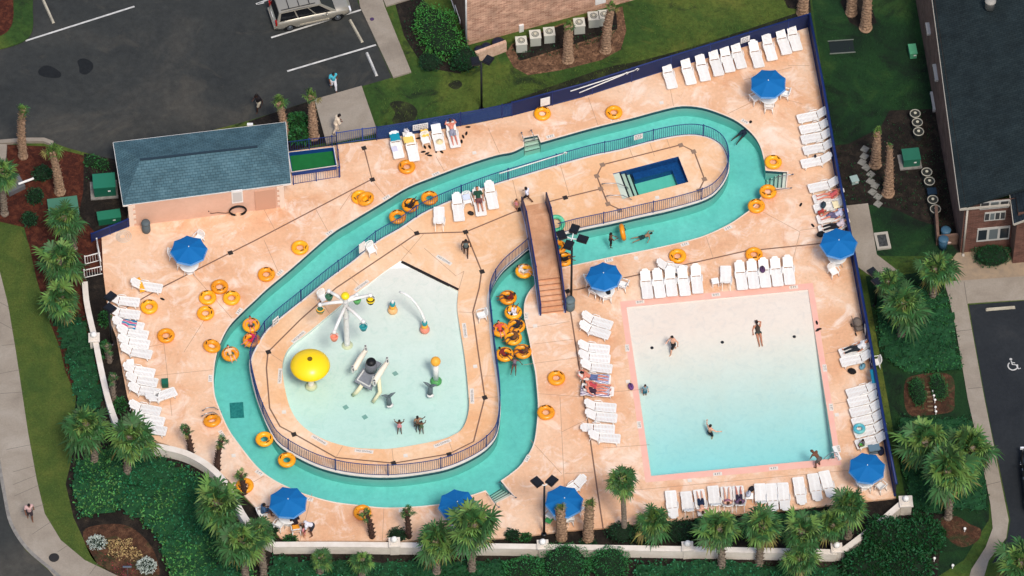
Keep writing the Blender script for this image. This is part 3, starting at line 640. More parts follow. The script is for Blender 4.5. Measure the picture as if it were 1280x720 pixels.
# island railing in two runs, broken by the footbridge
isl2 = [(660.5,311),(650,320),(631,336),(620,350),(613.5,365),(612,380),(614.5,402),(617,430),(620.5,457),(624,485),(625,512),(621.5,540),(612,555),(594,568.5),(564.5,582),(535,589.5),(495,594),(457,593.5),(420,588),(387.5,577),(353,557.5),(339.5,540),(326,510),(318.5,485),(313.5,460),(314,448),(318.5,437),(330.5,416.5),(343.5,403.5),(356.5,392.5),(380.5,373.5),(412.5,347.5),(442.5,325.5),(470.5,302.5),(500,285.5),(527,267.5),(557,253.7),(595,238.5),(627,227.5),(660,217.5),(700,205.5),(740,194.5),(774,187.5),(811,177.5),(832,172.6),(850,169.6),(868,168.8),(885,172),(899.5,180),(907,190.5),(910,203),(909,217),(899,234.5),(881.5,248),(839.5,260.5),(801.5,269),(764.5,277.5),(721.5,286.5),(697,293)]
rp = cat_rom(G(isl2), False, 3)
def wfence(label, pts, h, name, **k):
    px = []
    # fence() takes pixels; hand it world points by a small detour
    global P
    keep = P
    P = lambda x, y, z=0.0: Vector((x, y, z))
    try: r = fence(label, pts, h, M_rail, name=name, **k)
    finally: P = keep
    return r
wfence('dark blue picket railing round the edge of the island in the river', rp, 1.05, 'island_railing', post_step=3.1, pick=0.125, topw=0.05, pw=0.02)

# slotted signs on fences: plain white boards with unreadable grey print
def sign(label, px, py, z, wd, ht, dirpx, rows=3, gaps=True, lean=0.0):
    p = P(px, py, z); rz = math.atan2(*(lambda v: (v.y, v.x))(P(px + dirpx[0], py + dirpx[1], z) - p))
    t = thing('notice_board', label, 'sign', p, rz)
    m = MB(); m.box((0, 0, 0), (wd, 0.03, ht)); m.build('board', M_whitep, t)
    m = MB()
    for r in range(rows):
        x = -wd / 2 + .06
        while x < wd / 2 - .1:
            L = min(random.uniform(.05, .16), wd / 2 - .06 - x); m.box((x + L / 2, -0.017, ht / 2 - ht * (r + .7) / (rows + .4)), (L, 0.006, ht / rows * .38)); x += L + .04
    if rows: m.build('print', M_print, t)
    return t
sign('long white notice with grey print above the towelled loungers', 525.5, 158.5, 0.75, 0.95, 0.52, (40, -7), 3)
sign('blank white board on the navy fence above two yellow rings', 681.5, 127, 0.85, 0.6, 0.72, (40, -10), 0)
sign('small white notice with grey print among the ten upper loungers', 931.5, 49.5, 0.75, 0.6, 0.5, (40, -13), 3)
sign('white notice with grey print hung on the island railing by the spa', 798, 171, 0.92, 0.55, 0.45, (40, -10), 3)
sign('white notice on the island railing next to a white chair', 452.5, 309, 0.86, 0.45, 0.85, (30, -20), 0)
sign('white notice on the island railing behind the spray mushroom', 344.5, 401.5, 0.85, 0.5, 0.6, (26, -22), 2)
sign('narrow white notice on the right fence near the stroller', 1081.4, 412, 0.75, 0.5, 0.5, (5, 34), 0)

# rescue poles
def pole(label, a, za, b, zb, r=0.035):
    p, q = P(*a, za), P(*b, zb); t = thing('rescue_pole', label, 'pole', p, world=True)
    m = MB(); m.tube([p, p.lerp(q, .5), q], r, 8); m.build('shaft', M_whitep, t, smooth=True)
    m = MB(); d = (q - p).normalized(); m.tube([q + d * .02, q + d * .18 + Vector((0, 0, .1)), q + d * .3, q + d * .18 - Vector((0, 0, .12))], r * .8, 6); m.build('hook', M_whitep, t, smooth=True)
pole('longer white rescue pole leaning on the navy fence', (713,114), 1.02, (793,88), 1.12)
pole('lower white rescue pole crossing the longer one on the navy fence', (724,116), .66, (780,93), 1.04)
pole('white rescue pole lying along the island railing above the boy', (624,217), .98, (703,192.5), 1.06)

# ------------------------------------------------------------------ footbridge
M_wood = two_noise('bridge_boards', [(0.3, srgb(196, 144, 108)), (0.5, srgb(210, 158, 122)), (0.7, srgb(222, 178, 146))], 1.0, 6, 0.85, 0.2, 14, (0.9, 1.08), wear_or_ripple=[(srgb(170, 116, 88), 1.4, 0.58, 0.75, 0.5)])
A = (P(675.5, 393), P(706.5, 389.5))          # south foot: west, east
B = (P(652.5, 260), P(683.0, 254.5))          # north foot
def bp(u, v, z):                              # u across, v along
    a = A[0].lerp(A[1], u); b = B[0].lerp(B[1], u); p = a.lerp(b, v); return Vector((p.x, p.y, z))
BL = (B[0] - A[0]).length; H = 1.12; v1 = 2.0 / BL; v2 = 1 - 1.9 / BL
t = thing('footbridge', 'orange tan footbridge with navy side panels crossing the river', 'bridge', A[0], world=True)
m = MB(); n = 7
for i in range(n):
    a, b = v1 * i / n, v1 * (i + 1) / n; z = H * (i + 1) / n - .01
    m.prism([(q.x, q.y) for q in (bp(.05, a, 0), bp(.95, a, 0), bp(.95, b + .002, 0), bp(.05, b + .002, 0))], max(0.001, z - .22), z)
m.build('south_stair', M_wood, t)
m = MB()
for i in range(n):
    a, b = 1 - (1 - v2) * i / n, 1 - (1 - v2) * (i + 1) / n; z = H * (i + 1) / n - .01
    m.prism([(q.x, q.y) for q in (bp(.05, a, 0), bp(.95, a, 0), bp(.95, b - .002, 0), bp(.05, b - .002, 0))], max(0.001, z - .22), z)
m.build('north_stair', M_wood, t)
m = MB(); m.prism([(q.x, q.y) for q in (bp(.05, v1, 0), bp(.95, v1, 0), bp(.95, v2, 0), bp(.05, v2, 0))], H - .26, H); m.build('walkway', M_wood, t)
m = MB()
for i in range(n):
    v = v1 * i / n; m.bar(bp(.06, v - .0015, H * (i + 1) / n - .006), bp(.94, v - .0015, H * (i + 1) / n - .006), .035, .02)
m.build('stair_nosing', mat('nosing', srgb(150, 96, 70), 0.8), t)
for u, nm in ((0.0, 'side_panel'), (1.0, 'side_panel')):
    prof = [(-.012, 0.0), (v1, H), (v2, H), (1.012, 0.0)]
    m = MB()
    for (va, za), (vb, zb) in zip(prof, prof[1:]):
        d = .045 / (A[1] - A[0]).length
        vs = []
        for v, z in ((va, za), (vb, zb)):
            for uu in (u - d, u + d):
                vs.append(bp(uu, v, z - .22 if z > .1 else .0)); vs.append(bp(uu, v, z + .92))
        m.add(vs, [(0, 1, 5, 4), (2, 6, 7, 3), (1, 3, 7, 5), (0, 4, 6, 2), (0, 2, 3, 1), (4, 5, 7, 6)])
    m.build(nm, M_navy, t)
    for sgn in (-1,):
        m = MB(); dd = .07 / (A[1] - A[0]).length
        m.tube([bp(u, v, z + .95) for v, z in prof], .045, 6); m.build('handrail', M_navy, t, smooth=True)
        m = MB(); m.tube([bp(u - dd, v, max(z - .2, .05)) for v, z in prof], .03, 6); m.build('light_strip', mat('pale_blue_trim', srgb(186, 194, 220), 0.5), t, smooth=True)
    for v in (0, v1, .5, v2, 1):
        z = 0 if v in (0, 1) else H
        m = MB(); q = bp(u, v, 0); m.box((q.x, q.y, (z + 1.0) / 2 if v in (0, 1) else z + .37), (.11, .11, z + 1.0 if v in (0, 1) else 1.2)); m.build('post', M_navyD, t)

# ------------------------------------------------------------------ garden walls
def gwall(label, px, z0, z1, wd, name='garden_wall', cap=0.0):
    pts = cat_rom(G(px, z1), False, 5); t = thing(name, label, 'wall', P(*px[0], z0), world=True)
    m = MB(); m.wall(pts, wd, z0, z1 - .06); m.build('wall_body', M_stucco, t)
    m = MB(); m.wall(pts, wd + .06, z1 - .058, z1); m.build('wall_cap', M_coping, t)
gwall('curved white garden wall above the dark green groundcover', [(160,560),(185,557),(207,559.5),(232,566),(255,578),(272,592),(283,606),(293,625),(308,650),(325,670),(341,679)], GZ - .1, 0.62, 0.32)
gwall('long white garden wall under the lower edge of the deck', [(341,680.5),(420,680.3),(492,681),(600,682.2),(680,683.3),(760,684.4),(858,686),(960,688),(1046,690)], GZ - .1, 0.62, 0.30)
gwall('white garden wall rising to the pillar at the lower right corner', [(1052,689),(1075,672),(1100,652),(1128,628)], GZ - .1, 0.62, 0.30)
gwall('straight white garden wall among the palms at the left', [(106,352),(108,375),(113,400),(119,425),(124,450),(130,478),(137,505),(148,535),(160,560)], GZ - .1, 0.62, 0.28)
def pillar(label, px, py, ball=True, wd=0.5, h=0.86):
    p = P(px, py, h); t = thing('wall_pillar', label, 'pillar', (p.x, p.y, GZ - .1), R(3))
    m = MB(); m.box((0, 0, (h - .12 + .25) / 2), (wd, wd, h - .12 + .25)); m.build('shaft', M_stucco, t)
    m = MB(); m.box((0, 0, h + .17), (wd + .16, wd + .16, .08)); m.box((0, 0, h + .23), (wd - .05, wd - .05, .06)); m.build('cap', M_coping, t)
    if ball:
        m = MB(); m.lathe([(.09, h + .26), (.08, h + .31)], n=12); m.ell((0, 0, h + .47), (.19, .19, .19), 16, 10); m.build('globe', M_white, t, smooth=True)
pillar('globe topped pillar in the lower wall right of the two slim palms', 493, 677)
pillar('globe topped pillar in the lower wall below the twin head lamp post', 678.5, 680)
pillar('globe topped pillar in the lower wall below the swimmers\' loungers', 859.5, 682)
pillar('globe topped pillar at the right end of the lower wall', 1046, 684)
pillar('globe topped pillar at the foot of the right fence', 1132.5, 626, wd=0.62)
pillar('globe topped pillar in the left wall by the white loungers', 117.5, 421, h=0.8)

# ------------------------------------------------------------------ pump house (hip roof)
M_roof = shingle_mat('blue_grey_shingles', srgb(68, 96, 106), srgb(80, 108, 117), heading(250, 240, 200, -25) + math.pi / 2)
M_wallp = two_noise('peach_stucco', [(0.3, srgb(204, 164, 142)), (0.7, srgb(216, 178, 156))], 0.5, 4, 0.9, 0.2, 30, (0.95, 1.05), wear_or_ripple=[(srgb(186, 146, 126), 1.0, 0.6, 0.85, 0.5)])
t = thing('pump_house', 'peach pump house with a blue grey hip roof beside the entry', 'pump house', P(163, 283), world=True)
E = 2.1
r0, r1, r2, r3 = P(141.5, 178, E), P(357, 152.5, E), P(363.5, 229, E), P(154, 256.5, E)
k0, k1 = P(175, 200, 3.1), P(322, 183.5, 3.1)
m = MB(); m.add([r0, r1, r2, r3, k0, k1], [(0, 4, 5, 1), (1, 5, 2), (2, 5, 4, 3), (3, 4, 0)]); rf = m.build('roof', M_roof, t)
m = MB()
for a, b in ((r0, r1), (r1, r2), (r2, r3), (r3, r0)): m.bar(a - Vector((0, 0, .07)), b - Vector((0, 0, .07)), .05, .13)
m.build('fascia', M_whitep, rf, off=t.location)
m = MB(); m.bar(k0 + Vector((0, 0, .03)), k1 + Vector((0, 0, .03)), .13, .07); m.build('ridge_vent', mat('ridge_vent', srgb(34, 52, 64), 0.8), rf, off=t.location)
cen = (r0 + r1 + r2 + r3) / 4
wl = [cen + (q - cen) * Vector((.965, .90, 1)) for q in (r0, r1, r2, r3)]
wl = [(P(163, 283)), P(355, 258.5)]
nd = (r0 - r3); nd.z = 0; nd = nd * .88
foot = [(wl[0].x, wl[0].y), (wl[1].x, wl[1].y), (wl[1].x + nd.x, wl[1].y + nd.y), (wl[0].x + nd.x, wl[0].y + nd.y)]
m = MB(); m.skirt(ccw(foot), 0.0, E - .03); m.build('wall', M_wallp, t)
def face_pt(px, py, a, b, out=0.03):
    """point on the vertical plane through a and b seen at pixel px,py, pushed out by out"""
    d = (FW * FPX + RT * (px - 640) - UPV * (py - 360)).normalized(); e = (b - a); nrm = Vector((e.y, -e.x, 0)).normalized()
    s = (a - CAM).dot(nrm) / d.dot(nrm); p = CAM + d * s
    if d.dot(nrm) > 0: nrm = -nrm
    return p + nrm * out
def on_wall(name, m_, px0, px1, a, b, th=0.05, parent=None, off=None, extra=None):
    """a flat box on the wall plane a-b between two pixel corners (top-left, bottom-right)"""
    p, q = face_pt(*px0, a, b, 0), face_pt(*px1, a, b, 0); e = (b - a); rz = math.atan2(e.y, e.x)
    ln = Vector((q.x - p.x, q.y - p.y, 0)).length; c = (p + q) / 2
    mb = MB(); mb.box(c, (ln, th * 2, abs(p.z - q.z)), rz); return mb.build(name, m_, parent, off=off), c, ln, abs(p.z - q.z), rz
# quoins, louvre, hatch
for (w0, ww) in ((wl[0], 1), (wl[1], -1)):
    m = MB(); dv = (wl[1] - wl[0]).normalized() * ww
    for i in range(8): L = .42 if i % 2 else .28; c = w0 + dv * (L / 2 - .04) + Vector((0, 0, .13 + i * .25)); m.box(c, (L, .07, .252), math.atan2(dv.y, dv.x))
    m.build('quoins', mat('quoin', srgb(226, 206, 188), 0.8), t)
on_wall('louvre', M_whitep, (289, 239), (304, 252), wl[0], wl[1], parent=t)
o, c, ln, ht, rz = on_wall('louvre_frame', mat('louvre_grey', srgb(190, 190, 188), 0.6), (290.5, 240.5), (302.5, 250.5), wl[0], wl[1], th=.06, parent=t)  # inner panel slightly greyer than the white louvre
on_wall('service_hatch', mat('hatch', srgb(196, 152, 128), 0.7), (318, 239), (345, 259), wl[0], wl[1], parent=t)
# gutter spout blocks on the back eave
m = MB(); q = P(312.5, 155.5, E + .05); m.box(q, (.35, .16, .1)); m.build('roof_vent', M_whitep, rf, off=t.location)

# green enclosure by the pump house: shallow walled box with a green floor
t = thing('plunge_tank', 'green floored tank with blue walls beside the pump house', 'tank', P(364, 219.5), world=True)
q = [P(361, 196), P(417, 189.5), P(421, 212), P(365, 220)]
o2 = [(p.x, p.y) for p in q]; cx = sum(p[0] for p in o2) / 4; cy = sum(p[1] for p in o2) / 4
sc_ = lambda k: ccw([(cx + (x - cx) * k, cy + (y - cy) * k) for x, y in o2])
m = MB(); m.prism(sc_(.98), .02, .10); m.build('floor', mat('green_turf', srgb(16, 96, 46), 0.9, srgb(24, 112, 56), 2, .6), t)
m = MB(); m.skirt(sc_(1.0), .0, .42); m.poly([sc_(1.0), list(reversed(sc_(.965)))], .42); m.skirt(sc_(.965), .1, .42, flip=True); m.build('wall', mat('blue_tank_wall', srgb(20, 60, 122), 0.5), t)
m = MB(); m.poly([sc_(1.035), list(reversed(sc_(1.0)))], .43); m.skirt(sc_(1.035), .38, .43); m.build('rim', M_coping, t)
fence('navy picket fence round the green floored tank', [(358,190),(421,182),(425.5,221.5),(366,231)], 0.95, mat('blue_metal2', srgb(34, 56, 120), 0.4), 1.4, pick=0.14)

# ------------------------------------------------------------------ brick building, upper middle
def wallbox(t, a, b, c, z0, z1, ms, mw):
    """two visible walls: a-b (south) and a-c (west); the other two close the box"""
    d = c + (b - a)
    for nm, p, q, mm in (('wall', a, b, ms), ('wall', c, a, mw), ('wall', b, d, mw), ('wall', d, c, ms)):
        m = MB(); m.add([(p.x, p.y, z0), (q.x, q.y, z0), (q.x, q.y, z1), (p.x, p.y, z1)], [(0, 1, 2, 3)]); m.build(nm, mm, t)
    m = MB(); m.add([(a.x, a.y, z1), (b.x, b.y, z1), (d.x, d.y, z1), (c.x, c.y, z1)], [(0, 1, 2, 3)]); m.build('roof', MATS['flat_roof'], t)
mat('flat_roof', srgb(92, 88, 84), 0.9, srgb(74, 72, 70), 1.0, 1.0)
a, b, c = P(583, 57, GZ), P(800, -2, GZ), P(562, -6, GZ)
rzs = math.atan2((b - a).y, (b - a).x); rzw = math.atan2((a - c).y, (a - c).x)
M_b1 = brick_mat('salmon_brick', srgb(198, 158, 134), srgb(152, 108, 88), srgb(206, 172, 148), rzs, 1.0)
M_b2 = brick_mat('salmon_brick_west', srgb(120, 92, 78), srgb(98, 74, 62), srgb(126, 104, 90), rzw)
t = thing('brick_building', 'salmon brick building with a white corner downpipe above the hedges', 'building', a, world=True)
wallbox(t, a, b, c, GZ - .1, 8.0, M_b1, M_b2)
m = MB(); dp = a + (b - a).normalized() * .06 + Vector((-.05, -.09, 0)); m.tube([dp + Vector((0, 0, .1)), dp + Vector((0, 0, 7.9))], .06, 8); m.build('downpipe', M_whitep, t, smooth=True)
for (p0, p1) in (((563.5, -4), (569.5, 18)), ((569.2, 6), (575.8, 30))):
    f, cc, ln, ht, rz = on_wall('window', M_whitep, p0, p1, c, a, th=.05, parent=t)
    m = MB(); m.box(cc, (ln * .72, .12, ht * .8), rz); m.build('pane', mat('dark_glass', srgb(40, 46, 52), 0.15, spec=0.6), f, off=t.location)
f, cc, ln, ht, rz = on_wall('vent_hood', M_whitep, (648.5, 31), (654, 41), a, b, th=.12, parent=t)
on_wall('wall_plate', M_whitep, (744, -3), (757, 2.5), a, b, th=.05, parent=t)

# right building --------------------------------------------------
a, b, c = P(1200, 316, GZ), P(1262, 310.3, GZ), P(1140, -26, GZ)
rzs = math.atan2((b - a).y, (b - a).x); rzw = math.atan2((a - c).y, (a - c).x)
M_b3 = brick_mat('red_brick', srgb(112, 76, 66), srgb(86, 58, 50), srgb(112, 88, 78), rzs)
M_b4 = brick_mat('red_brick_west', srgb(122, 96, 84), srgb(102, 80, 70), srgb(122, 104, 94), rzw); ct = P(1149, -26, GZ); cm_ = (c + ct) / 2
M_rroof = shingle_mat('slate_shingles', srgb(30, 40, 43), srgb(38, 48, 50), rzw + math.pi / 2)
t = thing('apartment_building', 'brown brick apartment block with a dark slate roof at the right edge', 'building', a, world=True)
HB = 4.75; g = (b - a).normalized(); wv = (P(1149, -26, GZ) - a)
bb = a + g * 9.0; dd = bb + wv
for nm, p, q, mm in (('wall', a, b, M_b3), ('wall', c, a, M_b4)):
    pt_ = ct if p is c else p
    m = MB(); m.add([(p.x, p.y, GZ - .1), (q.x, q.y, GZ - .1), (q.x, q.y, HB), (pt_.x, pt_.y, HB)], [(0, 1, 2, 3)]); m.build(nm, mm, t)
# projecting wing on the right
wa = b + Vector((0, 0, 0)); s_out = (a - c).normalized()
wb_ = wa + s_out * 1.15; wc = wb_ + g * 6
for p, q, mm in ((wa, wb_, M_b4), (wb_, wc, M_b3)):
    m = MB(); m.add([(p.x, p.y, GZ - .1), (q.x, q.y, GZ - .1), (q.x, q.y, HB + .1), (p.x, p.y, HB + .1)], [(0, 1, 2, 3)]); m.build('wing_wall', mm, t)
# roof: west eave, ridge to the east, wing gable
ov = .35; e0 = a - g * ov + s_out * .3 + Vector((0, 0, HB)); e1 = ct - g * .04 + Vector((0, 0, HB))
e1 = P(1166.0, -8, HB) if False else e1
rid0 = e0 + g * 7.2 + Vector((0, 0, 2.6)); rid1 = e1 + g * 7.2 + Vector((0, 0, 2.6))
x0 = e0 + g * 14.4; x1 = e1 + g * 14.4
m = MB(); m.add([e0, rid0, rid1, e1, x0, x1], [(0, 1, 2, 3), (1, 4, 5, 2)]); m.add([v - Vector((0, 0, .16)) for v in (e0, rid0, rid1, e1, x0, x1)], [(3, 2, 1, 0), (2, 5, 4, 1)]); rf = m.build('roof', M_rroof, t)
# dark lower roof of the wing
we = wb_ - g * .3 + s_out * .4 + Vector((0, 0, HB - .3)); wn = wa - g * .3 + wv.normalized() * 3.4 + Vector((0, 0, HB + .5)); 
gl = [we, we + g * 4.0 + Vector((0, 0, 1.9)), wn + g * 5.2 + Vector((0, 0, 2.3)), wn + Vector((0, 0, .25))]
m = MB(); m.add(gl, [(0, 1, 2, 3)]); m.build('wing_roof', shingle_mat('wing_shingles', srgb(26, 36, 44), srgb(36, 46, 54), rzw), t)
m = MB()
for p, q in ((e0, e0 + g * (b - a).length * .99), (e0, e1), (we, we + g * 3 + Vector((0, 0, 1.42))), (we, wn + Vector((0, 0, .25)))): m.bar(p - Vector((0, 0, .09)), q - Vector((0, 0, .09)), .07, .16)
m.build('gutter', mat('gutter_white', srgb(176, 168, 156), 0.6), rf, off=t.location)
m = MB(); dp = a + g * .16 + s_out * .1; m.tube([dp + Vector((0, 0, 0)), dp + Vector((0, 0, HB - .15))], .065, 8); m.ell(dp + s_out * .12 + Vector((0, 0, .05)), (.1, .14, .08), 8, 6); m.build('downpipe', MATS['gutter_white'], t, smooth=True)
M_glass = mat('dark_glass', srgb(40, 46, 52), 0.15)
def window(p0, p1, n, shade=None, A_=a, B_=b, lean=0):
    f, cc, ln, ht, rz = on_wall('window', mat('window_white', srgb(180, 178, 172), 0.5), p0, p1, A_, B_, th=.05, parent=t)
    e = Vector((math.cos(rz), math.sin(rz), 0))
    for i in range(n):
        m = MB(); m.box(cc + e * ln * ((i + .5) / n - .5), (ln / n * .78, .125, ht * .74), rz); m.build('pane', M_glass if i != 1 else mat('blind_glass', srgb(96, 104, 106), 0.3), f, off=t.location)
window((1222, 285.5), (1261, 298), 3); window((1231, 265.5), (1256, 273.5), 4); window((1225.5, 252.3), (1261, 258.5), 3)
for p0, p1 in (((1149.5, 19), (1153, 36)), ((1162, 30), (1164.5, 42)), ((1158.5, 74), (1161.5, 84)), ((1171, 82), (1174.5, 100)), ((1168, 117), (1172, 137))):
    f, cc, ln, ht, rz = on_wall('window', MATS['window_white'], p0, p1, cm_, a, th=.28, parent=t)
    m = MB(); m.box(cc, (ln * .75, .58, ht * .7), rz); m.build('pane', M_glass, f, off=t.location)
on_wall('meter_board', mat('meter_board', srgb(120, 128, 134), 0.6), (1172, 146), (1181, 212), cm_, a, th=.3, parent=t)
rv = e0 + (e1 - e0) * .70 + g * 3.2; 
m = MB(); q = P(1237, 12, HB + .95); zz = HB + 2.6 * ((q - e0).dot(g) / 7.2)
m.lathe([(.30, -.4), (.30, .12), (.34, .16), (.34, .24), (.2, .32), (0.02, .34)], (q.x, q.y, zz + .1), 18); m.build('roof_vent', mat('galvanised', srgb(150, 146, 138), 0.5), t, smooth=True)
# ================================================================== LOUNGERS, RINGS, CHAIRS, UMBRELLAS, LAMPS, PLAY GEAR
M_slat = mat('white_resin', srgb(240, 238, 234), 0.4, srgb(226, 222, 214), 3.0, 0.5, obj_rand=0.05)

def lounger_seat():
    m = MB()
    for sx in (-.30, .30): m.bar((sx, -.90, .30), (sx, .30, .32), .05, .07)
    m.bar((-.28, -.93, .285), (.28, -.93, .285), .06, .07); m.bar((-.30, -.90, .29), (-.26, -.935, .285), .06, .06); m.bar((.30, -.90, .29), (.26, -.935, .285), .06, .06)
    for i in range(14): m.box((0, -.86 + i * .083, .325), (.57, .066, .02))
    m.box((0, -.3, .317), (.10, 1.16, .012))
    return m
def lounger_back(deg):
    m = MB(); a = R(deg); L = .74
    f = lambda x, s, o=0.0: (x, .29 + math.cos(a) * s - math.sin(a) * o, .325 + math.sin(a) * s + math.cos(a) * o)
    for sx in (-.27, .27): m.bar(f(sx, 0), f(sx * .98, L - .1), .05, .05)
    for i in range(9):
        s = .03 + i * .08; w_ = .54 if s < .50 else (.51 if s < .56 else (.46 if s < .64 else .36)); p, q = f(0, s, .02), f(0, s + .066, .02)
        m.bar(p, q, w_, .02)
    m.bar(f(0, L - .03, .01), f(0, L + .03, .005), .26, .035)
    if deg > 12: m.bar(f(-.22, .5, -.02), (-.24, .29 + .55, .22), .03, .03); m.bar(f(.22, .5, -.02), (.24, .29 + .55, .22), .03, .03)
    return m
def lounger_leg(sx, y, o):
    m = MB(); m.tube([(sx, y, .30), (sx * 1.04, y + o, .16), (sx * 1.06, y + o * 1.3, .0)], [.045, .034, .03], 6); m.bar((sx, y - .14, .265), (sx, y + .14, .265), .035, .06); return m
def make_lounger(deg, label, flat=False):
    t = thing('pool_lounger', label, 'lounger')
    lounger_seat().build('seat', M_slat, t); lounger_back(deg).build('backrest', M_slat, t)
    for sx in (-.30, .30):
        for y, o in ((-.72, -.04), (.22, .05)): lounger_leg(sx, y, o).build('leg', M_slat, t, smooth=True)
    for sx in (-.335, .335):
        m = MB(); m.tube([(sx, -.12, .34), (sx * 1.03, -.04, .45), (sx * 1.03, .24, .47), (sx, .38, .40)], .022, 6); m.build('armrest', M_slat, t, smooth=True)
    return t
_lp = {}
LOUNGERS = []
def lounger(px, py, dx, dy, label, deg=30, group='white pool loungers'):
    p = P(px, py, 0.33); loc = (p.x, p.y, 0); rz = heading(px, py, dx, dy) + random.uniform(-.02, .02)
    if deg not in _lp: t = make_lounger(deg, label); t.location = loc; t.rotation_euler = (0, 0, rz); t['group'] = group; _lp[deg] = t
    else: t = dup(_lp[deg], loc, rz, label, group)
    LOUNGERS.append((px, py, t)); return t
# upper edge: heads against the navy fence
up = (-9.4, -29)
for i, (x, y) in enumerate([(836.5,95),(860,90),(878,85.5),(894.7,79),(908.7,74.5),(922.8,70),(945,68.8),(961.4,60),(979,52.5),(992.6,47.8)]):
    lounger(x, y, *up, 'empty white lounger, %s from the left in the row against the upper navy fence' % ORD[i], 24)
# upper right column: heads against the right fence
rt = (30, -5.5)
for i, (x, y) in enumerate([(1016,145),(1019,159),(1021,171.5),(1023.5,185),(1021,201.5),(1030,232),(1036,246),(1037,257.5),(1041,271),(1043,284)]):
    d = 'empty white lounger' if i < 6 else 'occupied white lounger under towels'
    lounger(x, y, *rt, '%s, %s from the top in the column above the right umbrella' % (d, ORD[i]), 34)
for i, (x, y) in enumerate([(1069,437),(1070.5,449),(1078,487.5),(1080,499.5),(1082.5,512),(1085,524.5),(1087.5,537.5),(1089.5,551)]):
    lounger(x, y, 30, -7, 'white lounger, %s from the top in the right column beside the big pool' % ORD[i], 34)
# bottom row: heads towards the lower wall
for i, (x, y, dx) in enumerate([(840,630,4),(859.5,631,4),(876,628.5,5),(893,624,3),(909,625,3),(924,624,3),(951,621,2.5),(965.5,621,2.5),(980,620,3),(1000,613,4),(1019,608.5,6),(1034.5,605,9)]):
    lounger(x, y, dx, 28, 'white lounger facing the pool, %s from the left in the row under the palms' % ORD[i], [4, 45, 4, 45, 45, 45, 45, 4, 4, 4, 4, 4][i])
# centre column beside the big pool: heads to the left
for i, (x, y, dx, dy) in enumerate([(746,401.5,-30,-9),(743,413.5,-30,-9),(742,435,-30,-2.5),(742.5,447,-30,-2.5),(745,459,-30,-2.5),(743,473,-30,-2),(747,488,-30,-2),(750,508.5,-30,-2.5),(751,521,-30,-2.5),(748,535.5,-30,-1.5),(755,547,-30,-2)]):
    lounger(x, y, dx, dy, 'white lounger, %s from the top in the column left of the big pool' % ORD[i], 4 if i == 9 else 34)
# above the big pool: heads up
for i, (x, y) in enumerate([(808,356.5),(823.3,355.5),(838.5,353.5),(854.5,353),(870.8,350)]):
    lounger(x, y, -4, -29, 'white lounger, %s from the left in the group right of the bridge umbrella' % ORD[i], 26)
lounger(839, 334.5, -30, -4, 'white lounger lying crosswise behind the group right of the bridge umbrella', 40)
lounger(907.5, 348, 1, 29, 'white lounger turned its back, beside the little white side table', 50)
for i, (x, y) in enumerate([(926,345.5),(941,344),(955.5,342.5),(970.5,341),(985.8,339)]):
    lounger(x, y, -4, -29, 'white lounger, %s from the left in the five above the pink coping corner' % ORD[i], 26)
# left column
for i, (x, y, dx, dy) in enumerate([(183,358,-30,-4),(154.5,376,-30,-3),(155,391.5,-30,-4),(160,406,-30,-5),(165.5,416,-30,-5),(167,428,-30,-4),(170,440,-30,-5),(173.5,463.5,-30,-4.5),(177,475.5,-30,-5),(180,488.5,-30,-5),(201,495,-27,9.5),(181,511,-30,-5),(185.5,524,-30,-5),(188,536,-30,-5)]):
    lab = 'white lounger, %s from the top in the column along the left edge' % ORD[i]
    if i == 0: lab = 'white lounger with an orange towel, standing alone above the left column'
    if i == 10: lab = 'white lounger pulled out slantwise from the left column'
    lounger(x, y, dx, dy, lab, 34)
# upper left, by the blue fence
for (x, y, lb) in ((495.6,182,'white lounger with a teal towel over its back'), (515,185.5,'white lounger with a yellow towel beside the teal one'), (547.5,172,'white lounger with a sun hat on its foot'), (566,168.5,'white lounger carrying a bare backed man by the blue fence')):
    lounger(x, y, -7, -29, lb, 26)
for (x, y, dx, dy, lb, dg) in ((549,274,1,29,'white lounger turned its back, leftmost of four on the island',50), (572.5,260,-4,-29,'empty white lounger left of the one with the woman on the island',22), (599,253.5,-6,-29,'white lounger under the woman in green on the island',22), (614,245,-6,-29,'empty white lounger right of the woman in green on the island',22)):
    lounger(x, y, dx, dy, lb, dg)
lounger(716, 610, 20, -14, 'white lounger half hidden behind the lower middle umbrella', 30)

# ------------------------------------------------------------------ chairs and tables
def make_chair(label):
    t = thing('plastic_chair', label, 'chair')
    m = MB(); m.box((0, .0, .43), (.46, .44, .03)); m.bar((-.2, -.225, .415), (.2, -.225, .415), .04, .05); m.build('seat', M_slat, t)
    m = MB()
    for i in range(6): x = -.19 + i * .076; m.bar((x, .22, .46), (x * 1.05, .31, .80), .055, .018)
    m.tube([(-.24, .22, .44), (-.26, .29, .72), (-.2, .33, .83), (0, .345, .86), (.2, .33, .83), (.26, .29, .72), (.24, .22, .44)], .026, 6); m.build('backrest', M_slat, t, smooth=False)
    for sx in (-1, 1):
        m = MB(); m.tube([(sx * .25, -.22, .44), (sx * .28, -.23, .62), (sx * .28, -.05, .66), (sx * .27, .27, .66)], .024, 6); m.build('armrest', M_slat, t, smooth=True)
        for y, o in ((-.2, -.05), (.2, .07)):
            m = MB(); m.tube([(sx * .21, y, .43), (sx * .25, y + o, .0)], [.035, .024], 6); m.build('leg', M_slat, t, smooth=True)
    return t
_ch = []
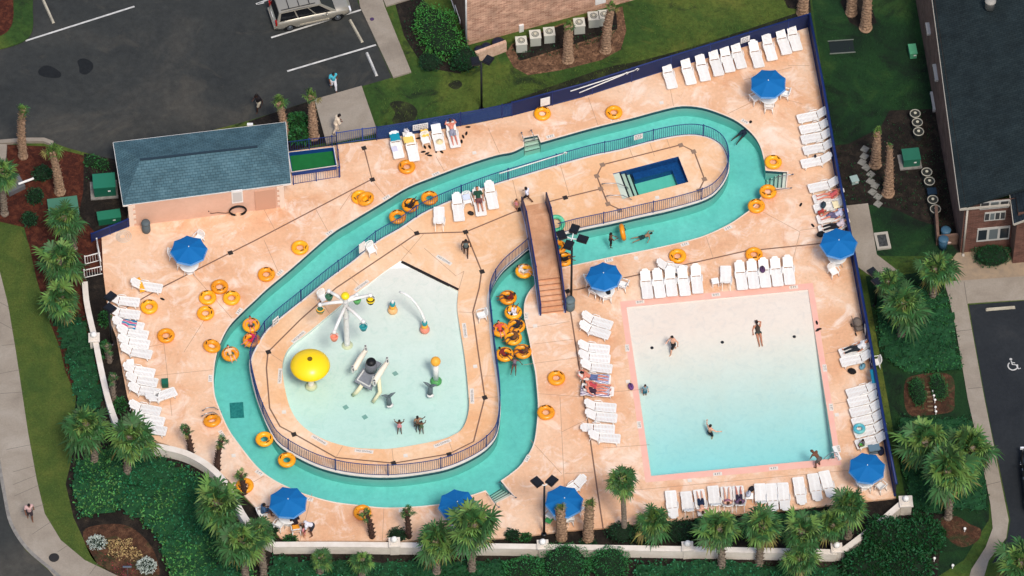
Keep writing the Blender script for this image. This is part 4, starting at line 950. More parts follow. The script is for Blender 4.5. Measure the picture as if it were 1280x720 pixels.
def chair(px, py, dx, dy, label):
    p = P(px, py, 0.42); loc = (p.x, p.y, 0); rz = heading(px, py, dx, dy) + math.pi   # dx,dy = where the sitter looks
    if not _ch: t = make_chair(label); t.location = loc; t.rotation_euler = (0, 0, rz); t['group'] = 'white plastic chairs'; _ch.append(t); return t
    return dup(_ch[0], loc, rz, label, 'white plastic chairs')
M_table = M_slat
def make_sidetable(label):
    t = thing('side_table', label, 'side table')
    m = MB(); m.box((0, 0, .41), (.42, .42, .025)); m.box((0, 0, .425), (.36, .36, .012)); m.build('table_top', M_table, t)
    for sx in (-.17, .17):
        for sy in (-.17, .17): m = MB(); m.tube([(sx, sy, .40), (sx * 1.1, sy * 1.1, 0)], [.028, .02], 6); m.build('leg', M_table, t)
    return t
_st = []
def sidetable(px, py, label, rz=0.1):
    p = P(px, py, .42); loc = (p.x, p.y, 0)
    if not _st: t = make_sidetable(label); t.location = loc; t.rotation_euler = (0, 0, rz); t['group'] = 'low white side tables'; _st.append(t); return t
    return dup(_st[0], loc, rz, label, 'low white side tables')
def make_table(label):
    t = thing('patio_table', label, 'table')
    m = MB(); m.lathe([(.50, .70), (.56, .705), (.57, .725), (.55, .735), (.0, .735)], n=28); m.build('table_top', M_table, t)
    for k in range(4):
        a = math.pi / 4 + k * math.pi / 2; m = MB(); m.tube([(.42 * math.cos(a), .42 * math.sin(a), .70), (.38 * math.cos(a), .38 * math.sin(a), .35), (.46 * math.cos(a), .46 * math.sin(a), 0)], [.035, .028, .025], 6); m.build('leg', M_table, t, smooth=True)
    return t
M_canopy = mat('umbrella_blue', srgb(0, 96, 160), 0.8, srgb(4, 104, 168), 1.5, 0.5, bump=0.15, bscale=3)
M_edge = mat('umbrella_edge', srgb(96, 150, 206), 0.7)
def make_umbrella(label):
    t = thing('patio_umbrella', label, 'umbrella'); RU = 1.10; n = 8; HR = 2.12; HT = 2.44
    m = MB(); vs = []; fs = []; ring = 6; sub = 4; N = n * sub
    for i in range(ring + 1):
        s = i / ring
        for k in range(N):
            a = 2 * math.pi * k / N; q = (k % sub) / sub; sag = math.sin(q * math.pi)
            rr = RU * s * (math.cos(math.pi / n) / math.cos((q - .5) * 2 * math.pi / n)) * (1 - .02 * sag * s)
            z = HT - (HT - HR) * (s ** 1.12) - .03 * sag * s * s
            vs.append((rr * math.cos(a), rr * math.sin(a), z))
    for i in range(ring):
        for k in range(N): fs.append((i * N + k, (i + 1) * N + k, (i + 1) * N + (k + 1) % N, i * N + (k + 1) % N))
    m.add(vs, fs, 0); m.build('canopy', M_canopy, t, smooth=False)
    lastring = [Vector(v) for v in vs[ring * N:]]; m = MB(); vs = []
    for k in range(N):
        p = lastring[k]; dwn = .10 + .03 * math.sin((k % sub) / sub * math.pi)
        vs += [(p.x * 1.004, p.y * 1.004, p.z + .004), (p.x * 1.035, p.y * 1.035, p.z - dwn)]
    m.add(vs, [(2 * k, 2 * k + 1, 2 * ((k + 1) % N) + 1, 2 * ((k + 1) % N)) for k in range(N)]); m.build('valance', M_edge, t)
    m = MB(); m.tube([(0, 0, 0), (0, 0, HT + .02)], .022, 8); m.build('pole', M_whitep, t, smooth=True)
    m = MB(); m.lathe([(.03, HT), (.035, HT + .03), (.02, HT + .07), (.0, HT + .08)], n=8); m.build('finial', M_whitep, t, smooth=True)
    for k in range(n):
        a = 2 * math.pi * k / n; m = MB(); m.bar((0.03 * math.cos(a), .03 * math.sin(a), HT - .05), (RU * .97 * math.cos(a), RU * .97 * math.sin(a), HR - .02), .014, .02); m.build('rib', M_whitep, t)
    m = MB(); m.lathe([(.24, .0), (.24, .05), (.06, .09), (.04, .3)], n=16); m.build('base', M_whitep, t, smooth=True)
    return t
_um = []; _tb = []
UMB = [(235,311,'blue umbrella over a table in front of the pump house',8),(962,101,'blue umbrella over a table below the upper row of loungers',20),(1048,301,'blue umbrella against the right fence at the service path',5),(757,343,'blue umbrella between the footbridge and the big pool',2),
       (1083,581,'blue umbrella in the lower right corner of the deck',14),(703,624,'blue umbrella behind the twin head lamp post at the lower edge',12),(571,629,'blue umbrella half covered by palm fronds beside the river steps',10),(359,626,'blue umbrella over the family table at the lower left',18)]
for x, y, lb, r in UMB:
    p = P(x, y, 2.27); loc = (p.x, p.y, 0)
    if not _um: u = make_umbrella(lb); u.location = loc; u.rotation_euler = (0, 0, R(r)); u['group'] = 'blue patio umbrellas'; _um.append(u)
    else: u = dup(_um[0], loc, R(r), lb, 'blue patio umbrellas', random.uniform(.96, 1.03))
    u.rotation_euler = (R(random.uniform(-3, 3)), R(random.uniform(-3, 3)), R(r))
    lt = 'round white table under the ' + lb
    lt = ' '.join(lt.split()[:16])
    if not _tb: q = make_table(lt); q.location = loc; q['group'] = 'white tables under the umbrellas'; _tb.append(q)
    else: dup(_tb[0], loc, R(r), lt, 'white tables under the umbrellas')
for a in [(217,318,12,0,'white chair left of the pump house umbrella'),(248,298,-8,8,'white chair behind the pump house umbrella'),(228,330,4,-10,'white chair in front of the pump house umbrella'),
          (944,123,12,-6,'white chair left under the upper umbrella'),(961,133,0,-12,'white chair in front of the upper umbrella'),(981,117,-12,-2,'white chair right of the upper umbrella'),
          (1047,319,0,-12,'white chair in front of the right fence umbrella'),(1042,339,6,8,'lone white chair below the right fence umbrella'),
          (737,350,12,-2,'white chair left of the bridge umbrella'),(743,364,8,-10,'white chair at the lower left of the bridge umbrella'),(779,356,-12,-4,'white chair right of the bridge umbrella'),(759,370,0,-12,'white chair with a dark bag in front of the bridge umbrella'),
          (328,641,12,-3,'white chair with blue clothes at the family table'),(349,656,8,-10,'empty white chair nearest the palms at the family table'),(370,661,-2,-12,'white chair with an orange towel at the family table'),
          (687,645,8,-10,'white chair with a green towel below the lower middle umbrella'),(711,649,-2,-12,'white chair below the lower middle umbrella'),(724,636,-12,-6,'white chair right of the lower middle umbrella'),
          (1083,607,0,-12,'white chair in front of the corner umbrella'),(1101,608,-9,-8,'white chair in the corner against the right fence'),
          (464,312,8,12,'white chair by the island railing next to a white notice'),(584,250,4,12,'white chair with a towel between two loungers on the island'),(602,394,-12,3,'white chair by the island railing right of the splash pool'),(404,372,8,10,'white chair behind the spray tree on the island'),
          (532,175,4,12,'white chair with a yellow towel between loungers by the blue fence'),(1094,453,-12,2,'white chair against the right fence beside two loungers')]:
    chair(*a)
for x, y, lb, rz in ((894,351,'low white side table left of a lounger above the big pool',.2),(163,452.5,'low white side table in the gap of the left column',.15),(937,620,'low white side table in the gap of the lower row',.0),(508,168,'low white side table with a bag by the blue fence',.2)): sidetable(x, y, lb, rz)

# ------------------------------------------------------------------ inflatable rings
M_ring = mat('yellow_vinyl', srgb(246, 164, 24), 0.32, srgb(236, 146, 20), 2.0, 0.7, spec=0.5, obj_rand=0.13)
M_handle = mat('black_rubber', srgb(28, 24, 22), 0.6)
def make_ring(label):
    t = thing('swim_ring', label, 'swim ring')
    m = MB(); m.torus((0, 0, .16), .365, .165, 36, 14, sz=.92); m.build('tube', M_ring, t, smooth=True)
    for sg in (-1, 1):
        m = MB(); a = R(62) * sg + (math.pi if sg < 0 else 0)
        c = Vector((.365 * math.cos(a), .365 * math.sin(a), 0)); tg = Vector((-math.sin(a), math.cos(a), 0))
        m.tube([c - tg * .11 + Vector((0, 0, .30)), c - tg * .06 + Vector((0, 0, .345)), c + tg * .06 + Vector((0, 0, .345)), c + tg * .11 + Vector((0, 0, .30))], .028, 6); m.build('handle', M_handle, t, smooth=True)
    m = MB(); m.lathe([(.02, .318), (.02, .335)], (.365, -.05, 0), 8); m.build('valve', M_handle, t)
    return t
_rg = []
RINGS = {}
def ring(px, py, label, z=0.0, tilt=None, s=1.0):
    p = P(px, py, z + .16); loc = (p.x, p.y, z)
    if not _rg: t = make_ring(label); t.location = loc; t['group'] = 'yellow swim rings'; _rg.append(t)
    else: t = dup(_rg[0], loc, random.uniform(0, 6.28), label, 'yellow swim rings', s)
    if tilt: t.rotation_euler = (tilt[0], tilt[1], random.uniform(0, 6.28) if len(tilt) < 3 else tilt[2])
    RINGS[label] = t; return t
WZ = -0.17
for a in [(678,142,'yellow ring left of its neighbour beside the long navy fence'),(767.5,140.5,'yellow ring above the river in front of leaning rescue poles'),(508.5,208.5,'yellow ring just below the yellow towel lounger'),
          (450,246.5,'yellow ring lying under another ring at the river bend'),(375,309.5,'yellow ring on the slope of deck above the river, upper of two'),(333,343,'yellow ring on the deck by the river, lower of two'),
          (186.5,383.5,'yellow ring right of the dark lamp heads at the left'),(274.5,358.5,'top yellow ring of four lying together'),(289.5,372.5,'rightmost yellow ring of four lying together'),(259.5,372,'leftmost yellow ring of four lying together'),(257,391.5,'lowest yellow ring of four lying together'),
          (207.5,419.5,'yellow ring alone in the middle of the left deck'),(966.5,202.5,'yellow ring above the river steps at the right'),(960,239.5,'yellow ring just below the river steps at the right'),(945.5,257.5,'yellow ring at the right bend, lower of the pair'),
          (847,320,'yellow ring behind the crosswise lounger'),(942.5,318,'yellow ring behind the five loungers over the pool'),(695.5,472.5,'yellow ring between the river and the central loungers, upper one'),(682.5,515.5,'yellow ring at the river edge, below its neighbour'),
          (453,640.5,'yellow ring behind a slim young palm at the lower edge'),(306,607,'yellow ring half hidden by palms at the lower left')]: ring(*a)
t = ring(458, 248.5, 'yellow ring on top of another ring at the river bend', .22, (R(14), R(8)))
ring(264, 433, 'yellow ring leaning over the left river edge', .0, (R(6), R(16), 1.0)); ring(265.5, 526.5, 'yellow ring by the handrail at the lower left river bend', .06, (R(-16), 0, .4))
for a in [(497,271,'empty yellow ring floating under the island railing, left of a rider'),(537,247.5,'empty yellow ring floating under the island railing, right of a rider'),(330.5,549,'empty yellow ring floating at the lower left, upper one'),(358.5,575,'empty yellow ring floating below the lower left railing'),
          (513,256.5,'yellow ring carrying the dark swimmer between two empty rings'),(288,442.5,'yellow ring carrying a rider alone near the left bank'),(314,406.5,'yellow ring carrying a rider beside the spray mushroom railing'),(314.5,425,'yellow ring under the rider in pink and red'),
          (655,339,'yellow ring carrying a rider close to the footbridge'),(635,372,'yellow ring carrying two reclining riders left of the footbridge foot'),(641.5,390.5,'yellow ring carrying a rider in white'),(645.5,407.5,'yellow ring below the rider in white at the narrow channel'),(625.5,412,'yellow ring at the railing side of the crowded channel'),
          (641.5,422.5,'yellow ring in the middle of the crowded channel'),(631,443,'lower left yellow ring of the crowded channel'),(653.5,439.5,'lower right yellow ring of the crowded channel'),(705,324,'yellow ring with a rider just right of the footbridge'),(697,309,'yellow ring almost hidden behind the footbridge')]: ring(*a, WZ)
ring(775, 289, 'yellow ring held upright by a boy standing in the river', .12, (0, R(82), R(8)))
p = P(695, 280, .14); t = thing('swim_ring', 'green swim ring leaning behind the island railing by the bridge', 'swim ring', (p.x, p.y, 0))
m = MB(); m.torus((0, 0, .2), .42, .13, 32, 12, rot=Euler((R(22), 0, 0)).to_matrix()); m.build('tube', mat('green_vinyl', srgb(110, 206, 168), 0.3, srgb(60, 176, 130), 1.4, 1), t, smooth=True)

# ------------------------------------------------------------------ lamps
def floodlamp(label, base, heads, h, arms, post_r=.06, z0=0.0):
    """base pixel on the ground; heads: list of (dx, dy, yaw) in metres from the pole top"""
    p = P(*base, z0); t = thing('lamp_post', label, 'lamp post', p)
    m = MB(); m.tube([(0, 0, 0), (0, 0, h)], [post_r * 1.25, post_r], 10); m.build('pole', M_dark, t, smooth=True)
    m = MB(); m.lathe([(.16, 0), (.16, .06), (.1, .1)], n=12); m.build('base_plate', M_dark, t)
    for dx, dy, yaw in heads:
        m = MB(); m.box((dx, dy, h + .06), (.50, .62, .13), yaw); m.box((dx, dy, h + .14), (.40, .50, .05), yaw); hd = m.build('lamp_head', M_dark, t)
        m = MB(); m.bar((0, 0, h - .03), (dx * .8, dy * .8, h + .03), .06, .06); m.build('arm', M_whitep if arms else M_dark, t)
        m = MB(); m.box((dx, dy, h - .012), (.40, .50, .012), yaw); m.build('lens', mat('lamp_lens', srgb(196, 196, 190), 0.3), hd)
    return t
floodlamp('four headed black lamp post beside the footbridge', (714,374), [(-.62,.22,R(20)),(.14,.66,R(-20)),(.62,-.08,R(70)),(-.20,-.52,R(-20))], 5.9, True)
floodlamp('twin head black lamp post by the lower middle umbrella', (680,668), [(-.42,.2,R(40)),(.42,.28,R(-40))], 4.9, True)
floodlamp('twin head black lamp post on the lawn behind the blue fence', (602,136), [(-.36,0,R(10)),(.42,.1,R(-30))], 4.5, False, z0=GZ)
floodlamp('twin head dark lamp post at the left column of loungers', (140,430), [(.12,.45,R(-40)),(.14,-.40,R(50))], 4.0, True)
floodlamp('twin head dark lamp post by the palms at the right fence', (1094,382), [(-.25,.45,R(35)),(-.02,-.25,R(35))], 2.6, False, z0=GZ)

# ------------------------------------------------------------------ splash pool play gear
M_yel = mat('yellow_gelcoat', srgb(250, 212, 16), 0.3, spec=0.5); M_cream = mat('cream_gelcoat', srgb(236, 226, 206), 0.4); M_pale = mat('pale_yellow', srgb(226, 220, 184), 0.45)
M_green = mat('leaf_green_gelcoat', srgb(92, 168, 96), 0.4); M_teal = mat('teal_gelcoat', srgb(40, 140, 146), 0.4); M_salmon = mat('salmon_gelcoat', srgb(228, 140, 116), 0.45); M_dgreen = mat('dark_green_gelcoat', srgb(60, 110, 84), 0.45)
M_orange = mat('orange_gelcoat', srgb(240, 170, 60), 0.4)
KZ = -.30
p = P(389, 483, KZ); t = thing('spray_mushroom', 'big yellow mushroom fountain in the splash pool', 'fountain', p)
m = MB(); m.lathe([(.30, 0), (.28, .06), (.17, .12), (.16, 1.9), (.2, 2.1)], n=18); m.build('stem', M_cream, t, smooth=True)
m = MB(); m.lathe([(.36, 0), (.36, .05), (.26, .12), (.18, .14)], n=18); m.build('foot', M_pale, t, smooth=True)
m = MB(); m.lathe([(.15, 2.0), (.95, 1.93), (1.12, 1.98), (1.17, 2.08), (1.12, 2.22), (.95, 2.42), (.7, 2.58), (.4, 2.68), (.12, 2.72), (.0, 2.72)], n=40); m.build('cap', M_yel, t, smooth=True)
m = MB(); m.lathe([(.15, 2.70), (.15, 2.75), (.0, 2.755)], n=14); m.build('nozzle', mat('brown_nozzle', srgb(110, 88, 20), 0.5), t)
# spray tree
p = P(434, 432, KZ); t = thing('bucket_tree', 'tall white spray pole with six tipping buckets', 'fountain', p)
m = MB(); m.lathe([(.20, 0), (.17, .1), (.15, 4.6), (.17, 4.7)], n=16); m.build('pole', M_whitep, t, smooth=True)
m = MB(); m.lathe([(.34, 0), (.34, .05), (.22, .12)], n=18); m.build('foot', M_pale, t, smooth=True)
for z in (2.8, 3.6, 4.3): m = MB(); m.lathe([(.17, z), (.19, z + .03), (.19, z + .09), (.17, z + .12)], n=16); m.build('collar', mat('grey_collar', srgb(196, 196, 196), .5), t, smooth=True)
m = MB(); m.ell((0, 0, 4.88), (.26, .26, .22), 14, 9); m.build('finial', M_yel, t, smooth=True)
for (ex, ey, z, cm, cm2) in ((400,381,4.1,M_orange,M_dgreen),(411,364,4.5,M_dgreen,M_dgreen),(446,368.5,4.3,M_green,M_green),(463,369,4.2,M_black,M_yel),(454,402,3.9,M_teal,M_teal),(417.5,415,3.7,M_salmon,M_salmon)):
    e = P(ex, ey, z + KZ) - p; h0 = 4.35 if z > 4 else 3.95
    m = MB(); m.tube([(0, 0, h0), Vector((0, 0, h0)).lerp(e, .5) + Vector((0, 0, .05)), e], [.11, .10, .09], 10); m.ell(e, (.14, .14, .14), 10, 6); m.build('arm', M_whitep, t, smooth=True)
    m = MB(); c = e + Vector((0, 0, -.5)); m.lathe([(.05, -.30), (.18, -.24), (.24, .0), (.25, .14), (.19, .15), (.15, -.08)], c, 14, rot0=.3); bk = m.build('bucket', cm, t, smooth=True)
    if cm2 is not cm: m = MB(); m.lathe([(.252, -.02), (.262, .0), (.262, .08), (.252, .10)], c, 14); m.build('bucket_band', cm2, bk)
    m = MB(); m.tube([c + Vector((-.24, 0, .12)), e + Vector((-.03, 0, -.05)), e + Vector((.03, 0, -.05)), c + Vector((.24, 0, .12))], .02, 6); m.build('bucket_yoke', M_whitep, bk)
# arching jet and two stacked-ball jets
def ballstack(label, px, py, big):
    p = P(px, py, KZ + .1); t = thing('ball_fountain', label, 'fountain', p)
    m = MB(); m.ell((0, 0, .18), (.30, .30, .27), 18, 10); m.build('lower_ball', M_salmon if big else mat('pale_orange', srgb(232, 178, 120), .45), t, smooth=True)
    m = MB(); m.ell((0, 0, .52), (.20, .20, .19), 16, 9); m.build('middle_ball', M_orange, t, smooth=True)
    m = MB(); m.lathe([(.15, .66), (.16, .70), (.16, .88), (.13, .92)], n=16); m.build('collar', M_teal, t, smooth=True)
    m = MB(); m.lathe([(.10, .90), (.09, 1.05), (.05, 1.16)], n=12); m.build('nozzle', M_whitep, t, smooth=True)
    return t, p
t, p = ballstack('stacked ball fountain whose white tube arches to the left', 531, 414, True)
pts = []
for k in range(15):
    s = k / 14; e = P(500, 366, 0) - P(531, 414, 0); pts.append(Vector((e.x * (s ** 1.3) * .98, e.y * .30 * s, 1.0 + 1.75 * math.sin(s * R(100)))))
m = MB(); m.tube(pts, [.09 - .03 * k / 14 for k in range(15)], 10); m.build('arch_tube', M_whitep, t, smooth=True)
ballstack('small stacked ball fountain with a white nozzle', 491, 390, False)
p = P(545, 477, KZ); t = thing('ball_post', 'white post with a yellow ball on a green foot', 'fountain', p)
m = MB(); m.lathe([(.34, 0), (.34, .1), (.26, .2), (.18, .24)], n=20); m.build('foot', M_green, t, smooth=True)
m = MB(); m.lathe([(.16, .2), (.16, 1.75)], n=16); m.build('post', M_whitep, t, smooth=True)
m = MB(); m.ell((0, 0, 2.0), (.30, .30, .30), 18, 12); m.build('ball', M_orange, t, smooth=True)
# climbing frame with slide
p = P(462, 487, KZ); t = thing('play_slide', 'grey and cream toddler slide frame in the middle of the splash pool', 'slide', p, world=True)
M_grey = mat('grey_deck', srgb(128, 132, 138), 0.6, srgb(108, 112, 120), 3, .6); M_rim = mat('pale_rim', srgb(206, 206, 202), .5)
def W(x, y, z): return P(x, y, z + KZ)
def quadbox(name, pts, th, m_):
    a_ = [Vector(q) for q in pts]; nrm = (a_[1] - a_[0]).cross(a_[2] - a_[0]).normalized() * th
    mb = MB(); vs = a_ + [q - nrm for q in a_]; mb.add(vs, [(0, 1, 2, 3), (7, 6, 5, 4), (0, 4, 5, 1), (1, 5, 6, 2), (2, 6, 7, 3), (3, 7, 4, 0)]); return mb.build(name, m_, t)
quadbox('upper_platform', [W(458,459,1.3), W(466,467,1.3), W(477,454,1.3), W(463,447,1.3)], .08, M_grey)
quadbox('slide_chute', [W(443,477,.9), W(464,488,.9), W(470,468,1.28), W(454,460,1.28)], .10, M_grey)
m = MB()
for a_, b_ in (((446.5,475,.98),(462,483.5,.98)),((446.5,475,.98),(455,463,1.30)),((462,483.5,.98),(467,470,1.28))): m.bar(W(*a_), W(*b_), .07, .07)
m.build('chute_rim', M_rim, t)
m = MB(); c_ = W(464, 459, 1.5); m.lathe([(.36, -.22), (.36, .2), (.30, .42), (.26, .44)], c_, 20); m.build('tunnel_drum', mat('drum_grey', srgb(104, 106, 112), .5), t, smooth=True)
m = MB(); m.ell(c_ + Vector((0, .0, .52)), (.30, .30, .20), 16, 8); m.build('drum_cap', M_black, t, smooth=True)
for (a_, b_, zz) in (((443,461),(457,438),1.5), ((467,479),(484,453),1.5)):
    m = MB(); q0, q1 = W(*a_, zz), W(*b_, zz); m.tube([q0 + (q0 - q1) * .06, q0, q0.lerp(q1, .5) + Vector((0, 0, .06)), q1, q1 + (q1 - q0) * .04], [.09, .17, .18, .15, .09], 12); m.build('side_beam', M_cream, t, smooth=True)
for (x, y, z) in ((441,456,1.75),(457,430,1.75),(484,445,1.75),(468,473,1.75)):
    q = W(x, y + 6, z); f = MB(); f.lathe([(.05, -.3), (.09, -.15), (.10, .05), (.06, .2), (.08, .28), (.05, .36), (.01, .38)], q, 10); fg = f.build('finial', M_whitep, t, smooth=True)
    f = MB(); f.ell(q + Vector((.02, -.07, .05)), (.045, .03, .16), 8, 6); f.ell(q + Vector((0, -.03, .33)), (.06, .06, .05), 8, 5); f.build('finial_mark', mat('finial_grey', srgb(74, 72, 74), .6), fg, off=t.location)
for (pts) in ([W(473,470,1.4), W(475,490,.45), W(466,503,.05)], [W(452,482,.9), W(446,490,.3), W(441,494,.05)]):
    m = MB(); m.tube(pts, [.12, .13, .11], 10); m.build('leg', M_pale, t, smooth=True)
# little fluke spouts on white feet
for x, y, lb in ((538,492,'grey fluke shaped spout below the yellow ball post'),(486,505,'grey fluke shaped spout below the toddler slide')):
    p = P(x, y, KZ + .25); t = thing('fluke_spout', lb, 'fountain', p, R(-15 if x > 500 else 15), group='fluke shaped spouts')
    m = MB(); m.ell((.03, -.16, .06), (.22, .16, .12), 12, 7, jit=.12); m.build('foot', M_whitep, t, smooth=True)
    m = MB(); m.tube([(0, -.1, .1), (0, 0, .45), (0, .02, .72)], [.17, .15, .10], 10); m.build('stalk', mat('fluke_grey', srgb(92, 104, 108), .45), t, smooth=True)
    for sg in (-1, 1): m = MB(); m.tube([(0, .02, .66), (sg * .20, .03, .86), (sg * .42, .02, .98)], [.11, .09, .02], 8); m.build('fluke', MATS['fluke_grey'], t, smooth=True)
# floor drains of the splash and main pool
for x, y, wh in ((494,467,'right of the toddler slide'),(432,508,'below left of the toddler slide'),(456,520,'nearest the raised arm children')):
    p = P(x, y, -.33); m = MB(); m.box((p.x, p.y, kz(p.x, p.y) + .012), (.28, .28, .02), .6); o = m.build('floor_grate', mat('grate_teal', srgb(150, 178, 170), .7)); tag(o, 'grey square floor grate on the splash pool bottom ' + wh, 'floor grate', 'grates on the splash pool bottom'); 
for x, y, wh in ((815,433,'left of the walking man'),(903,426,'between the walking man and the stretched out woman'),(993,419,'right of the stretched out woman')):
    p = P(x, y, 0); m = MB(); m.lathe([(.10, 0), (.10, .03), (.05, .04)], (p.x, p.y, pz(p.x, p.y) + .003), 12); o = m.build('floor_jet', M_dark); tag(o, 'small dark floor jet ' + wh, 'floor jet', 'dark floor jets in the big pool')
p = P(296, 512, -.9); m = MB(); m.box((0, 0, 0), (.8, 1.1, .05), .08); o = m.build('floor_grate', mat('grate_dark', srgb(74, 146, 142), .7, srgb(50, 120, 120), 6, 1)); o.location = (p.x, p.y, RIVZ + .03); tag(o, 'large dark grate on the river bottom at the left bend', 'floor grate')

# ------------------------------------------------------------------ deck fittings
for i, (x, y, lb) in enumerate([(288,316,'near the pump house umbrella'),(465.5,224.5,'below the bare deck by the tank'),(455,185,'beside the tank enclosure'),(521,291.5,'at the left corner of the island lawn chairs'),(582,290,'above the walking girl'),(648.5,262,'at the left head of the footbridge'),(706.5,247,'between the footbridge and the spa'),
        (751,236,'left of the spa rails, middle'),(746,220,'left of the spa rails, upper'),(753,206,'above the spa rails'),(760,255,'lower left of the spa'),(774.5,263,'against the railing below the spa'),(851,181.5,'above the far corner of the spa'),(867,189.5,'right of the far corner of the spa'),(880.5,224,'right of the spa'),(874,238,'at the railing right of the spa'),
        (335.5,440,'left of the spray mushroom'),(367.5,543,'at the lower left island railing'),(492,579,'at the lowest point of the island railing'),(561.5,568,'at the lower right island railing'),(606,497,'right of the green footed post'),(602.5,339.5,'between the girl and the river railing'),(709.5,364,'beside the footbridge bin')]):
    p = P(x, y, .008); brown = 740 < x < 890 and y < 270
    o = MB(); o.box((0, 0, 0), (.29, .29, .014), .35); o = o.build('drain_cover', mat('brown_drain', srgb(140, 116, 98), .8) if brown else mat('dark_drain', srgb(46, 40, 38), .8)); o.location = p
    tag(o, '%s square drain cover %s' % ('brown' if brown else 'black', lb), 'drain cover', 'square drain covers')
for i, (x, y, lb) in enumerate([(593,191,'above the river left of the notch'),(795,322.5,'above the bridge umbrella'),(669,407.5,'by the narrow channel'),(862,600.5,'below the big pool'),(507,569.5,'below the splash pool'),(355,515,'left of the splash pool'),(594,458,'right of the splash pool'),(292,569.5,'at the lower left river bend'),(1046,518.5,'right of the big pool'),(827,128.5,'above the river at the upper fence'),(821.5,247,'in front of the spa'),(785,477,'left of the big pool by a purple bag')]):
    p = P(x, y, .008); o = MB(); o.box((0, 0, 0), (.24, .24, .014), .15); o = o.build('skimmer_lid', M_coping); o.location = p; tag(o, 'white square skimmer lid ' + lb, 'skimmer lid', 'white skimmer lids')
# depth markers: white tiles with black lettering
M_ink = mat('black_ink', srgb(40, 42, 46), .7)
_font = {}
def letters(txt, size):
    k = (txt, size)
    if k not in _font:
        cu = bpy.data.curves.new('lettering', 'FONT'); cu.body = txt; cu.size = size; cu.align_x = 'CENTER'; cu.align_y = 'CENTER'; o = bpy.data.objects.new('lettering', cu); C.objects.link(o)
        me = bpy.data.meshes.new_from_object(o.evaluated_get(bpy.context.evaluated_depsgraph_get())); bpy.data.objects.remove(o); me.materials.clear(); me.materials.append(M_ink); _font[k] = me
    return _font[k]
def marker(px, py, dx, dy, txt, where, wd=.52, size=.2, z=.006):
    p = P(px, py, z); v = P(px + dx, py + dy, z) - p; rz = math.atan2(v.y, v.x)
    o = MB(); o.box((0, 0, 0), (wd, .24, .006)); o = o.build('depth_marker', M_coping); o.location = p; o.rotation_euler = (0, 0, rz)
    tag(o, 'white tile reading %s %s' % (txt, where), 'depth marker', 'white depth and warning tiles')
    l = bpy.data.objects.new('lettering', letters(txt, size)); C.objects.link(l); l.parent = o; l.location = (0, 0, .0042)
for a in [(412,291,30,-18,'3 FT','on the river edge under the twin rings'),(545,217.5,30,-11,'3 FT','on the river edge left of the notch'),(483,247,30,-17,'3 FT','on the river edge at the upper bend'),(688,170.5,30,-8,'3 FT','on the river edge right of the notch'),(768,149,30,-7,'3 FT','on the river edge by the upper yellow ring'),(931,152,28,16,'3 FT','on the river edge at the far right bend'),
          (910,285,30,-12,'3 FT','on the river edge below the right bend'),(856,305.5,30,-8,'3 FT','on the river edge behind the crosswise lounger'),(761,325.5,30,-6,'3 FT','on the river edge above the bridge umbrella'),(350,341,30,-27,'3 FT','on the river edge by the lone ring'),(299,389,20,-27,'3 FT','on the river edge by the four rings'),(263,473,2,-30,'3 FT','on the left river edge'),
          (277,542,16,26,'3 FT','on the lower left river edge'),(324,591,28,18,'3 FT','on the river edge near the hidden ring'),(386,624,30,8,'3 FT','on the river edge by the family umbrella'),(504,638,30,0,'3 FT','on the river edge at the slim palms'),(659,573,-12,20,'3 FT','on the river edge above the lower steps'),(658,395,1,-30,'3 FT','at the footbridge foot')]: marker(*a)
for a in [(373,421,30,-26,'NO DIVING','beside the spray mushroom'),(350,470,2,-30,'NO DIVING','left of the splash pool'),(399,550,28,16,'NO DIVING','at the lower left of the splash pool'),(455,564,30,3,'NO DIVING','at the bottom of the splash pool'),(553,554,30,-12,'NO DIVING','at the lower right of the splash pool'),(581,413,4,30,'NO DIVING','at the right of the splash pool'),(590,495,1,30,'NO DIVING','below the right side of the splash pool'),(452,357,30,-22,'NO DIVING','above the spray tree'),(555,325,30,18,'NO DIVING','above the black edge of the splash pool')]: marker(*a, wd=1.1, size=.17)
for a in [(800,377.5,30,-3,'0 FT','on the pink coping under the loungers'),(895,368.5,30,-3,'0 FT','on the pink coping beside the little table'),(992,359,30,-3,'0 FT','on the pink coping at the far corner'),(784,435,3,30,'2 FT','on the left pink coping'),(799,531,3,30,'3 FT','on the lower left pink coping'),(1031,460,4,30,'2 FT','on the right pink coping'),(1039,509,4,30,'3 FT','on the lower right pink coping'),(1048,561,5,30,'4 FT','by the corner ladder'),(897,592.5,30,-3,'4 FT','on the lower pink coping'),(967,585.5,30,-3,'4 FT','on the lower pink coping near the bending man')]: marker(*a, z=.012)
m = MB(); m.wall(G([(502,327),(573,362)]), .16, -.06, .012); o = m.build('black_edge_tile', mat('black_edge', srgb(34, 28, 26), .6)); o['kind'] = 'structure'
# handrails
def rail(label, pts, r=.025):
    q = [P(x, y, z) for x, y, z in pts]; t = thing('handrail', label, 'handrail', q[0], world=True); m = MB(); m.tube(q, r, 8); m.build('tube', M_steel, t, smooth=True)
    for e in (q[0], q[-1]): m = MB(); m.lathe([(.055, -.004), (.055, .02), (.03, .03)], (e.x, e.y, max(e.z, -1.0)), 10); m.build('flange', M_steel, t)
rail('steel handrail on the upper side of the spa steps', [(753,230,0),(753,230,.8),(757,229,.88),(772,229,.85),(784,234,.3),(786,236,-.5)])
rail('steel handrail on the lower side of the spa steps', [(759,245,0),(759,245,.8),(763,244,.88),(778,244,.85),(789,249,.3),(791,251,-.5)])
rail('steel handrail above the right river steps', [(991,218,0),(991,218,.8),(988,218,.86),(972,221,.6),(962,226,-.3)]); rail('steel handrail below the right river steps', [(989,235,0),(989,235,.8),(986,235,.86),(970,237,.5),(960,240,-.3)])
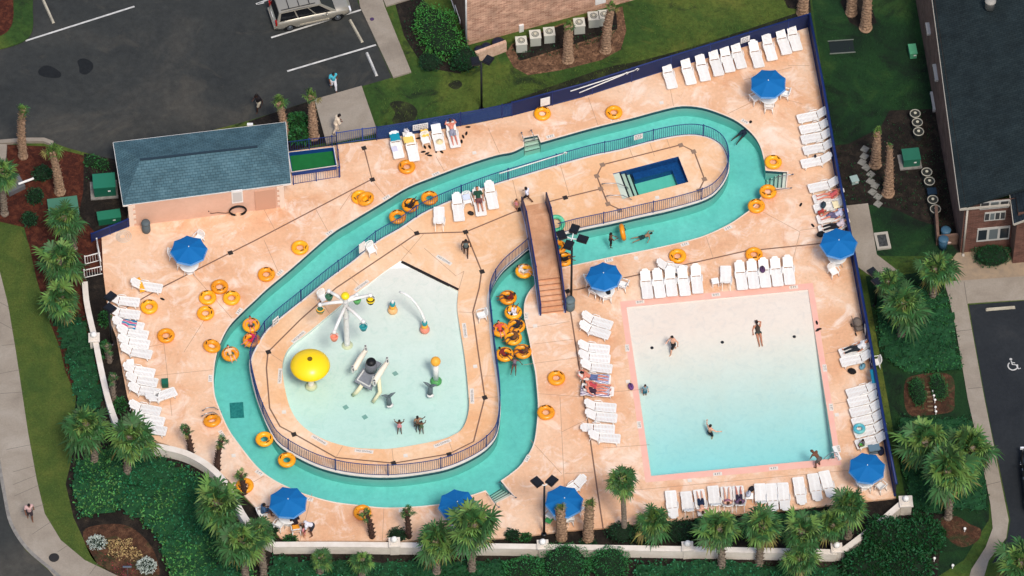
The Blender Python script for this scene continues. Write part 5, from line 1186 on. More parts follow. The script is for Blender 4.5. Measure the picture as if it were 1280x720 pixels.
rail('steel handrail on the upper side of the lower river steps', [(645,622,0),(645,622,.8),(642,620,.86),(630,608,.5),(624,603,-.3)]); rail('steel handrail on the lower side of the lower river steps', [(624,634,0),(624,634,.8),(621,632,.86),(612,620,.5),(606,615,-.3)])
rail('steel handrail at the lower left river bend behind a ring', [(253,520,0),(253,520,.75),(257,517,.9),(266,515,.8),(272,518,0),(275,521,-.5)]); rail('second steel handrail at the lower left river bend', [(254,513,0),(254,513,.75),(258,510,.9),(267,509,.8),(273,512,0),(276,515,-.5)])
rail('upper steel rail of the corner pool ladder', [(1048,569,0),(1046,566,.7),(1040,565,.8),(1031,572,.3),(1029,576,-.6)]); rail('lower steel rail of the corner pool ladder', [(1049,575,0),(1047,571,.7),(1041,570,.8),(1036,574,.3),(1034,577,-.6)])
rail('left steel rail of the upper river notch', [(652,166,0),(652,166,.7),(653,170,.75),(655,176,.2)]); rail('right steel rail of the upper river notch', [(664,163,0),(664,163,.7),(666,167,.75),(668,174,.2)])
# white cover strip by the ladder
m = MB(); a_, b_ = P(1042, 558, .04), P(1050, 575, .04); m.bar(a_, b_, .22, .06); o = m.build('ramp_strip', M_white); tag(o, 'white plastic strip beside the corner pool ladder', 'strip')
# bins, hose, cooler
def bin_(label, px, py, h=.95, r=.26, m_=None):
    p = P(px, py, 0); t = thing('waste_bin', label, 'bin', p); mm = m_ or mat('grey_bin', srgb(82, 92, 96), .6)
    m = MB(); m.lathe([(r * .85, 0), (r, h * .1), (r, h * .8)], n=16); m.build('body', mm, t, smooth=True)
    m = MB(); m.lathe([(r * 1.06, h * .8), (r * 1.06, h * .86), (r * .9, h * .97), (r * .3, h), (.0, h)], n=16); m.build('lid', mm, t, smooth=True); return t
bin_('grey waste bin at the left corner of the pump house', 183, 289); bin_('grey waste bin at the foot of the four headed lamp', 712.5, 386, 1.0, .29, mat('slate_bin', srgb(92, 108, 112), .6))
p = P(206.5, 482, 0); t = thing('waste_bin', 'small green square bin by the slantwise lounger', 'bin', p); m = MB(); m.box((0, 0, .22), (.36, .36, .44), .1, taper=1.1); m.build('body', mat('green_bin', srgb(28, 96, 76), .5), t); m = MB(); m.box((0, 0, .45), (.40, .40, .03), .1); m.build('lid', MATS['green_bin'], t)
p = face_pt(297, 261, wl[0], wl[1], .10); t = thing('garden_hose', 'coiled black hose hung on the pump house wall', 'hose', p, R(7)); m = MB()
for k in range(3): m.torus((0, -.05 * k, 0), .44 + .02 * (k % 2), .032, 30, 6, rot=Matrix.Diagonal((1.12, 1, .95)) @ Euler((R(90), 0, 0)).to_matrix())
m.tube([(-.42, -.05, -.1), (-.75, -.05, -.12), (-1.2, -.05, 0), (-1.55, -.06, .0), (-1.66, -.1, .1)], .022, 6); m.build('coil', M_black, t, smooth=True)
p = P(261.5, 268, 0); t = thing('standpipe', 'white standpipe tap by the hose at the pump house', 'tap', p); m = MB(); m.tube([(0, 0, 0), (0, 0, .55)], .05, 8); m.build('post', M_whitep, t); m = MB(); m.tube([(0, 0, .5), (0, -.12, .56), (0, -.18, .48)], .03, 6); m.box((0, 0, .6), (.14, .05, .05)); m.build('faucet', M_dark, t)
p = P(153.5, 296, 0); t = thing('hose_coil', 'pale hose coiled flat on the deck left of the pump house', 'hose', p); m = MB()
for k in range(4): m.torus((0.02 * k, 0, .03), .18 + .09 * k, .022, 28, 6)
m.build('coil', mat('pale_hose', srgb(206, 194, 180), .6), t, smooth=True)
p = P(1092.5, 562, .2); t = thing('cooler_box', 'blue grey cooler box beside the corner umbrella', 'cooler', p, .2); m = MB(); m.box((0, 0, 0), (.62, .42, .36)); m.build('body', mat('cooler_blue', srgb(86, 112, 128), .5), t); m = MB(); m.box((0, 0, .21), (.66, .46, .06)); m.build('lid', mat('cooler_lid', srgb(100, 126, 142), .5), t); m = MB(); m.tube([(-.3, -.24, .1), (-.3, -.3, .2), (.3, -.3, .2), (.3, -.24, .1)], .015, 6); m.build('handle', M_dark, t)
# stroller
p = P(1072, 412, 0); t = thing('stroller', 'grey folded stroller by the right fence', 'stroller', p, R(20)); m = MB(); m.ell((0, .1, .62), (.26, .34, .24), 14, 8); m.build('hood', mat('stroller_cloth', srgb(120, 108, 98), .9, srgb(96, 86, 80), 6, 1), t, smooth=True); m = MB(); m.box((0, -.18, .42), (.42, .4, .12)); m.build('seat', MATS['stroller_cloth'], t)
for sx in (-.26, .26):
    m = MB(); m.bar((sx, -.35, .1), (sx, .42, .95), .03, .03); m.bar((sx, .35, .1), (sx, -.2, .6), .03, .03); m.build('frame', M_dark, t)
    for y in (-.36, .36): m = MB(); m.torus((sx, y, .1), .08, .03, 14, 6, rot=Euler((0, R(90), 0)).to_matrix()); m.build('wheel', M_black, t)
# towels and clothes lying on things
def towel(label, px, py, z, dirx, L, wd, cols, tiltdeg=0, name='towel', cat='towel', wave=.02):
    p = P(px, py, z); rz = heading(px, py, *dirx); m_ = cols if not isinstance(cols, tuple) else mat('cloth_%02d' % len(MATS), cols, .9)
    m = MB(); nx, ny = 6, 14; vs = []; fs = []; ti = R(tiltdeg)
    for k in (0, 1):
        for j in range(ny + 1):
            for i in range(nx + 1):
                x = (i / nx - .5) * wd * (1 + .04 * math.sin(j)); y = (j / ny - .5) * L; zz = wave * math.sin(i * 2.1 + j * 1.3) + (math.sin(ti) * max(0, y) if tiltdeg else 0) - (0.015 if k else 0)
                if abs(x) > .30: zz -= (abs(x) - .30) * .9
                vs.append((x, y * (math.cos(ti) if y > 0 else 1), zz))
    off_ = (nx + 1) * (ny + 1)
    for j in range(ny):
        for i in range(nx):
            a_ = j * (nx + 1) + i; f = (a_, a_ + 1, a_ + nx + 2, a_ + nx + 1); fs.append(f); fs.append(tuple(off_ + v for v in reversed(f)))
    per = list(range(nx + 1)) + [(j + 1) * (nx + 1) - 1 for j in range(1, ny + 1)] + [ny * (nx + 1) + i for i in range(nx - 1, -1, -1)] + [j * (nx + 1) for j in range(ny - 1, 0, -1)]
    for a_, b_ in zip(per, per[1:] + per[:1]): fs.append((b_, a_, off_ + a_, off_ + b_))
    m.add(vs, fs); o = m.build(name, m_, smooth=True); o.location = p; o.rotation_euler = (0, 0, rz); tag(o, label, cat); return o
def stripes(name, cs, scale):
    m = bpy.data.materials.new(name); m.use_nodes = True; t_ = m.node_tree; b_ = t_.nodes['Principled BSDF']; b_.inputs['Roughness'].default_value = .95
    tc = t_.nodes.new('ShaderNodeTexCoord'); wv_ = t_.nodes.new('ShaderNodeTexWave'); wv_.inputs['Scale'].default_value = scale; wv_.inputs['Distortion'].default_value = 6.0; wv_.inputs['Detail'].default_value = 2
    t_.links.new(tc.outputs['Object'], wv_.inputs['Vector']); cr = t_.nodes.new('ShaderNodeValToRGB'); cr.color_ramp.interpolation = 'CONSTANT'; e = cr.color_ramp.elements
    e[0].color = (*cs[0], 1); e[1].position = 1 / len(cs); e[1].color = (*cs[1], 1)
    for i, c_ in enumerate(cs[2:]): q = e.new((i + 2) / len(cs)); q.color = (*c_, 1)
    t_.links.new(wv_.outputs[0], cr.inputs[0]); t_.links.new(cr.outputs[0], b_.inputs['Base Color']); return m
towel('teal towel over the back of a lounger by the blue fence', 493.5,170.5,.58,(-9,-29),.62,.60,srgb(20,142,164))
towel('yellow towel over the back of a lounger by the blue fence', 510.5,174,.58,(-9,-29),.5,.62,srgb(236,204,112))
towel('yellow towel heaped on a chair by the blue fence', 531,166,.62,(-9,-29),.55,.46,srgb(230,190,80),wave=.05)
towel('pale printed cloth on the seat of the teal towel lounger', 493,186,.36,(-9,-29),.4,.36,srgb(206,204,222))
towel('orange towel trailing off the lone lounger at the left', 175,356,.42,(10,22),1.1,.34,srgb(244,170,48),wave=.03)
towel('blue and pink beach towel across a left column lounger', 159.5,404.5,.42,(30,4),1.05,.62,stripes('beach_towel',[srgb(44,120,170),srgb(60,150,190),srgb(230,210,130),srgb(196,70,140)],1.1))
towel('striped towel under two women left of the big pool', 744,488,.47,(-30,-2),1.7,.74,stripes('zebra_towel',[srgb(232,226,226),srgb(120,96,140),srgb(220,210,215),srgb(74,70,110)],2.6))
towel('blue white towel under the man left of the big pool', 753,473,.37,(-30,-2),.8,.68,stripes('blue_towel',[srgb(60,84,140),srgb(206,208,226),srgb(90,110,160),srgb(226,222,230)],3.2))
towel('yellow towel on an occupied lounger at the right fence', 1047,255,.52,(30,-6),.6,.56,srgb(238,224,184))
towel('teal towel hung over the right fence', 1092.3,470,1.1,(5,30),1.0,.34,srgb(20,120,150))
towel('orange towel on a chair at the family table', 370,660,.56,(-2,-12),.46,.42,srgb(240,160,50))
towel('green towel on a chair below the lower middle umbrella', 686,650,.56,(8,-10),.4,.40,srgb(60,140,80))
towel('pale blue towel over a chair on the island', 583,246,.72,(4,12),.4,.44,srgb(206,214,232))
# bags, sandals, balls
def bag(label, px, py, col, z=0.0, s=1.0):
    p = P(px, py, z); t = thing('beach_bag', label, 'bag', p, random.uniform(0, 3)); mm = mat('bag_%02d' % len(MATS), col, .85, tuple(c_ * .6 for c_ in col), 9, .8)
    m = MB(); m.ell((0, 0, .15 * s), (.25 * s, .17 * s, .16 * s), 12, 8, jit=.06); m.build('body', mm, t, smooth=True); m = MB(); m.tube([(-.15 * s, 0, .25 * s), (-.08 * s, .02, .40 * s), (.08 * s, .02, .40 * s), (.15 * s, 0, .25 * s)], .018, 6); m.build('strap', M_black, t, smooth=True); return t
bag('dark bag on the chair in front of the bridge umbrella', 760,368,srgb(30,34,46),.45,1.2); bag('black bag on the deck below two right loungers', 1065,466,srgb(20,20,24),0,1.1); bag('pale blue bag by the right fence beside the black one', 1078,460,srgb(110,160,180)); bag('purple patterned bag on the pink coping', 788.5,485,srgb(110,70,130)); bag('purple bag on a lounger above the big pool', 953,338.5,srgb(90,60,96),.35)
bag('white bag on the side table by the blue fence', 508,165,srgb(226,222,226),.43,.9); bag('dark bag on the deck near the island loungers', 588.5,268,srgb(50,46,44),0,.8); bag('dark bag between lower row loungers', 939,613,srgb(30,32,44),0,.9); bag('white and navy bag on the lower side table', 935.5,619,srgb(196,200,214),.43,.9); bag('dark bag behind the crosswise lounger', 845,343,srgb(92,90,96),0,.7); bag('black bag at the foot of a right column lounger', 1026,295,srgb(22,24,30),.36,1.1); bag('dark bag on the occupied lounger at the right fence', 1029,258,srgb(46,64,76),.4); bag('purple grey towel bundle on a right column lounger', 1037,270,srgb(120,110,140),.4,.9)
bag('dark blue bag beside the corner umbrella', 1101,566,srgb(24,34,62),0,1.2); bag('dark bag on a right column lounger in the upper group', 1019,196,srgb(40,44,60),.36,.5)
for i, (x, y, lb) in enumerate([(523,173,'left of the yellow chair'),(531,184,'below the yellow chair'),(537,184,'right below the yellow chair'),(529,190,'in front of the yellow chair'),(534,192,'between two loungers by the fence'),(537,194.5,'at the foot of the hat lounger'),(545,189,'below the hat lounger'),(552,190,'right below the hat lounger'),(585,159,'above right of the prone man'),(583,167,'right of the prone man, upper'),(579,171,'right of the prone man, middle'),(577,177,'right of the prone man, lower'),(1021,403.5,'on the right pink coping, upper'),(1024,411.5,'on the right pink coping, lower left'),(1022,413,'on the right pink coping, lower right'),(1016,282,'left of the right column'),(203,374,'near the four rings'),(1001,256,'on the bare right deck')]):
    p = P(x, y, .0); t = thing('sandal', 'small dark sandal lying ' + lb, 'sandal', p, random.uniform(0, 6.28), group='dark sandals on the deck')
    m = MB(); m.ell((0, 0, .018), (.075, .17, .018), 10, 5); m.build('sole', M_black, t); m = MB(); m.tube([(-.06, .02, .03), (0, .09, .07), (.06, .02, .03)], .014, 5); m.build('strap', M_handle, t)
p = P(549.5,177,.37); o = MB(); o.lathe([(.22, 0), (.21, .015), (.10, .03), (.09, .11), (.0, .13)], n=16); o = o.build('sun_hat', mat('straw', srgb(226, 206, 160), .9), smooth=True); o.location = p; tag(o, 'straw sun hat on the foot of a lounger', 'hat')

# ------------------------------------------------------------------ right yard: stepping stones, condensers, boxes
M_stone = mat('stepping_stone', srgb(136, 134, 126), .9, srgb(112, 110, 104), 6, .8)
for i, (x, y) in enumerate([(1081,186.5),(1080.5,195.5),(1077.5,203),(1083,209.5),(1088.5,218),(1088,226.5),(1094,232),(1090.5,240),(1097.5,246),(1097.5,255)]):
    p = P(x, y, GZ + .045); o = MB(); o.box((0, 0, 0), (.42, .42, .06), R(-35) + random.uniform(-.15, .15)); o = o.build('stepping_stone', M_stone); o.location = p; tag(o, 'grey square stepping stone, %s from the top of the winding path' % ORD[i], 'paving stone', 'grey stepping stones in the dark bed')
def condenser(label, px, py, h=.55, white=False):
    p = P(px, py, GZ + h); t = thing('condenser_unit', label, 'air conditioner', (p.x, p.y, GZ), R(6), group='air conditioner units')
    if white:
        mm = mat('beige_metal', srgb(176, 178, 166), .5); m = MB(); m.box((0, 0, h / 2), (.66, .66, h)); m.build('cabinet', mm, t); m = MB(); m.box((0, 0, h + .015), (.70, .70, .03)); m.build('top', mat('beige_top', srgb(196, 196, 184), .5), t)
    else:
        mm = mat('dark_cabinet', srgb(40, 44, 42), .6); m = MB(); m.lathe([(.30, 0), (.31, .05), (.31, h)], n=20); m.build('cabinet', mm, t); m = MB(); m.torus((0, 0, h + .01), .305, .035, 26, 6); m.build('rim', mat('pale_rim2', srgb(168, 164, 150), .5), t, smooth=True)
    m = MB(); m.torus((0, 0, h + .035), .21, .018, 20, 5); m.torus((0, 0, h + .035), .13, .012, 18, 5)
    for k in range(6): a_ = k * math.pi / 6; m.bar((-.22 * math.cos(a_), -.22 * math.sin(a_), h + .035), (.22 * math.cos(a_), .22 * math.sin(a_), h + .035), .012, .012)
    m.build('fan_guard', mat('guard_dark', srgb(60, 62, 58), .6), t)
    m = MB(); m.lathe([(.09, h + .05), (.09, h + .09), (.0, h + .1)], n=12); m.build('fan_motor', mat('motor_cream', srgb(190, 186, 166), .5), t); return t
for i, (x, y) in enumerate([(1144,142),(1146.7,153),(1148.2,164.5)]): condenser('round condenser with a pale rim, %s from the top above the green cabinet' % ORD[i], x, y)
for i, (x, y) in enumerate([(1158.5,215),(1161.8,226.5),(1166,249.5),(1169.3,261.3)]): condenser('round condenser with a pale rim, %s from the top below the green cabinet' % ORD[i], x, y)
for i, (x, y) in enumerate([(651.5,51),(669,43),(686.5,39.5),(724,28),(742,20),(755,18)]): condenser('beige box air conditioner, %s from the left along the salmon brick wall' % ORD[i], x, y, .75, True)
def cabinet(label, px, py, size, col, rz=.1, slab_=True, z=GZ, lidcol=None, topc=None):
    p = P(px, py, z + size[2]); t = thing('utility_cabinet', label, 'utility cabinet', (p.x, p.y, z), rz); mm = mat('cab_%02d' % len(MATS), col, .5, tuple(c_ * .8 for c_ in col), 2, .6)
    m = MB(); m.box((0, 0, size[2] / 2 - .03), (size[0], size[1], size[2] - .06)); m.build('body', mm, t); m = MB(); m.box((0, 0, size[2] - .03), (size[0] + .06, size[1] + .06, .06)); m.build('lid', mat('cab_%02d' % len(MATS), lidcol, .5) if lidcol else mm, t)
    if slab_: m = MB(); m.box((-.05, 0, .05), (size[0] + .35, size[1] + .3, .1)); m.build('plinth', M_kerb, t)
    m = MB(); m.box((size[0] * .2, -size[1] / 2 - .01, size[2] * .6), (.16, .02, .08)); m.build('label_plate', M_whitep, t); return t
cabinet('green transformer cabinet among the round condensers', 1139,192.5,(1.0,.85,.8),srgb(40,104,82),.12)
cabinet('blue square meter box between two condensers', 1165,238.5,(.5,.45,.5),srgb(24,44,62),.1,False)
cabinet('small green utility pedestal on the dark lawn', 1141,61,(.42,.75,.5),srgb(84,156,116),.12,False)
cabinet('large green twin lid cabinet in the red mulch', 79,258,(1.75,1.35,.45),srgb(62,108,88),.16,False,lidcol=srgb(70,118,96))
cabinet('green transformer cabinet on a white plinth beside the pump house', 130,225.5,(1.3,1.05,1.0),srgb(26,92,72),.1,True,lidcol=srgb(34,110,86))
cabinet('low green cabinet against the short navy fence', 136,268,(1.35,.6,.6),srgb(30,100,76),.18,False,lidcol=srgb(36,112,84))
cabinet('pale round top well cap in the dark bed', 1068,223,(.42,.42,.35),srgb(150,172,166),.3,False)
# drain box, cellar grate, bin pen
p = P(1103,302,GZ); t = thing('drain_box', 'pale stone framed drain beside the service path', 'drain', p, R(8)); m = MB(); lp = [(-.42,-.62),(.42,-.62),(.42,.62),(-.42,.62)]; m.poly([lp, [(-.27,-.46),(-.27,.46),(.27,.46),(.27,-.46)]], .14); m.skirt(lp, 0, .14); m.skirt([(-.27,-.46),(.27,-.46),(.27,.46),(-.27,.46)], 0, .14, flip=True); m.build('frame', mat('pale_stone', srgb(166,160,148), .9), t); m = MB(); m.box((0, 0, .07), (.54, .92, .02)); m.build('grate', mat('slate_grate', srgb(74,76,76), .8, srgb(40,42,42), 9, 1), t)
p = P(1052,59,GZ); t = thing('cellar_grate', 'dark flat grate with a pale frame in the upper lawn', 'grate', p, R(5)); m = MB(); m.box((0, 0, .03), (1.5, .95, .03)); m.build('plate', mat('dark_plate', srgb(22,32,32), .7), t); m = MB()
for y in (-.5, .5): m.box((0, y, .05), (1.6, .05, .06))
m.build('frame', mat('pale_frame', srgb(110,116,108), .7), t)
t = thing('bin_pen', 'low brown brick pen with two blue bins by the brick corner', 'enclosure', P(1168,268,GZ), world=True)
q = [P(1169,268,GZ), P(1171.5,306,GZ), P(1197,304,GZ)]; m = MB(); m.wall([(v.x, v.y) for v in q], .18, GZ, .75); m.build('brick_wall', mat('pen_brick', srgb(118,94,80), .9, srgb(96,74,64), 5, .8), t)
for i, (x, y) in enumerate(((1182.5,287),(1179.5,298.5))):
    p = P(x, y, GZ + .9); t = thing('waste_bin', ('upper' if i == 0 else 'lower') + ' of two round blue bins inside the brick pen', 'bin', (p.x, p.y, GZ)); m = MB(); m.lathe([(.24, 0), (.29, .85)], n=16); m.build('body', mat('blue_bin', srgb(46,78,100), .5), t, smooth=True); m = MB(); m.lathe([(.31, .85), (.31, .89), (.2, .95), (0, .97)], n=16); m.build('lid', mat('blue_bin_lid', srgb(58,92,114), .5), t, smooth=True)
bag('pink white rubbish bag in the brick pen', 1186,303,srgb(206,180,170),GZ,1.3)
# blue rubbish pen at the salmon brick corner
t = thing('bin_pen', 'low pale brick pen with dark blue bins at the salmon brick corner', 'enclosure', P(595,76,GZ), world=True)
m = MB(); m.wall(G([(594.5,77),(632.5,63)], GZ), .2, GZ, .75); m.build('brick_wall', mat('pale_brick', srgb(206,176,152), .9, srgb(176,140,118), 5, .8), t)
for x, y, r in ((599,62,.34),(608,58,.34),(623,53,.45)):
    p = P(x, y, GZ + .45); t = thing('waste_bin', {599:'left dark bin',608:'middle black bin',623:'largest navy bin'}[x] + ' behind the pale brick pen', 'bin', (p.x, p.y, GZ)); m = MB(); m.lathe([(r * .72, 0), (r * .85, .45)], n=16); m.build('body', mat('navy_bin', srgb(24,34,58), .5), t, smooth=True); m = MB(); m.lathe([(r * .9, .45), (r * .88, .5), (r * .6, .58), (0, .62)], n=16); m.build('lid', MATS['navy_bin'], t, smooth=True)
# garden lights on the path, wheel stops, manhole, park bench-like box left
for i, (x, y) in enumerate([(1166.5,489),(1167.5,494.5),(1168.8,500),(1169.3,509),(1170,514.5)]):
    p = P(x, y, GZ + .3); t = thing('garden_light', 'small white garden light, %s from the top beside the clipped hedge' % ORD[i], 'garden light', (p.x, p.y, GZ), group='white garden lights'); m = MB(); m.tube([(0,0,0),(0,0,.28)], .03, 6); m.build('stake', M_whitep, t); m = MB(); m.ell((0,0,.32), (.08,.08,.07), 10, 6); m.build('globe', M_white, t, smooth=True)
def stop(label, a_, b_, m_):
    p, q = P(*a_, GZ + .01), P(*b_, GZ + .01); t = (q - p); rz = math.atan2(t.y, t.x); o = MB(); L = t.length
    o.add([(-L/2,-.09,0),(L/2,-.09,0),(L/2,.09,0),(-L/2,.09,0),(-L/2+.05,-.05,.12),(L/2-.05,-.05,.12),(L/2-.05,.05,.12),(-L/2+.05,.05,.12)], [(3,2,1,0),(4,5,6,7),(0,1,5,4),(1,2,6,5),(2,3,7,6),(3,0,4,7)]); o = o.build('wheel_stop', m_); o.location = (p + q) / 2; o.rotation_euler = (0, 0, rz); tag(o, label, 'wheel stop', 'concrete wheel stops')
stop('cream wheel stop in the bay below the minivan', (437.5,25), (453,53), M_paintY); stop('white wheel stop in the bay nearest the entry pad', (458.5,66), (471,95), M_paint); stop('cream wheel stop beside the parking island', (54,0), (67,29), M_paintY); stop('pale wheel stop in the side parking', (1232,387.5), (1269,384.5), M_paintY)
p = P(67.5,697,GZ + .04); o = MB(); o.lathe([(.30,0),(.30,.012),(.24,.016),(.24,.01),(.0,.012)], n=24); o = o.build('manhole_cover', mat('cast_iron', srgb(40,38,38), .7)); o.location = p; tag(o, 'round dark manhole cover in the curved sidewalk', 'manhole cover')
p = P(465,24,-.02); o = MB(); o.lathe([(.13,0),(.13,.02),(.0,.03)], n=14); o = o.build('stain_cap', mat('purple_cap', srgb(72,52,88), .8)); o.location = p; tag(o, 'small purple cap on the parking sidewalk', 'cap')
# monument-like sign blocks at the left
t = thing('garden_bench', 'grey stone slab with a white rail in the mulch at the left edge', 'bench', P(22,240,GZ), world=True); m = MB(); m.prism(G([(2,226),(24,222),(32,236),(12,246)], GZ), GZ, GZ + .35); m.build('slab', mat('grey_slab', srgb(96,96,98), .8), t); m = MB(); m.tube([P(23,230,.5), P(42,223,.5)], .07, 8); m.build('rail', M_whitep, t)
t = thing('low_wall', 'pale low block wall at the left edge of the parking lot', 'wall', P(8,182,GZ), world=True); m = MB(); m.wall(G([(-20,181),(8,179),(30,177),(55,177),(66,181)], GZ), .28, GZ, GZ + .22); m.build('course', M_walk, t)
t = thing('low_wall', 'white block wall running down the left picture edge', 'wall', P(2,200,GZ), world=True); m = MB(); m.wall(G([(4,184),(2,215)], GZ), .5, GZ, GZ + .3); m.build('course', M_walk, t)

for i, y in enumerate((484,490,496,502,508,513)):
    p = P(1161.5 + i * .3, y, GZ + .05); o = MB(); o.tube([(-.16, 0, 0), (0, 0, .0), (.16, .02, 0)], .06, 8); o = o.build('log_step', mat('old_log', srgb(104, 88, 66), .9)); o.location = p; tag(o, 'short log laid between the clipped hedges, %s from the top' % ORD[i], 'log', 'short logs between the clipped hedges')
for x, y, lb in ((1206,661,'white globe garden light in the mulch by the walkway bend'),(1168,698,'white garden light alone on the lawn at the lower right'),(1191,707,'white garden light nearest the lower end of the walkway')):
    p = P(x, y, GZ + .3); t = thing('garden_light', lb, 'garden light', (p.x, p.y, GZ), group='white garden lights'); m = MB(); m.tube([(0,0,0),(0,0,.28)], .03, 6); m.build('stake', M_whitep, t); m = MB(); m.ell((0,0,.32), (.09,.09,.10), 10, 6); m.build('globe', M_white, t, smooth=True)
# ================================================================== PEOPLE
SK = {'light': srgb(222, 168, 140), 'tan': srgb(190, 128, 98), 'red': srgb(206, 126, 104), 'brown': srgb(110, 72, 52), 'dark': srgb(66, 44, 36)}
PENDING = []
def cap(m, p, q, r1, r2, n=8):
    p, q = Vector(p), Vector(q)
    m.tube([p, p.lerp(q, .5), q], [r1, (r1 + r2) / 2, r2], n); m.ell(p, (r1,) * 3, n, 6); m.ell(q, (r2,) * 3, n, 6)
def mirror(d):
    o = {}
    for k, v in d.items(): o[k] = v
    return o
def pose_stand(**k):
    j = dict(pel=(0, 0, .94), che=(0, .0, 1.28), nec=(0, .0, 1.47), hea=(0, .02, 1.61),
             shL=(-.18, 0, 1.42), shR=(.18, 0, 1.42), elL=(-.25, -.03, 1.14), elR=(.25, -.03, 1.14), wrL=(-.27, .07, .90), wrR=(.27, .07, .90),
             hiL=(-.09, 0, .92), hiR=(.09, 0, .92), knL=(-.10, .03, .49), knR=(.10, .03, .49), anL=(-.10, -.02, .08), anR=(.10, -.02, .08), toL=(-.12, .13, .03), toR=(.12, .13, .03))
    j.update(k); return j
def pose_walk(s=1.0):
    return pose_stand(knL=(-.10, .22 * s, .52), anL=(-.10, .26 * s, .10), toL=(-.11, .40 * s, .06), knR=(.10, -.05 * s, .50), anR=(.10, -.34 * s, .17), toR=(.11, -.22 * s, .05),
                      elL=(-.26, -.16 * s, 1.17), wrL=(-.27, -.14 * s, .94), elR=(.26, .08 * s, 1.16), wrR=(.25, .28 * s, 1.03), che=(0, .04, 1.28), nec=(0, .07, 1.46), hea=(0, .11, 1.60))
def pose_armsup():
    return pose_stand(elL=(-.34, .02, 1.58), wrL=(-.38, .04, 1.84), elR=(.34, .02, 1.58), wrR=(.38, .04, 1.84), anL=(-.14, 0, .08), anR=(.14, 0, .08), toL=(-.17, .14, .03), toR=(.17, .14, .03), knL=(-.12, .03, .49), knR=(.12, .03, .49))
def pose_bend():
    return pose_stand(pel=(0, -.12, .90), hiL=(-.09, -.12, .88), hiR=(.09, -.12, .88), che=(0, .18, 1.10), nec=(0, .34, 1.18), hea=(0, .46, 1.16), shL=(-.18, .28, 1.14), shR=(.18, .28, 1.14), elL=(-.24, .34, .88), elR=(.24, .34, .88), wrL=(-.2, .42, .64), wrR=(.2, .42, .64), knL=(-.15, .02, .48), knR=(.15, .02, .48), anL=(-.17, -.06, .08), anR=(.17, -.06, .08), toL=(-.2, .1, .03), toR=(.2, .1, .03))
def pose_carry():
    return pose_walk(.6) | dict(che=(0, .10, 1.26), nec=(0, .18, 1.43), hea=(0, .25, 1.55), shL=(-.18, .14, 1.38), shR=(.18, .14, 1.38), elL=(-.27, .12, 1.10), wrL=(-.14, .30, 1.02), elR=(.27, .14, 1.10), wrR=(.12, .32, 1.02))
def pose_sit():
    return dict(pel=(0, 0, .10), che=(0, .02, .43), nec=(0, .05, .62), hea=(0, .08, .76), shL=(-.18, .03, .57), shR=(.18, .03, .57), elL=(-.25, .06, .30), elR=(.25, .06, .30), wrL=(-.2, .28, .24), wrR=(.2, .28, .24),
                hiL=(-.09, .02, .08), hiR=(.09, .02, .08), knL=(-.11, .44, .12), knR=(.11, .44, .12), anL=(-.11, .46, -.34), anR=(.11, .46, -.34), toL=(-.12, .6, -.39), toR=(.12, .6, -.39))
def pose_supine(back=30, knees=.0, arms=0):
    a = R(back); f = lambda s, o=0.0: (math.cos(a) * s + .0 - math.sin(a) * o, math.sin(a) * s + math.cos(a) * o)
    def pt(x, s, o=0.0): y, z = f(s, o); return (x, y, z + .10)
    j = dict(pel=(0, 0, .10), che=pt(0, .34, .02), nec=pt(0, .53, .03), hea=pt(0, .67, .05), shL=pt(-.18, .48), shR=pt(.18, .48), elL=pt(-.27, .22, .02), elR=pt(.27, .22, .02), wrL=(-.27, -.02, .12), wrR=(.27, -.02, .12),
             hiL=(-.09, -.02, .10), hiR=(.09, -.02, .10), knL=(-.12, -.43, .12 + knees), knR=(.11, -.44, .12 + knees * .5), anL=(-.13, -.86, .07), anR=(.12, -.87, .07), toL=(-.16, -.93, .18), toR=(.15, -.94, .18))
    if arms: j.update(elL=pt(-.36, .60, .1), wrL=pt(-.20, .78, .1))
    return j
def pose_prone(back=26):
    j = pose_supine(back); j['toL'] = (-.13, -.98, .02); j['toR'] = (.12, -.99, .02); j['elL'] = (-.33, .50, .30); j['elR'] = (.33, .50, .30); j['wrL'] = (-.20, .70, .42); j['wrR'] = (.20, .70, .42); return j
def pose_tube(k=0):
    return dict(pel=(0, -.02, .02), che=(0, .24, .24), nec=(0, .36, .40), hea=(0, .44, .53), shL=(-.18, .31, .36), shR=(.18, .31, .36), elL=(-.40, .20, .34), elR=(.40, .20, .34), wrL=(-.45, -.06, .36), wrR=(.44, -.08, .36),
                hiL=(-.09, -.06, .04), hiR=(.09, -.06, .04), knL=(-.13, -.40, .38 + .05 * k), knR=(.13, -.38, .40), anL=(-.16, -.74, .22), anR=(.15, -.72, .24), toL=(-.19, -.86, .24), toR=(.18, -.84, .26))
def pose_swim():
    return dict(pel=(0, 0, 0), che=(0, .34, .04), nec=(0, .53, .07), hea=(0, .67, .13), shL=(-.18, .47, .05), shR=(.18, .47, .05), elL=(-.40, .62, .0), elR=(.38, .40, .02), wrL=(-.30, .90, -.02), wrR=(.56, .20, -.04),
                hiL=(-.09, -.02, 0), hiR=(.09, -.02, 0), knL=(-.16, -.42, -.06), knR=(.15, -.44, -.02), anL=(-.20, -.84, -.02), anR=(.16, -.86, -.08), toL=(-.22, -.98, -.06), toR=(.18, -1.0, -.12))
def pose_float(): 
    j = pose_swim(); j.update(elL=(-.30, .25, .0), wrL=(-.32, .0, .0), elR=(.26, .74, .06), wrR=(.05, .78, .12), knL=(-.09, -.43, 0), anL=(-.08, -.86, 0), toL=(-.09, -.99, 0), knR=(.09, -.43, 0), anR=(.08, -.86, 0), toR=(.09, -.99, 0)); return j

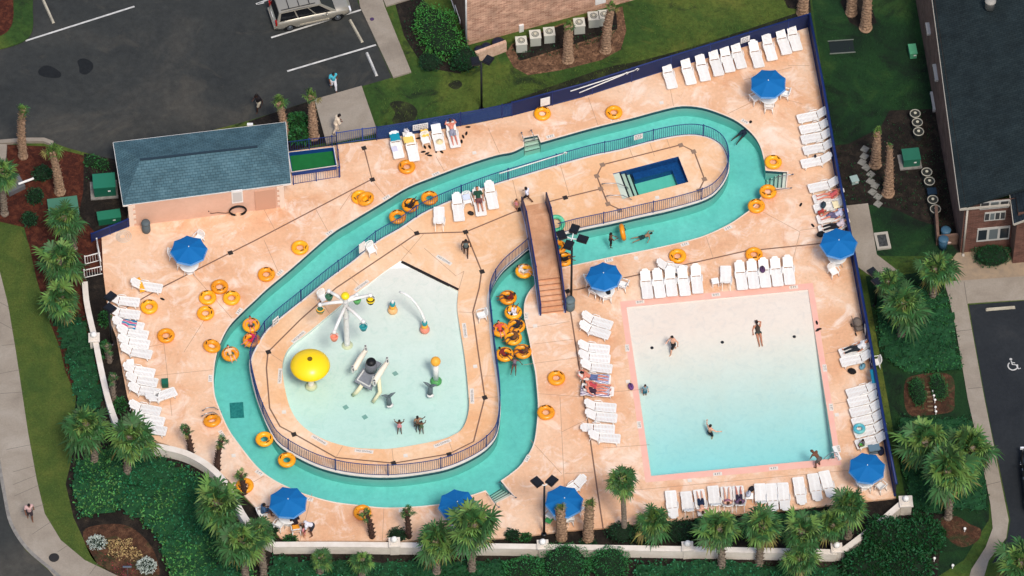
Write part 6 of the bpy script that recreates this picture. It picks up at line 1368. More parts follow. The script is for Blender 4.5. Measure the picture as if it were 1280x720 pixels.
def body_mb(j, head=1.0, fem=False):
    m = MB(); J = {k: Vector(v) for k, v in j.items()}
    w_ = .9 if fem else 1.0
    cap(m, J['pel'], J['pel'].lerp(J['che'], .5), .135 * w_, .115 * w_, 10); cap(m, J['pel'].lerp(J['che'], .5), J['che'], .115 * w_, .14 * w_, 10)
    cap(m, J['hiL'], J['hiR'], .105, .105, 10); cap(m, J['shL'].lerp(J['che'], .25), J['shR'].lerp(J['che'], .25), .10 * w_, .10 * w_, 10); cap(m, J['shL'], J['shR'], .065 * w_, .065 * w_)
    cap(m, J['che'], J['nec'], .11 * w_, .055); up = (J['hea'] - J['nec']).normalized(); cap(m, J['nec'], J['hea'], .052, .055)
    # head: skull, jaw, nose, ears
    fwd = J['_f'].normalized(); fwd = (fwd - up * fwd.dot(up)).normalized(); sd_ = up.cross(fwd)
    h = J['hea']; rot = Matrix((sd_, fwd, up)).transposed()
    m.ell(h + up * .035 * head, (.077 * head, .096 * head, .105 * head), 14, 10, rot=rot); m.ell(h + up * -.045 * head + fwd * .03 * head, (.055 * head, .062 * head, .055 * head), 10, 7, rot=rot)
    cap(m, h + fwd * .09 * head + up * .02, h + fwd * .112 * head - up * .012, .012, .018, 6)
    for s in (-1, 1): m.ell(h + sd_ * s * .08 * head, (.014, .025, .034), 8, 5, rot=rot)
    fing = []
    for s in ('L', 'R'):
        cap(m, J['sh' + s], J['el' + s], .058 * w_, .043 * w_); cap(m, J['el' + s], J['wr' + s], .043 * w_, .029 * w_)
        cap(m, J['hi' + s], J['kn' + s], .088, .057, 10); cap(m, J['kn' + s], J['kn' + s].lerp(J['an' + s], .35), .056, .055); cap(m, J['kn' + s].lerp(J['an' + s], .35), J['an' + s], .055, .036)
        cap(m, J['an' + s], J['to' + s], .040, .030); 
        # hand: palm, four unequal fingers bent at the knuckle, thumb off the side
        d = (J['wr' + s] - J['el' + s]).normalized(); ax = d.cross(Vector((0, 0, 1)) if abs(d.z) < .8 else Vector((0, 1, 0))).normalized(); nn = ax.cross(d).normalized()
        pw = J['wr' + s]; pc = pw + d * .075
        cap(m, pw, pc - ax * .018, .026, .022); cap(m, pw, pc + ax * .020, .026, .022)
        for i, (o, L) in enumerate(((-.036, .062), (-.012, .074), (.012, .070), (.036, .054))):
            a = pc + ax * o * .8 + d * .01; b = a + d * L * .55 + ax * o * .28; c_ = b + (d * .7 + nn * .7).normalized() * L * .45; cap(m, a, b, .0105, .0095, 6); cap(m, b, c_, .0095, .0085, 6)
        a = pw + d * .025 - ax * .025; b = a - ax * .035 + d * .03; cap(m, a, b, .013, .011, 6); cap(m, b, b + d * .032 - ax * .004 + nn * .008, .011, .0095, 6)
    return m, J, up, fwd, sd_, rot

def person(label, px, py, z, rz, pose, skin='tan', hair=srgb(40, 28, 22), top=None, bottom=srgb(30, 34, 50), scale=1.0, head=1.0, fem=False, long_hair=False, fwd=(0, 1, 0), legs=False, suit=False, long_sleeve=False, at=None):
    """px,py: pixel of the pose origin (ground or seat or water) at height z"""
    p = at or P(px, py, z); j = dict(pose); j['_f'] = fwd
    m, J, up, f, sd_, rot = body_mb(j, head, fem)
    t = thing('person', label, 'person', p, rz); t.scale = (scale,) * 3
    b = m.build('body', mat('skin_' + skin, SK[skin], .55), t); PENDING.append((b, .0125))
    # hair
    h = J['hea'] + up * .035 * head; m = MB(); m.ell(h + up * .018 - f * .018, (.088 * head, .100 * head, .108 * head), 14, 10, rot=rot); m.ell(h - f * .05 - up * .05, (.075 * head, .06 * head, .085 * head), 10, 8, rot=rot)
    if long_hair: cap(m, h - f * .06, h - f * .09 - up * .24, .06, .035)
    # cut the face free: drop what lies in front
    keep = MB(); idx = {}
    for fc, mi in zip(m.f, m.m):
        cc = sum((Vector(m.v[i]) for i in fc), Vector()) / len(fc) - h
        if cc.dot(f) > .045 * head and cc.dot(up) < .055 * head: continue
        nf = []
        for i in fc:
            if i not in idx: idx[i] = len(keep.v); keep.v.append(m.v[i])
            nf.append(idx[i])
        keep.f.append(tuple(nf)); keep.m.append(0)
    keep.build('hair', mat('hair_%d' % (int(hair[0] * 4000) + int(hair[1] * 900)), hair, .7), t, smooth=True)
    for s in (-1, 1): m = MB(); m.ell(J['hea'] + up * .035 * head + f * .088 * head + sd_ * s * .032 * head, (.014, .010, .010), 8, 5, rot=rot); m.build('eye', mat('eye_dark', srgb(24, 20, 18), .2), t)
    m = MB(); m.ell(J['hea'] - up * .035 * head + f * .088 * head, (.024, .010, .008), 8, 5, rot=rot); m.build('mouth', mat('lip', srgb(150, 74, 70), .5), t)
    cm = lambda c: c if not isinstance(c, tuple) else mat('garment_%d_%d_%d' % tuple(int(v * 999) for v in c), c, .85, tuple(v * .75 for v in c), 7, .7)
    g = .016
    if top is not None:
        m = MB(); a, c_ = J['pel'].lerp(J['che'], .18), J['che']
        cap(m, a, a.lerp(c_, .6), .128 + g, .128 + g, 10); cap(m, a.lerp(c_, .6), c_, .128 + g, .145 + g, 10)
        if not suit: cap(m, J['shL'].lerp(c_, .25), J['shR'].lerp(c_, .25), .10 + g, .10 + g, 10); cap(m, J['shL'], J['shR'], .068 + g, .068 + g)
        for s in 'LR':
            e = J['el' + s].lerp(J['wr' + s], .8) if long_sleeve else J['sh' + s].lerp(J['el' + s], .62)
            if not suit: cap(m, J['sh' + s], J['sh' + s].lerp(J['el' + s], .62), .062 + g, .056 + g)
            if long_sleeve: cap(m, J['sh' + s].lerp(J['el' + s], .6), J['el' + s], .05 + g, .045 + g); cap(m, J['el' + s], e, .045 + g, .035 + g)
        o = m.build('swimsuit_top' if suit else 'shirt', cm(top), t); PENDING.append((o, .018))
    if bottom is not None:
        m = MB(); cap(m, J['hiL'], J['hiR'], .105 + g, .105 + g, 10); cap(m, J['pel'], J['pel'].lerp(J['che'], .25), .137 + g, .12 + g, 10)
        k_ = .12 if suit else (.95 if legs else .72)
        for s in 'LR':
            q = J['hi' + s].lerp(J['kn' + s], k_); cap(m, J['hi' + s], q, .09 + g, .072 + g, 10)
            if legs: cap(m, J['kn' + s], J['an' + s].lerp(J['kn' + s], .1), .06 + g, .05 + g, 10)
        o = m.build('trousers' if legs else ('swim_bottoms' if suit else 'shorts'), cm(bottom), t); PENDING.append((o, .018))
    return t
def on_lounger(px, py):
    """nearest lounger: its frame for a person lying on it"""
    return min(LOUNGERS, key=lambda L: (L[0] - px) ** 2 + (L[1] - py) ** 2)[2]
def lying(label, px, py, pose, **k):
    L = on_lounger(px, py); rz = L.rotation_euler[2]; off_ = Vector((-math.sin(rz), math.cos(rz), 0)) * .17
    return person(label, 0, 0, 0, rz, pose, at=Vector((L.location.x, L.location.y, .335)) + off_, fwd=k.pop('fwd', (0, -.5, .85)), **k)
BLK = srgb(24, 20, 20); BRN = srgb(70, 46, 32)
H = lambda px, py, dx, dy: heading(px, py, dx, dy)
# outside the fence
person('person in a teal shirt and white trousers crossing the asphalt', 417, 112, GZ, H(417, 112, 4, 10), pose_walk(.8), 'brown', BLK, srgb(72, 172, 190), srgb(222, 222, 228), legs=True)
person('person in a black shirt and beige shorts on the asphalt', 323.5, 139, GZ, H(324, 139, -10, 6), pose_walk(.7), 'dark', BLK, srgb(28, 24, 28), srgb(176, 166, 148), legs=False)
person('person in cream clothes leaning forward on the entry pad', 420, 166, -.01, H(420, 166, 10, -3), pose_carry(), 'brown', BLK, srgb(226, 208, 184), srgb(222, 204, 182), legs=True, long_sleeve=True)
person('person in a pink top and dark shorts on the curved sidewalk', 38, 650, GZ + .03, H(38, 650, 3, 10), pose_walk(.6), 'brown', BLK, srgb(200, 164, 160), srgb(52, 44, 50))
# island
person('boy in a white shirt running on the island deck', 659, 253, 0, H(659, 253, -10, -3), pose_walk(1.2), 'brown', BLK, srgb(224, 224, 236), srgb(40, 38, 44), .82, 1.15)
person('toddler in a pink suit by the footbridge head', 645.5, 262, 0, H(645, 262, -5, 8), pose_stand(), 'tan', BRN, srgb(214, 140, 150), srgb(214, 140, 150), .58, 1.3, suit=True)
person('woman in a grey patterned swimsuit walking beside the splash pool', 582.5, 320, 0, H(582, 320, 0, 10), pose_walk(.6), 'dark', BLK, srgb(96, 110, 110), srgb(34, 36, 42), fem=True, suit=True)
lying('woman in a dark green top lying on the island lounger', 599, 253, pose_supine(22, .06, 0), skin='tan', hair=BLK, top=srgb(36, 74, 56), bottom=srgb(120, 74, 72), fem=True, long_hair=True)
lying('bare backed man lying face down by the blue fence', 566, 168, pose_prone(26), skin='red', hair=BRN, top=None, bottom=srgb(146, 146, 160), fwd=(0, .3, -.9))
# splash pool children
for x, y, lb, sk, tp, sc_ in ((499.5, 541, 'child in a pink suit with both arms raised in the splash pool', 'brown', srgb(226, 150, 156), .72), (527, 541, 'child in a green print suit with arms raised, front one of the pair', 'brown', srgb(90, 110, 80), .66)):
    person(lb, x, y, -.4, H(x, y, 0, 10), pose_armsup(), sk, BLK, tp, tp, sc_, 1.2, suit=True)
person('child behind the arm raising one in the splash pool', 522, 538, -.4, H(522, 538, 4, 10), pose_stand(elL=(-.36, .02, 1.3), wrL=(-.5, .05, 1.45)), 'dark', BLK, srgb(150, 120, 96), srgb(60, 60, 50), .8, 1.15)
# big pool
person('man in black shorts walking in the shallow end of the big pool', 841, 441, -.28, H(841, 441, -8, 5), pose_walk(.9), 'light', BLK, None, srgb(26, 26, 30))
person('woman in a bikini stretched out in the shallow water', 948, 416, -.09, H(948, 416, -2, -10), pose_float(), 'tan', BLK, srgb(70, 60, 50), srgb(60, 62, 56), fem=True, suit=True, fwd=(0, .2, -.9), long_hair=True)
person('child standing waist deep at the left wall of the big pool', 806, 496, -.62, H(806, 496, 2, 10), pose_stand(), 'tan', BLK, srgb(120, 150, 160), srgb(50, 110, 130), .68, 1.2)
person('swimmer in dark shorts treading water in the deep end of the big pool', 887, 551, -1.24, H(887, 551, 8, -6), pose_stand(elL=(-.42, .1, 1.32), wrL=(-.58, .28, 1.28), elR=(.42, .12, 1.33), wrR=(.56, .32, 1.29), knL=(-.14, .2, .6), anL=(-.2, -.05, .3), toL=(-.22, -.1, .15), knR=(.14, .12, .55), anR=(.2, -.12, .2), toR=(.22, -.16, .06)), 'light', BLK, None, srgb(30, 36, 44), .92)
person('man in grey shorts bending over at the corner of the big pool', 1021.5, 583, 0, H(1021, 583, -8, -6), pose_bend(), 'brown', BLK, None, srgb(96, 90, 86), .95)
# lying by the big pool
lying('man in blue and white shorts lying face down left of the big pool', 743, 473, pose_prone(30), skin='red', hair=BLK, top=None, bottom=srgb(96, 110, 150), fwd=(0, .3, -.9))
lying('woman in a dark bikini on the striped towel, upper of two', 747, 484, pose_supine(34, .1), skin='red', hair=BLK, top=srgb(60, 40, 56), bottom=srgb(60, 40, 56), fem=True, suit=True)
p_ = lying('woman in red lying on the striped towel, lower of two', 747, 488, pose_supine(34, .14), skin='red', hair=BLK, top=srgb(190, 70, 80), bottom=srgb(190, 70, 80), fem=True, suit=True)
rz_ = p_.rotation_euler[2]; sh_ = Vector((math.cos(rz_), math.sin(rz_), 0)); p_.location += sh_ * .19
for o in C.objects:
    if o.get('label', '').startswith('woman in a dark bikini on the striped'): o.location -= sh_ * .19
lying('man in navy shorts lying face down under the palms', 876, 628, pose_prone(4), skin='light', hair=BRN, top=None, bottom=srgb(24, 40, 66), fwd=(0, .3, -.9))
lying('woman in a pink print suit on the lower row lounger', 909, 625, pose_supine(45, .05), skin='light', hair=BRN, top=srgb(186, 120, 140), bottom=srgb(180, 112, 130), fem=True, suit=True, long_hair=True)
lying('woman in a purple print dress on the lower row lounger', 924, 624, pose_supine(45, .1), skin='red', hair=BLK, top=srgb(110, 84, 112), bottom=srgb(52, 44, 62), fem=True)
lying('person in black and white lying on the right column lounger', 1069, 437, pose_supine(34, .08), skin='tan', hair=BLK, top=srgb(222, 222, 224), bottom=srgb(34, 40, 46), legs=True)
# right fence group
lying('woman in a red suit lying at the right fence', 1036, 246, pose_supine(34, .08), skin='red', hair=BLK, top=srgb(196, 90, 92), bottom=srgb(196, 90, 92), fem=True, suit=True)
lying('person in a white top on the third occupied lounger at the right fence', 1041, 271, pose_supine(34, .2), skin='red', hair=BLK, top=srgb(206, 206, 226), bottom=srgb(96, 90, 120))
person('child in red crouching at the foot of the right fence loungers', 1024.5, 272, 0, H(1024, 272, 10, 0), pose_bend(), 'red', BRN, srgb(170, 64, 56), srgb(150, 60, 52), .6, 1.25)
lying('person in dark clothes half under the right fence umbrella', 1043, 284, pose_supine(34, .05), skin='light', hair=BLK, top=srgb(216, 200, 206), bottom=srgb(28, 28, 36), legs=True)
# right column children and family table
p = P(1074, 537, .36); t = thing('swim_ring', 'teal inflatable ring on a right column lounger', 'swim ring', p); m = MB(); m.torus((0, 0, .1), .26, .11, 28, 10); m.build('tube', mat('teal_vinyl', srgb(60, 160, 186), .35, srgb(140, 200, 170), 2.5, .6), t, smooth=True)
person('child in a green suit sitting on a right column lounger', 1079, 556, .40, H(1079, 556, -10, 4), pose_sit(), 'brown', BLK, srgb(110, 110, 116), srgb(80, 170, 70), .62, 1.25)
person('man in a white shirt bending to a child at the family table', 388.5, 668, 0, H(388, 668, -10, 2), pose_bend(), 'brown', BLK, srgb(226, 224, 232), srgb(48, 50, 60))
person('small child in pink beside the man in white', 380.5, 671, 0, H(380, 671, 8, 3), pose_stand(), 'tan', BRN, srgb(232, 150, 156), srgb(230, 140, 150), .6, 1.25)
person('person in blue sitting at the family table', 329, 641, .42, H(329, 641, 12, -3), pose_sit(), 'brown', BLK, srgb(64, 96, 130), srgb(60, 90, 120))
person('person in dark clothes sitting between umbrella and orange towel', 369, 655, .42, H(369, 655, -3, -10), pose_sit(), 'tan', BLK, srgb(30, 26, 40), srgb(70, 34, 40))
# river
person('boy standing in the river holding a ring upright', 763, 309, -.55, H(763, 309, 12, -2), pose_stand(elR=(.30, .16, 1.16), wrR=(.24, .40, 1.22), elL=(-.26, .10, 1.15), wrL=(-.1, .36, 1.1)), 'brown', BLK, None, srgb(30, 32, 36), .8, 1.1)
person('swimmer under water spread out in the lower river', 804, 296, -.50, H(804, 296, 10, -3), pose_swim(), 'tan', BLK, None, srgb(50, 70, 70), .74, fwd=(0, .5, -.7))
person('swimmer at the river wall in the far right bend', 930, 165, -.35, H(930, 165, 8, -8), pose_swim() | dict(hea=(0, .62, .30), nec=(0, .5, .16)), 'dark', BLK, None, srgb(30, 40, 60), fwd=(0, .8, -.3))
RID = [('yellow ring carrying the dark swimmer between two empty rings', 'person in dark clothes riding the ring between two empty rings', 2.4, 'dark', srgb(40, 34, 36), srgb(60, 40, 36)),
       ('yellow ring carrying a rider alone near the left bank', 'rider with dark hair alone in a ring at the left bank', .4, 'light', srgb(230, 190, 150), srgb(210, 170, 60)),
       ('yellow ring carrying a rider beside the spray mushroom railing', 'bare chested rider in a ring by the mushroom railing', .2, 'red', None, srgb(120, 70, 60)),
       ('yellow ring under the rider in pink and red', 'rider in pink and red close under the island railing', -.8, 'red', srgb(214, 50, 96), srgb(230, 60, 60)),
       ('yellow ring carrying a rider close to the footbridge', 'rider in white shorts in the ring close to the footbridge', 1.2, 'light', srgb(226, 220, 210), srgb(214, 206, 196)),
       ('yellow ring carrying two reclining riders left of the footbridge foot', 'rider reclining with legs out left of the footbridge foot', -1.4, 'brown', srgb(120, 40, 40), srgb(60, 30, 30)),
       ('yellow ring carrying a rider in white', 'rider in a white shirt in the narrow channel', 2.9, 'brown', srgb(236, 232, 236), srgb(210, 210, 220)),
       ('yellow ring below the rider in white at the narrow channel', 'rider in dark swimwear below the rider in white', -.7, 'brown', srgb(50, 40, 50), srgb(40, 40, 56)),
       ('yellow ring at the railing side of the crowded channel', 'rider in red at the railing side of the channel', .3, 'red', srgb(206, 84, 70), srgb(190, 60, 60)),
       ('yellow ring in the middle of the crowded channel', 'rider with a raised arm in the middle of the channel', -.9, 'brown', srgb(120, 80, 50), srgb(60, 50, 50)),
       ('lower left yellow ring of the crowded channel', 'rider in a dark red suit at the lower left of the channel', .9, 'brown', srgb(120, 40, 40), srgb(100, 34, 34)),
       ('lower right yellow ring of the crowded channel', 'bare chested rider at the lower right of the channel', -1.3, 'brown', None, srgb(90, 40, 40)),
       ('yellow ring with a rider just right of the footbridge', 'rider in black half hidden by the footbridge', 1.6, 'brown', srgb(24, 24, 30), srgb(40, 36, 40))]
for rl, lb, rz, sk, tp, bt in RID:
    q = RINGS[rl]; person(lb, 0, 0, 0, rz, pose_tube(random.choice((0, 1))), sk, BLK, tp, bt, .80, at=q.location + Vector((0, 0, .03)), fwd=(0, -.75, .5))
person('child in a print suit swimming behind the crowded rings', 643, 456, -.14, H(643, 456, 1, -10), pose_swim(), 'brown', BLK, srgb(130, 110, 120), srgb(70, 60, 70), .72, 1.15, suit=True, fwd=(0, .7, -.4))

# grow every body into one skin
dg = bpy.context.evaluated_depsgraph_get()
for o, vx in PENDING:
    md = o.modifiers.new('skin', 'REMESH'); md.mode = 'VOXEL'; md.voxel_size = vx; md.use_smooth_shade = True
    if vx < .015: pass
    sm = o.modifiers.new('soft', 'SMOOTH'); sm.factor = .5; sm.iterations = 3 if vx > .015 else 1
dg.update(); dg = bpy.context.evaluated_depsgraph_get()
for o, vx in PENDING:
    me = bpy.data.meshes.new_from_object(o.evaluated_get(dg)); nm = o.data; mt_ = nm.materials[0]; o.modifiers.clear(); o.data = me
    me.materials.clear(); me.materials.append(mt_); bpy.data.meshes.remove(nm)
# ================================================================== PLANTS AND VEHICLES
from mathutils import noise
def leaf_mat(name, col, k=.45, rough=.55, trans=.0):
    m = mat(name, col, rough, spec=.25, island=k); return m
L_palm = leaf_mat('palm_leaf', srgb(52, 88, 46), .5); L_palm2 = leaf_mat('palm_leaf_bright', srgb(92, 122, 58), .4); L_palm3 = leaf_mat('palm_leaf_old', srgb(116, 110, 60), .4); L_dark = leaf_mat('dark_shrub_leaf', srgb(26, 62, 34), .6)
L_hedge = leaf_mat('hedge_leaf', srgb(62, 122, 52), .5); L_cover = leaf_mat('groundcover_leaf', srgb(34, 96, 58), .5); L_cover2 = leaf_mat('light_groundcover_leaf', srgb(74, 124, 62), .5); L_bush = leaf_mat('bush_leaf', srgb(24, 70, 34), .6); L_side = leaf_mat('side_cover_leaf', srgb(40, 92, 44), .55)
L_dome = leaf_mat('dome_leaf', srgb(46, 108, 56), .5); L_silver = leaf_mat('silver_leaf', srgb(176, 186, 178), .25); L_tan = leaf_mat('tan_flower', srgb(176, 150, 104), .4); L_pinkf = leaf_mat('pink_flower', srgb(140, 50, 66), .5)
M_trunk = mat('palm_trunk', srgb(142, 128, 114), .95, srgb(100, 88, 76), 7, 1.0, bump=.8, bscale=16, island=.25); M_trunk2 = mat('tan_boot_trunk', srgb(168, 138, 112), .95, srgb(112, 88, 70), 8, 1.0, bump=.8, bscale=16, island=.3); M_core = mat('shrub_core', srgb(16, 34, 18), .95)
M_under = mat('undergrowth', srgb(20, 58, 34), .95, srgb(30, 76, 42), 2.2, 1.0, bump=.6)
M_stalk = mat('frond_stalk', srgb(120, 130, 66), .6)

def leafq(m, p, d, n, L, wd, mi=0, bend=.25):
    """a leaf of four corners and a tip, bent down along its length"""
    d = d.normalized(); s = d.cross(n); s = s.normalized() if s.length > 1e-4 else Vector((1, 0, 0)); n = s.cross(d)
    q = p + d * L * .5; e = p + d * L - Vector((0, 0, L * bend))
    m.add([p, q - s * wd / 2, e, q + s * wd / 2], [(0, 1, 2, 3)], mi)
def rnd_dir():
    z = random.uniform(-1, 1); a = random.uniform(0, 6.283); r = math.sqrt(1 - z * z); return Vector((r * math.cos(a), r * math.sin(a), z))
def clump(m, c, rad, n, L, mi=0, up=.3, lumps=5, seed=0.0):
    """leaves through the outer volume of a lumpy ellipsoid"""
    c = Vector(c)
    for _ in range(n):
        d = rnd_dir(); 
        if d.z < -.45: d.z = -d.z
        k = .72 + .34 * noise.noise(d * 2.1 + Vector((seed, seed * 1.7, 3.1))) + .13 * noise.noise(d * 5.3 + Vector((seed, 0, seed)))
        r = k * (1.0 - .35 * random.random() ** 2); p = c + Vector((d.x * rad[0], d.y * rad[1], d.z * rad[2])) * (r + .18)
        o = (d + rnd_dir() * .9 + Vector((0, 0, up))).normalized(); leafq(m, p, o, rnd_dir(), L * random.uniform(.6, 1.3), L * random.uniform(.35, .6), mi)
def frond(m, o, az, el, pet, blade, nleaf, old, droop):
    d = Vector((math.cos(az) * math.cos(el), math.sin(az) * math.cos(el), math.sin(el))); side = Vector((-math.sin(az), math.cos(az), 0)); nrm = d.cross(side).normalized() * -1
    if nrm.z < 0: nrm = -nrm
    tw = random.uniform(-.5, .5); side = (side + nrm * tw).normalized(); nrm = side.cross(d).normalized(); nrm = nrm if nrm.z > 0 else -nrm
    tip = o + d * pet - Vector((0, 0, pet * .15)); w_ = .022
    m.add([o - side * w_, o + side * w_, tip + side * w_ * .6, tip - side * w_ * .6], [(0, 1, 2, 3)], 3)
    mi = 2 if old else (1 if random.random() < .34 else 0)
    for i in range(nleaf):
        t = (i / (nleaf - 1) - .5) * 2; a = t * R(108) + random.uniform(-.07, .07); ld = (d * math.cos(a) + side * math.sin(a) + nrm * (.30 - .5 * abs(t))).normalized()
        L = blade * (1 - .20 * abs(t) ** 2) * random.uniform(.70, 1.12); wd = blade * .10
        s = ld.cross(nrm).normalized() * wd; b = tip + d * blade * .22 * (1 - abs(t)) - d * blade * .1; q = b + ld * L * .55 - Vector((0, 0, L * droop * .18)); e = b + ld * L * random.uniform(.86, 1.0) - Vector((0, 0, L * droop * random.uniform(.6, 1.4)))
        m.add([b - s * .35, b + s * .35, q + s * .62, e, q - s * .62], [(0, 1, 2, 4), (4, 2, 3)], mi)
def crown_mesh(r, n, seed, upright=False, lo=-42, nl=15):
    random.seed(seed); m = MB(); ph = random.uniform(0, 6.28)
    for i in range(n):
        f = (i + .5) / n; el = R(84 - (84 - lo) * f ** .80) if not upright else R(88 - 62 * f); az = i * 2.39996 + random.uniform(-.55, .55)
        if not upright and random.random() < .10: continue
        old = f > .84 and random.random() < .55; k = random.uniform(.78, 1.12) * (1 + .12 * math.cos(az - ph))
        frond(m, Vector((random.uniform(-.06, .06), random.uniform(-.06, .06), random.uniform(-.2, .15) - .25 * f)), az, el + R(random.uniform(-14, 14)), r * random.uniform(.26, .55) * k, r * random.uniform(.42, .58) * k, nl, old, random.uniform(.25, .75))
    return m
CROWNS = [crown_mesh(1.75, 62, 11 + k, False, -58, 13) for k in range(6)]
SLIM = [crown_mesh(.62, 14, 41 + k, False, -20, 11) for k in range(2)]
TUFT = [crown_mesh(.95, 13, 61 + k, True, 20, 11) for k in range(2)]
_cm = {}
def shared(key, mbuilder, name, mats, smooth=False):
    if key not in _cm: _cm[key] = mbuilder().mesh(name, mats, smooth)
    o = bpy.data.objects.new(name, _cm[key]); C.objects.link(o); return o
PM = [L_palm, L_palm2, L_palm3, M_stalk]
def trunk_mb(h, r0, r1, seed, boots, lean=(0, 0)):
    random.seed(seed); m = MB(); n = max(6, int(h / .12)); prof = []
    N = 12; vs = []; fs = []
    for i in range(n + 1):
        z = h * i / n; f = i / n; r = (r0 + (r1 - r0) * f) * (1.16 if f < .04 else 1) * (1 + (.10 if i % 2 else -.06) * (1.0 if boots else .5))
        for k in range(N):
            a = 2 * math.pi * k / N + .26 * i; rr = r * random.uniform(.93, 1.07); vs.append((math.cos(a) * rr + lean[0] * f * f * h, math.sin(a) * rr + lean[1] * f * f * h, z - .1 * (i == 0)))
    for i in range(n):
        for k in range(N): fs.append((i * N + k, i * N + (k + 1) % N, (i + 1) * N + (k + 1) % N, (i + 1) * N + k))
    fs.append(tuple(n * N + k for k in range(N))); m.add(vs, fs)
    if boots:   # old leaf bases in a criss-cross spiral
        cnt = int(h * 26)
        for i in range(cnt):
            f = i / cnt; z = h * (.06 + .94 * f); a = i * 2.39996; r = r0 + (r1 - r0) * f; d = Vector((math.cos(a), math.sin(a), 0)); s = Vector((-d.y, d.x, 0)); b = d * r * .85 + Vector((lean[0] * f * f * h, lean[1] * f * f * h, z))
            e = b + d * random.uniform(.07, .13) + Vector((0, 0, .12)) + s * random.uniform(-.03, .03)
            m.add([b - s * .05, b + s * .05, e + s * .025, e - s * .025, b + Vector((0, 0, -.09))], [(0, 1, 2, 3), (0, 4, 1), (0, 3, 4), (1, 4, 2), (4, 3, 2)])
    return m
def palm(label, cx_, cy_, bx, by, dia, kind='fan', z=GZ, r=None, group='fan palms', tm=None):
    p = P(bx, by, z); h = max(.35, (by - cy_) / (21.0 * math.cos(PITCH))); top = P(cx_, cy_, z + h); d = top - p
    sd = int(cx_ * 7 + cy_ * 13); t = thing('palm_tree', label, 'palm tree', p, 0, group)
    r0, r1 = {'fan': (.20, .17), 'slim': (.17, .10), 'stump': (.32, .22), 'tall': (.16, .13)}[kind]
    if r: r0, r1 = r
    if kind == 'stump': r0 *= .86; r1 *= .84
    trunk_mb(h, r0, r1, sd, kind != 'tall' , (d.x / h, d.y / h)).build('trunk', tm or (M_trunk2 if kind == 'stump' else M_trunk), t)
    lib, key, base = {'fan': (CROWNS, 'crown_f', 3.5), 'tall': (CROWNS, 'crown_f', 3.5), 'slim': (SLIM, 'crown_s', 1.45), 'stump': (TUFT, 'crown_t', 1.35)}[kind]
    i = sd % len(lib); o = shared((key, i), lambda: lib[i], 'crown', PM); o.parent = t; o.location = (d.x, d.y, h); s = dia / 21.0 / base
    rnd = random.Random(sd); o.scale = (s, s, s * (.85 if kind == 'fan' else .95)); o.rotation_euler = (R(rnd.uniform(-6, 6)), R(rnd.uniform(-6, 6)), rnd.uniform(0, 6.28))
    return t
for a in [
  ('bushy palm right of the red mulch, above two larger palms', 80,270,92,312,62,'fan'), ('large palm crown beside the little white stair', 75,325,84,366,76,'fan'), ('palm with a thick trunk at the lower end of the left cluster', 76,372,86,402,70,'fan'),
  ('palm at the left edge by the white block wall', 3,215,6,268,58,'fan'),
  ('left of two broad palms over the dark groundcover', 108,530,119,577,76,'fan'), ('right of two broad palms in front of the curved wall', 163,545,160,596,80,'fan'),
  ('broad palm at the right end of the curved wall', 270,628,292,690,84,'fan'), ('broad palm below the curved wall, lowest at the left', 304,676,308,735,74,'fan'), ('palm crown in front of the wall corner', 322,662,330,720,48,'fan'),
  ('small palm hugging the lower wall, left of two', 401,697,401,719,36,'fan'), ('small palm hugging the lower wall, right of two', 453,699,453,724,38,'fan'),
  ('palm with visible trunk left of the covered umbrella', 545,676,546,716,72,'fan'), ('palm covering the umbrella by the river steps', 592,655,590,716,84,'fan'),
  ('low wide palm right of the slender tall palm', 817,648,821,671,60,'fan'),
  ('palm in front of the lower row, left of two with trunks', 898,660,902,712,70,'fan'), ('palm in front of the lower row, right of two with trunks', 953,657,949,706,66,'fan'),
  ('palm left in the dense group at the lower right', 1002,664,1004,708,70,'fan'), ('palm bottom of the dense group at the lower right', 1000,697,998,730,60,'fan'), ('palm in front of the corner umbrella', 1063,630,1060,672,70,'fan'), ('palm between the wall pillar and the corner umbrella', 1040,655,1043,690,56,'fan'),
  ('palm with a thick trunk on the shrub bed right of the fence', 1130,378,1126,422,76,'fan'), ('palm below the brick pen', 1168,334,1166,372,66,'fan'), ('palm beside the dark lamp at the right fence', 1110,350,1108,384,50,'fan'),
  ('palm right of the clipped hedges, left of three overlapping crowns', 1156,552,1158,588,86,'fan'), ('palm leaning over the right walkway, right of three overlapping crowns', 1215,558,1214,592,86,'fan'), ('palm with a bare grey trunk, front of three overlapping crowns', 1185,588,1185,648,92,'fan'), ('palm cut by the lower right corner', 1276,700,1276,760,86,'fan')]: palm(*a)
palm('slender tall palm standing alone at the lower planting gap', 776, 598, 780, 668, 50, 'tall', r=(.17, .13))
for a in [('slim dark palm in front of the yellow ring at the lower wall', 457,640,465,673), ('slim dark palm left of the globe pillar', 508,638,511,673), ('slim palm left of the curved wall top', 232,536,239,568), ('slim palm above the curved wall, right of the other', 277,551,272,590), ('slim palm at the river bend by the hidden ring', 300,593,306,618)]: palm(*a, dia=27, kind='slim', group='slim young palms', tm=mat('dark_trunk', srgb(92, 66, 56), .95, srgb(60, 44, 38), 9, 1, bump=.6))
palm('slim palm in the gap by the left loungers, upper', 134,432,137,452,24,'slim',group='slim young palms'); palm('slim palm in the gap by the left loungers, lower', 142,470,142,502,24,'slim',group='slim young palms')
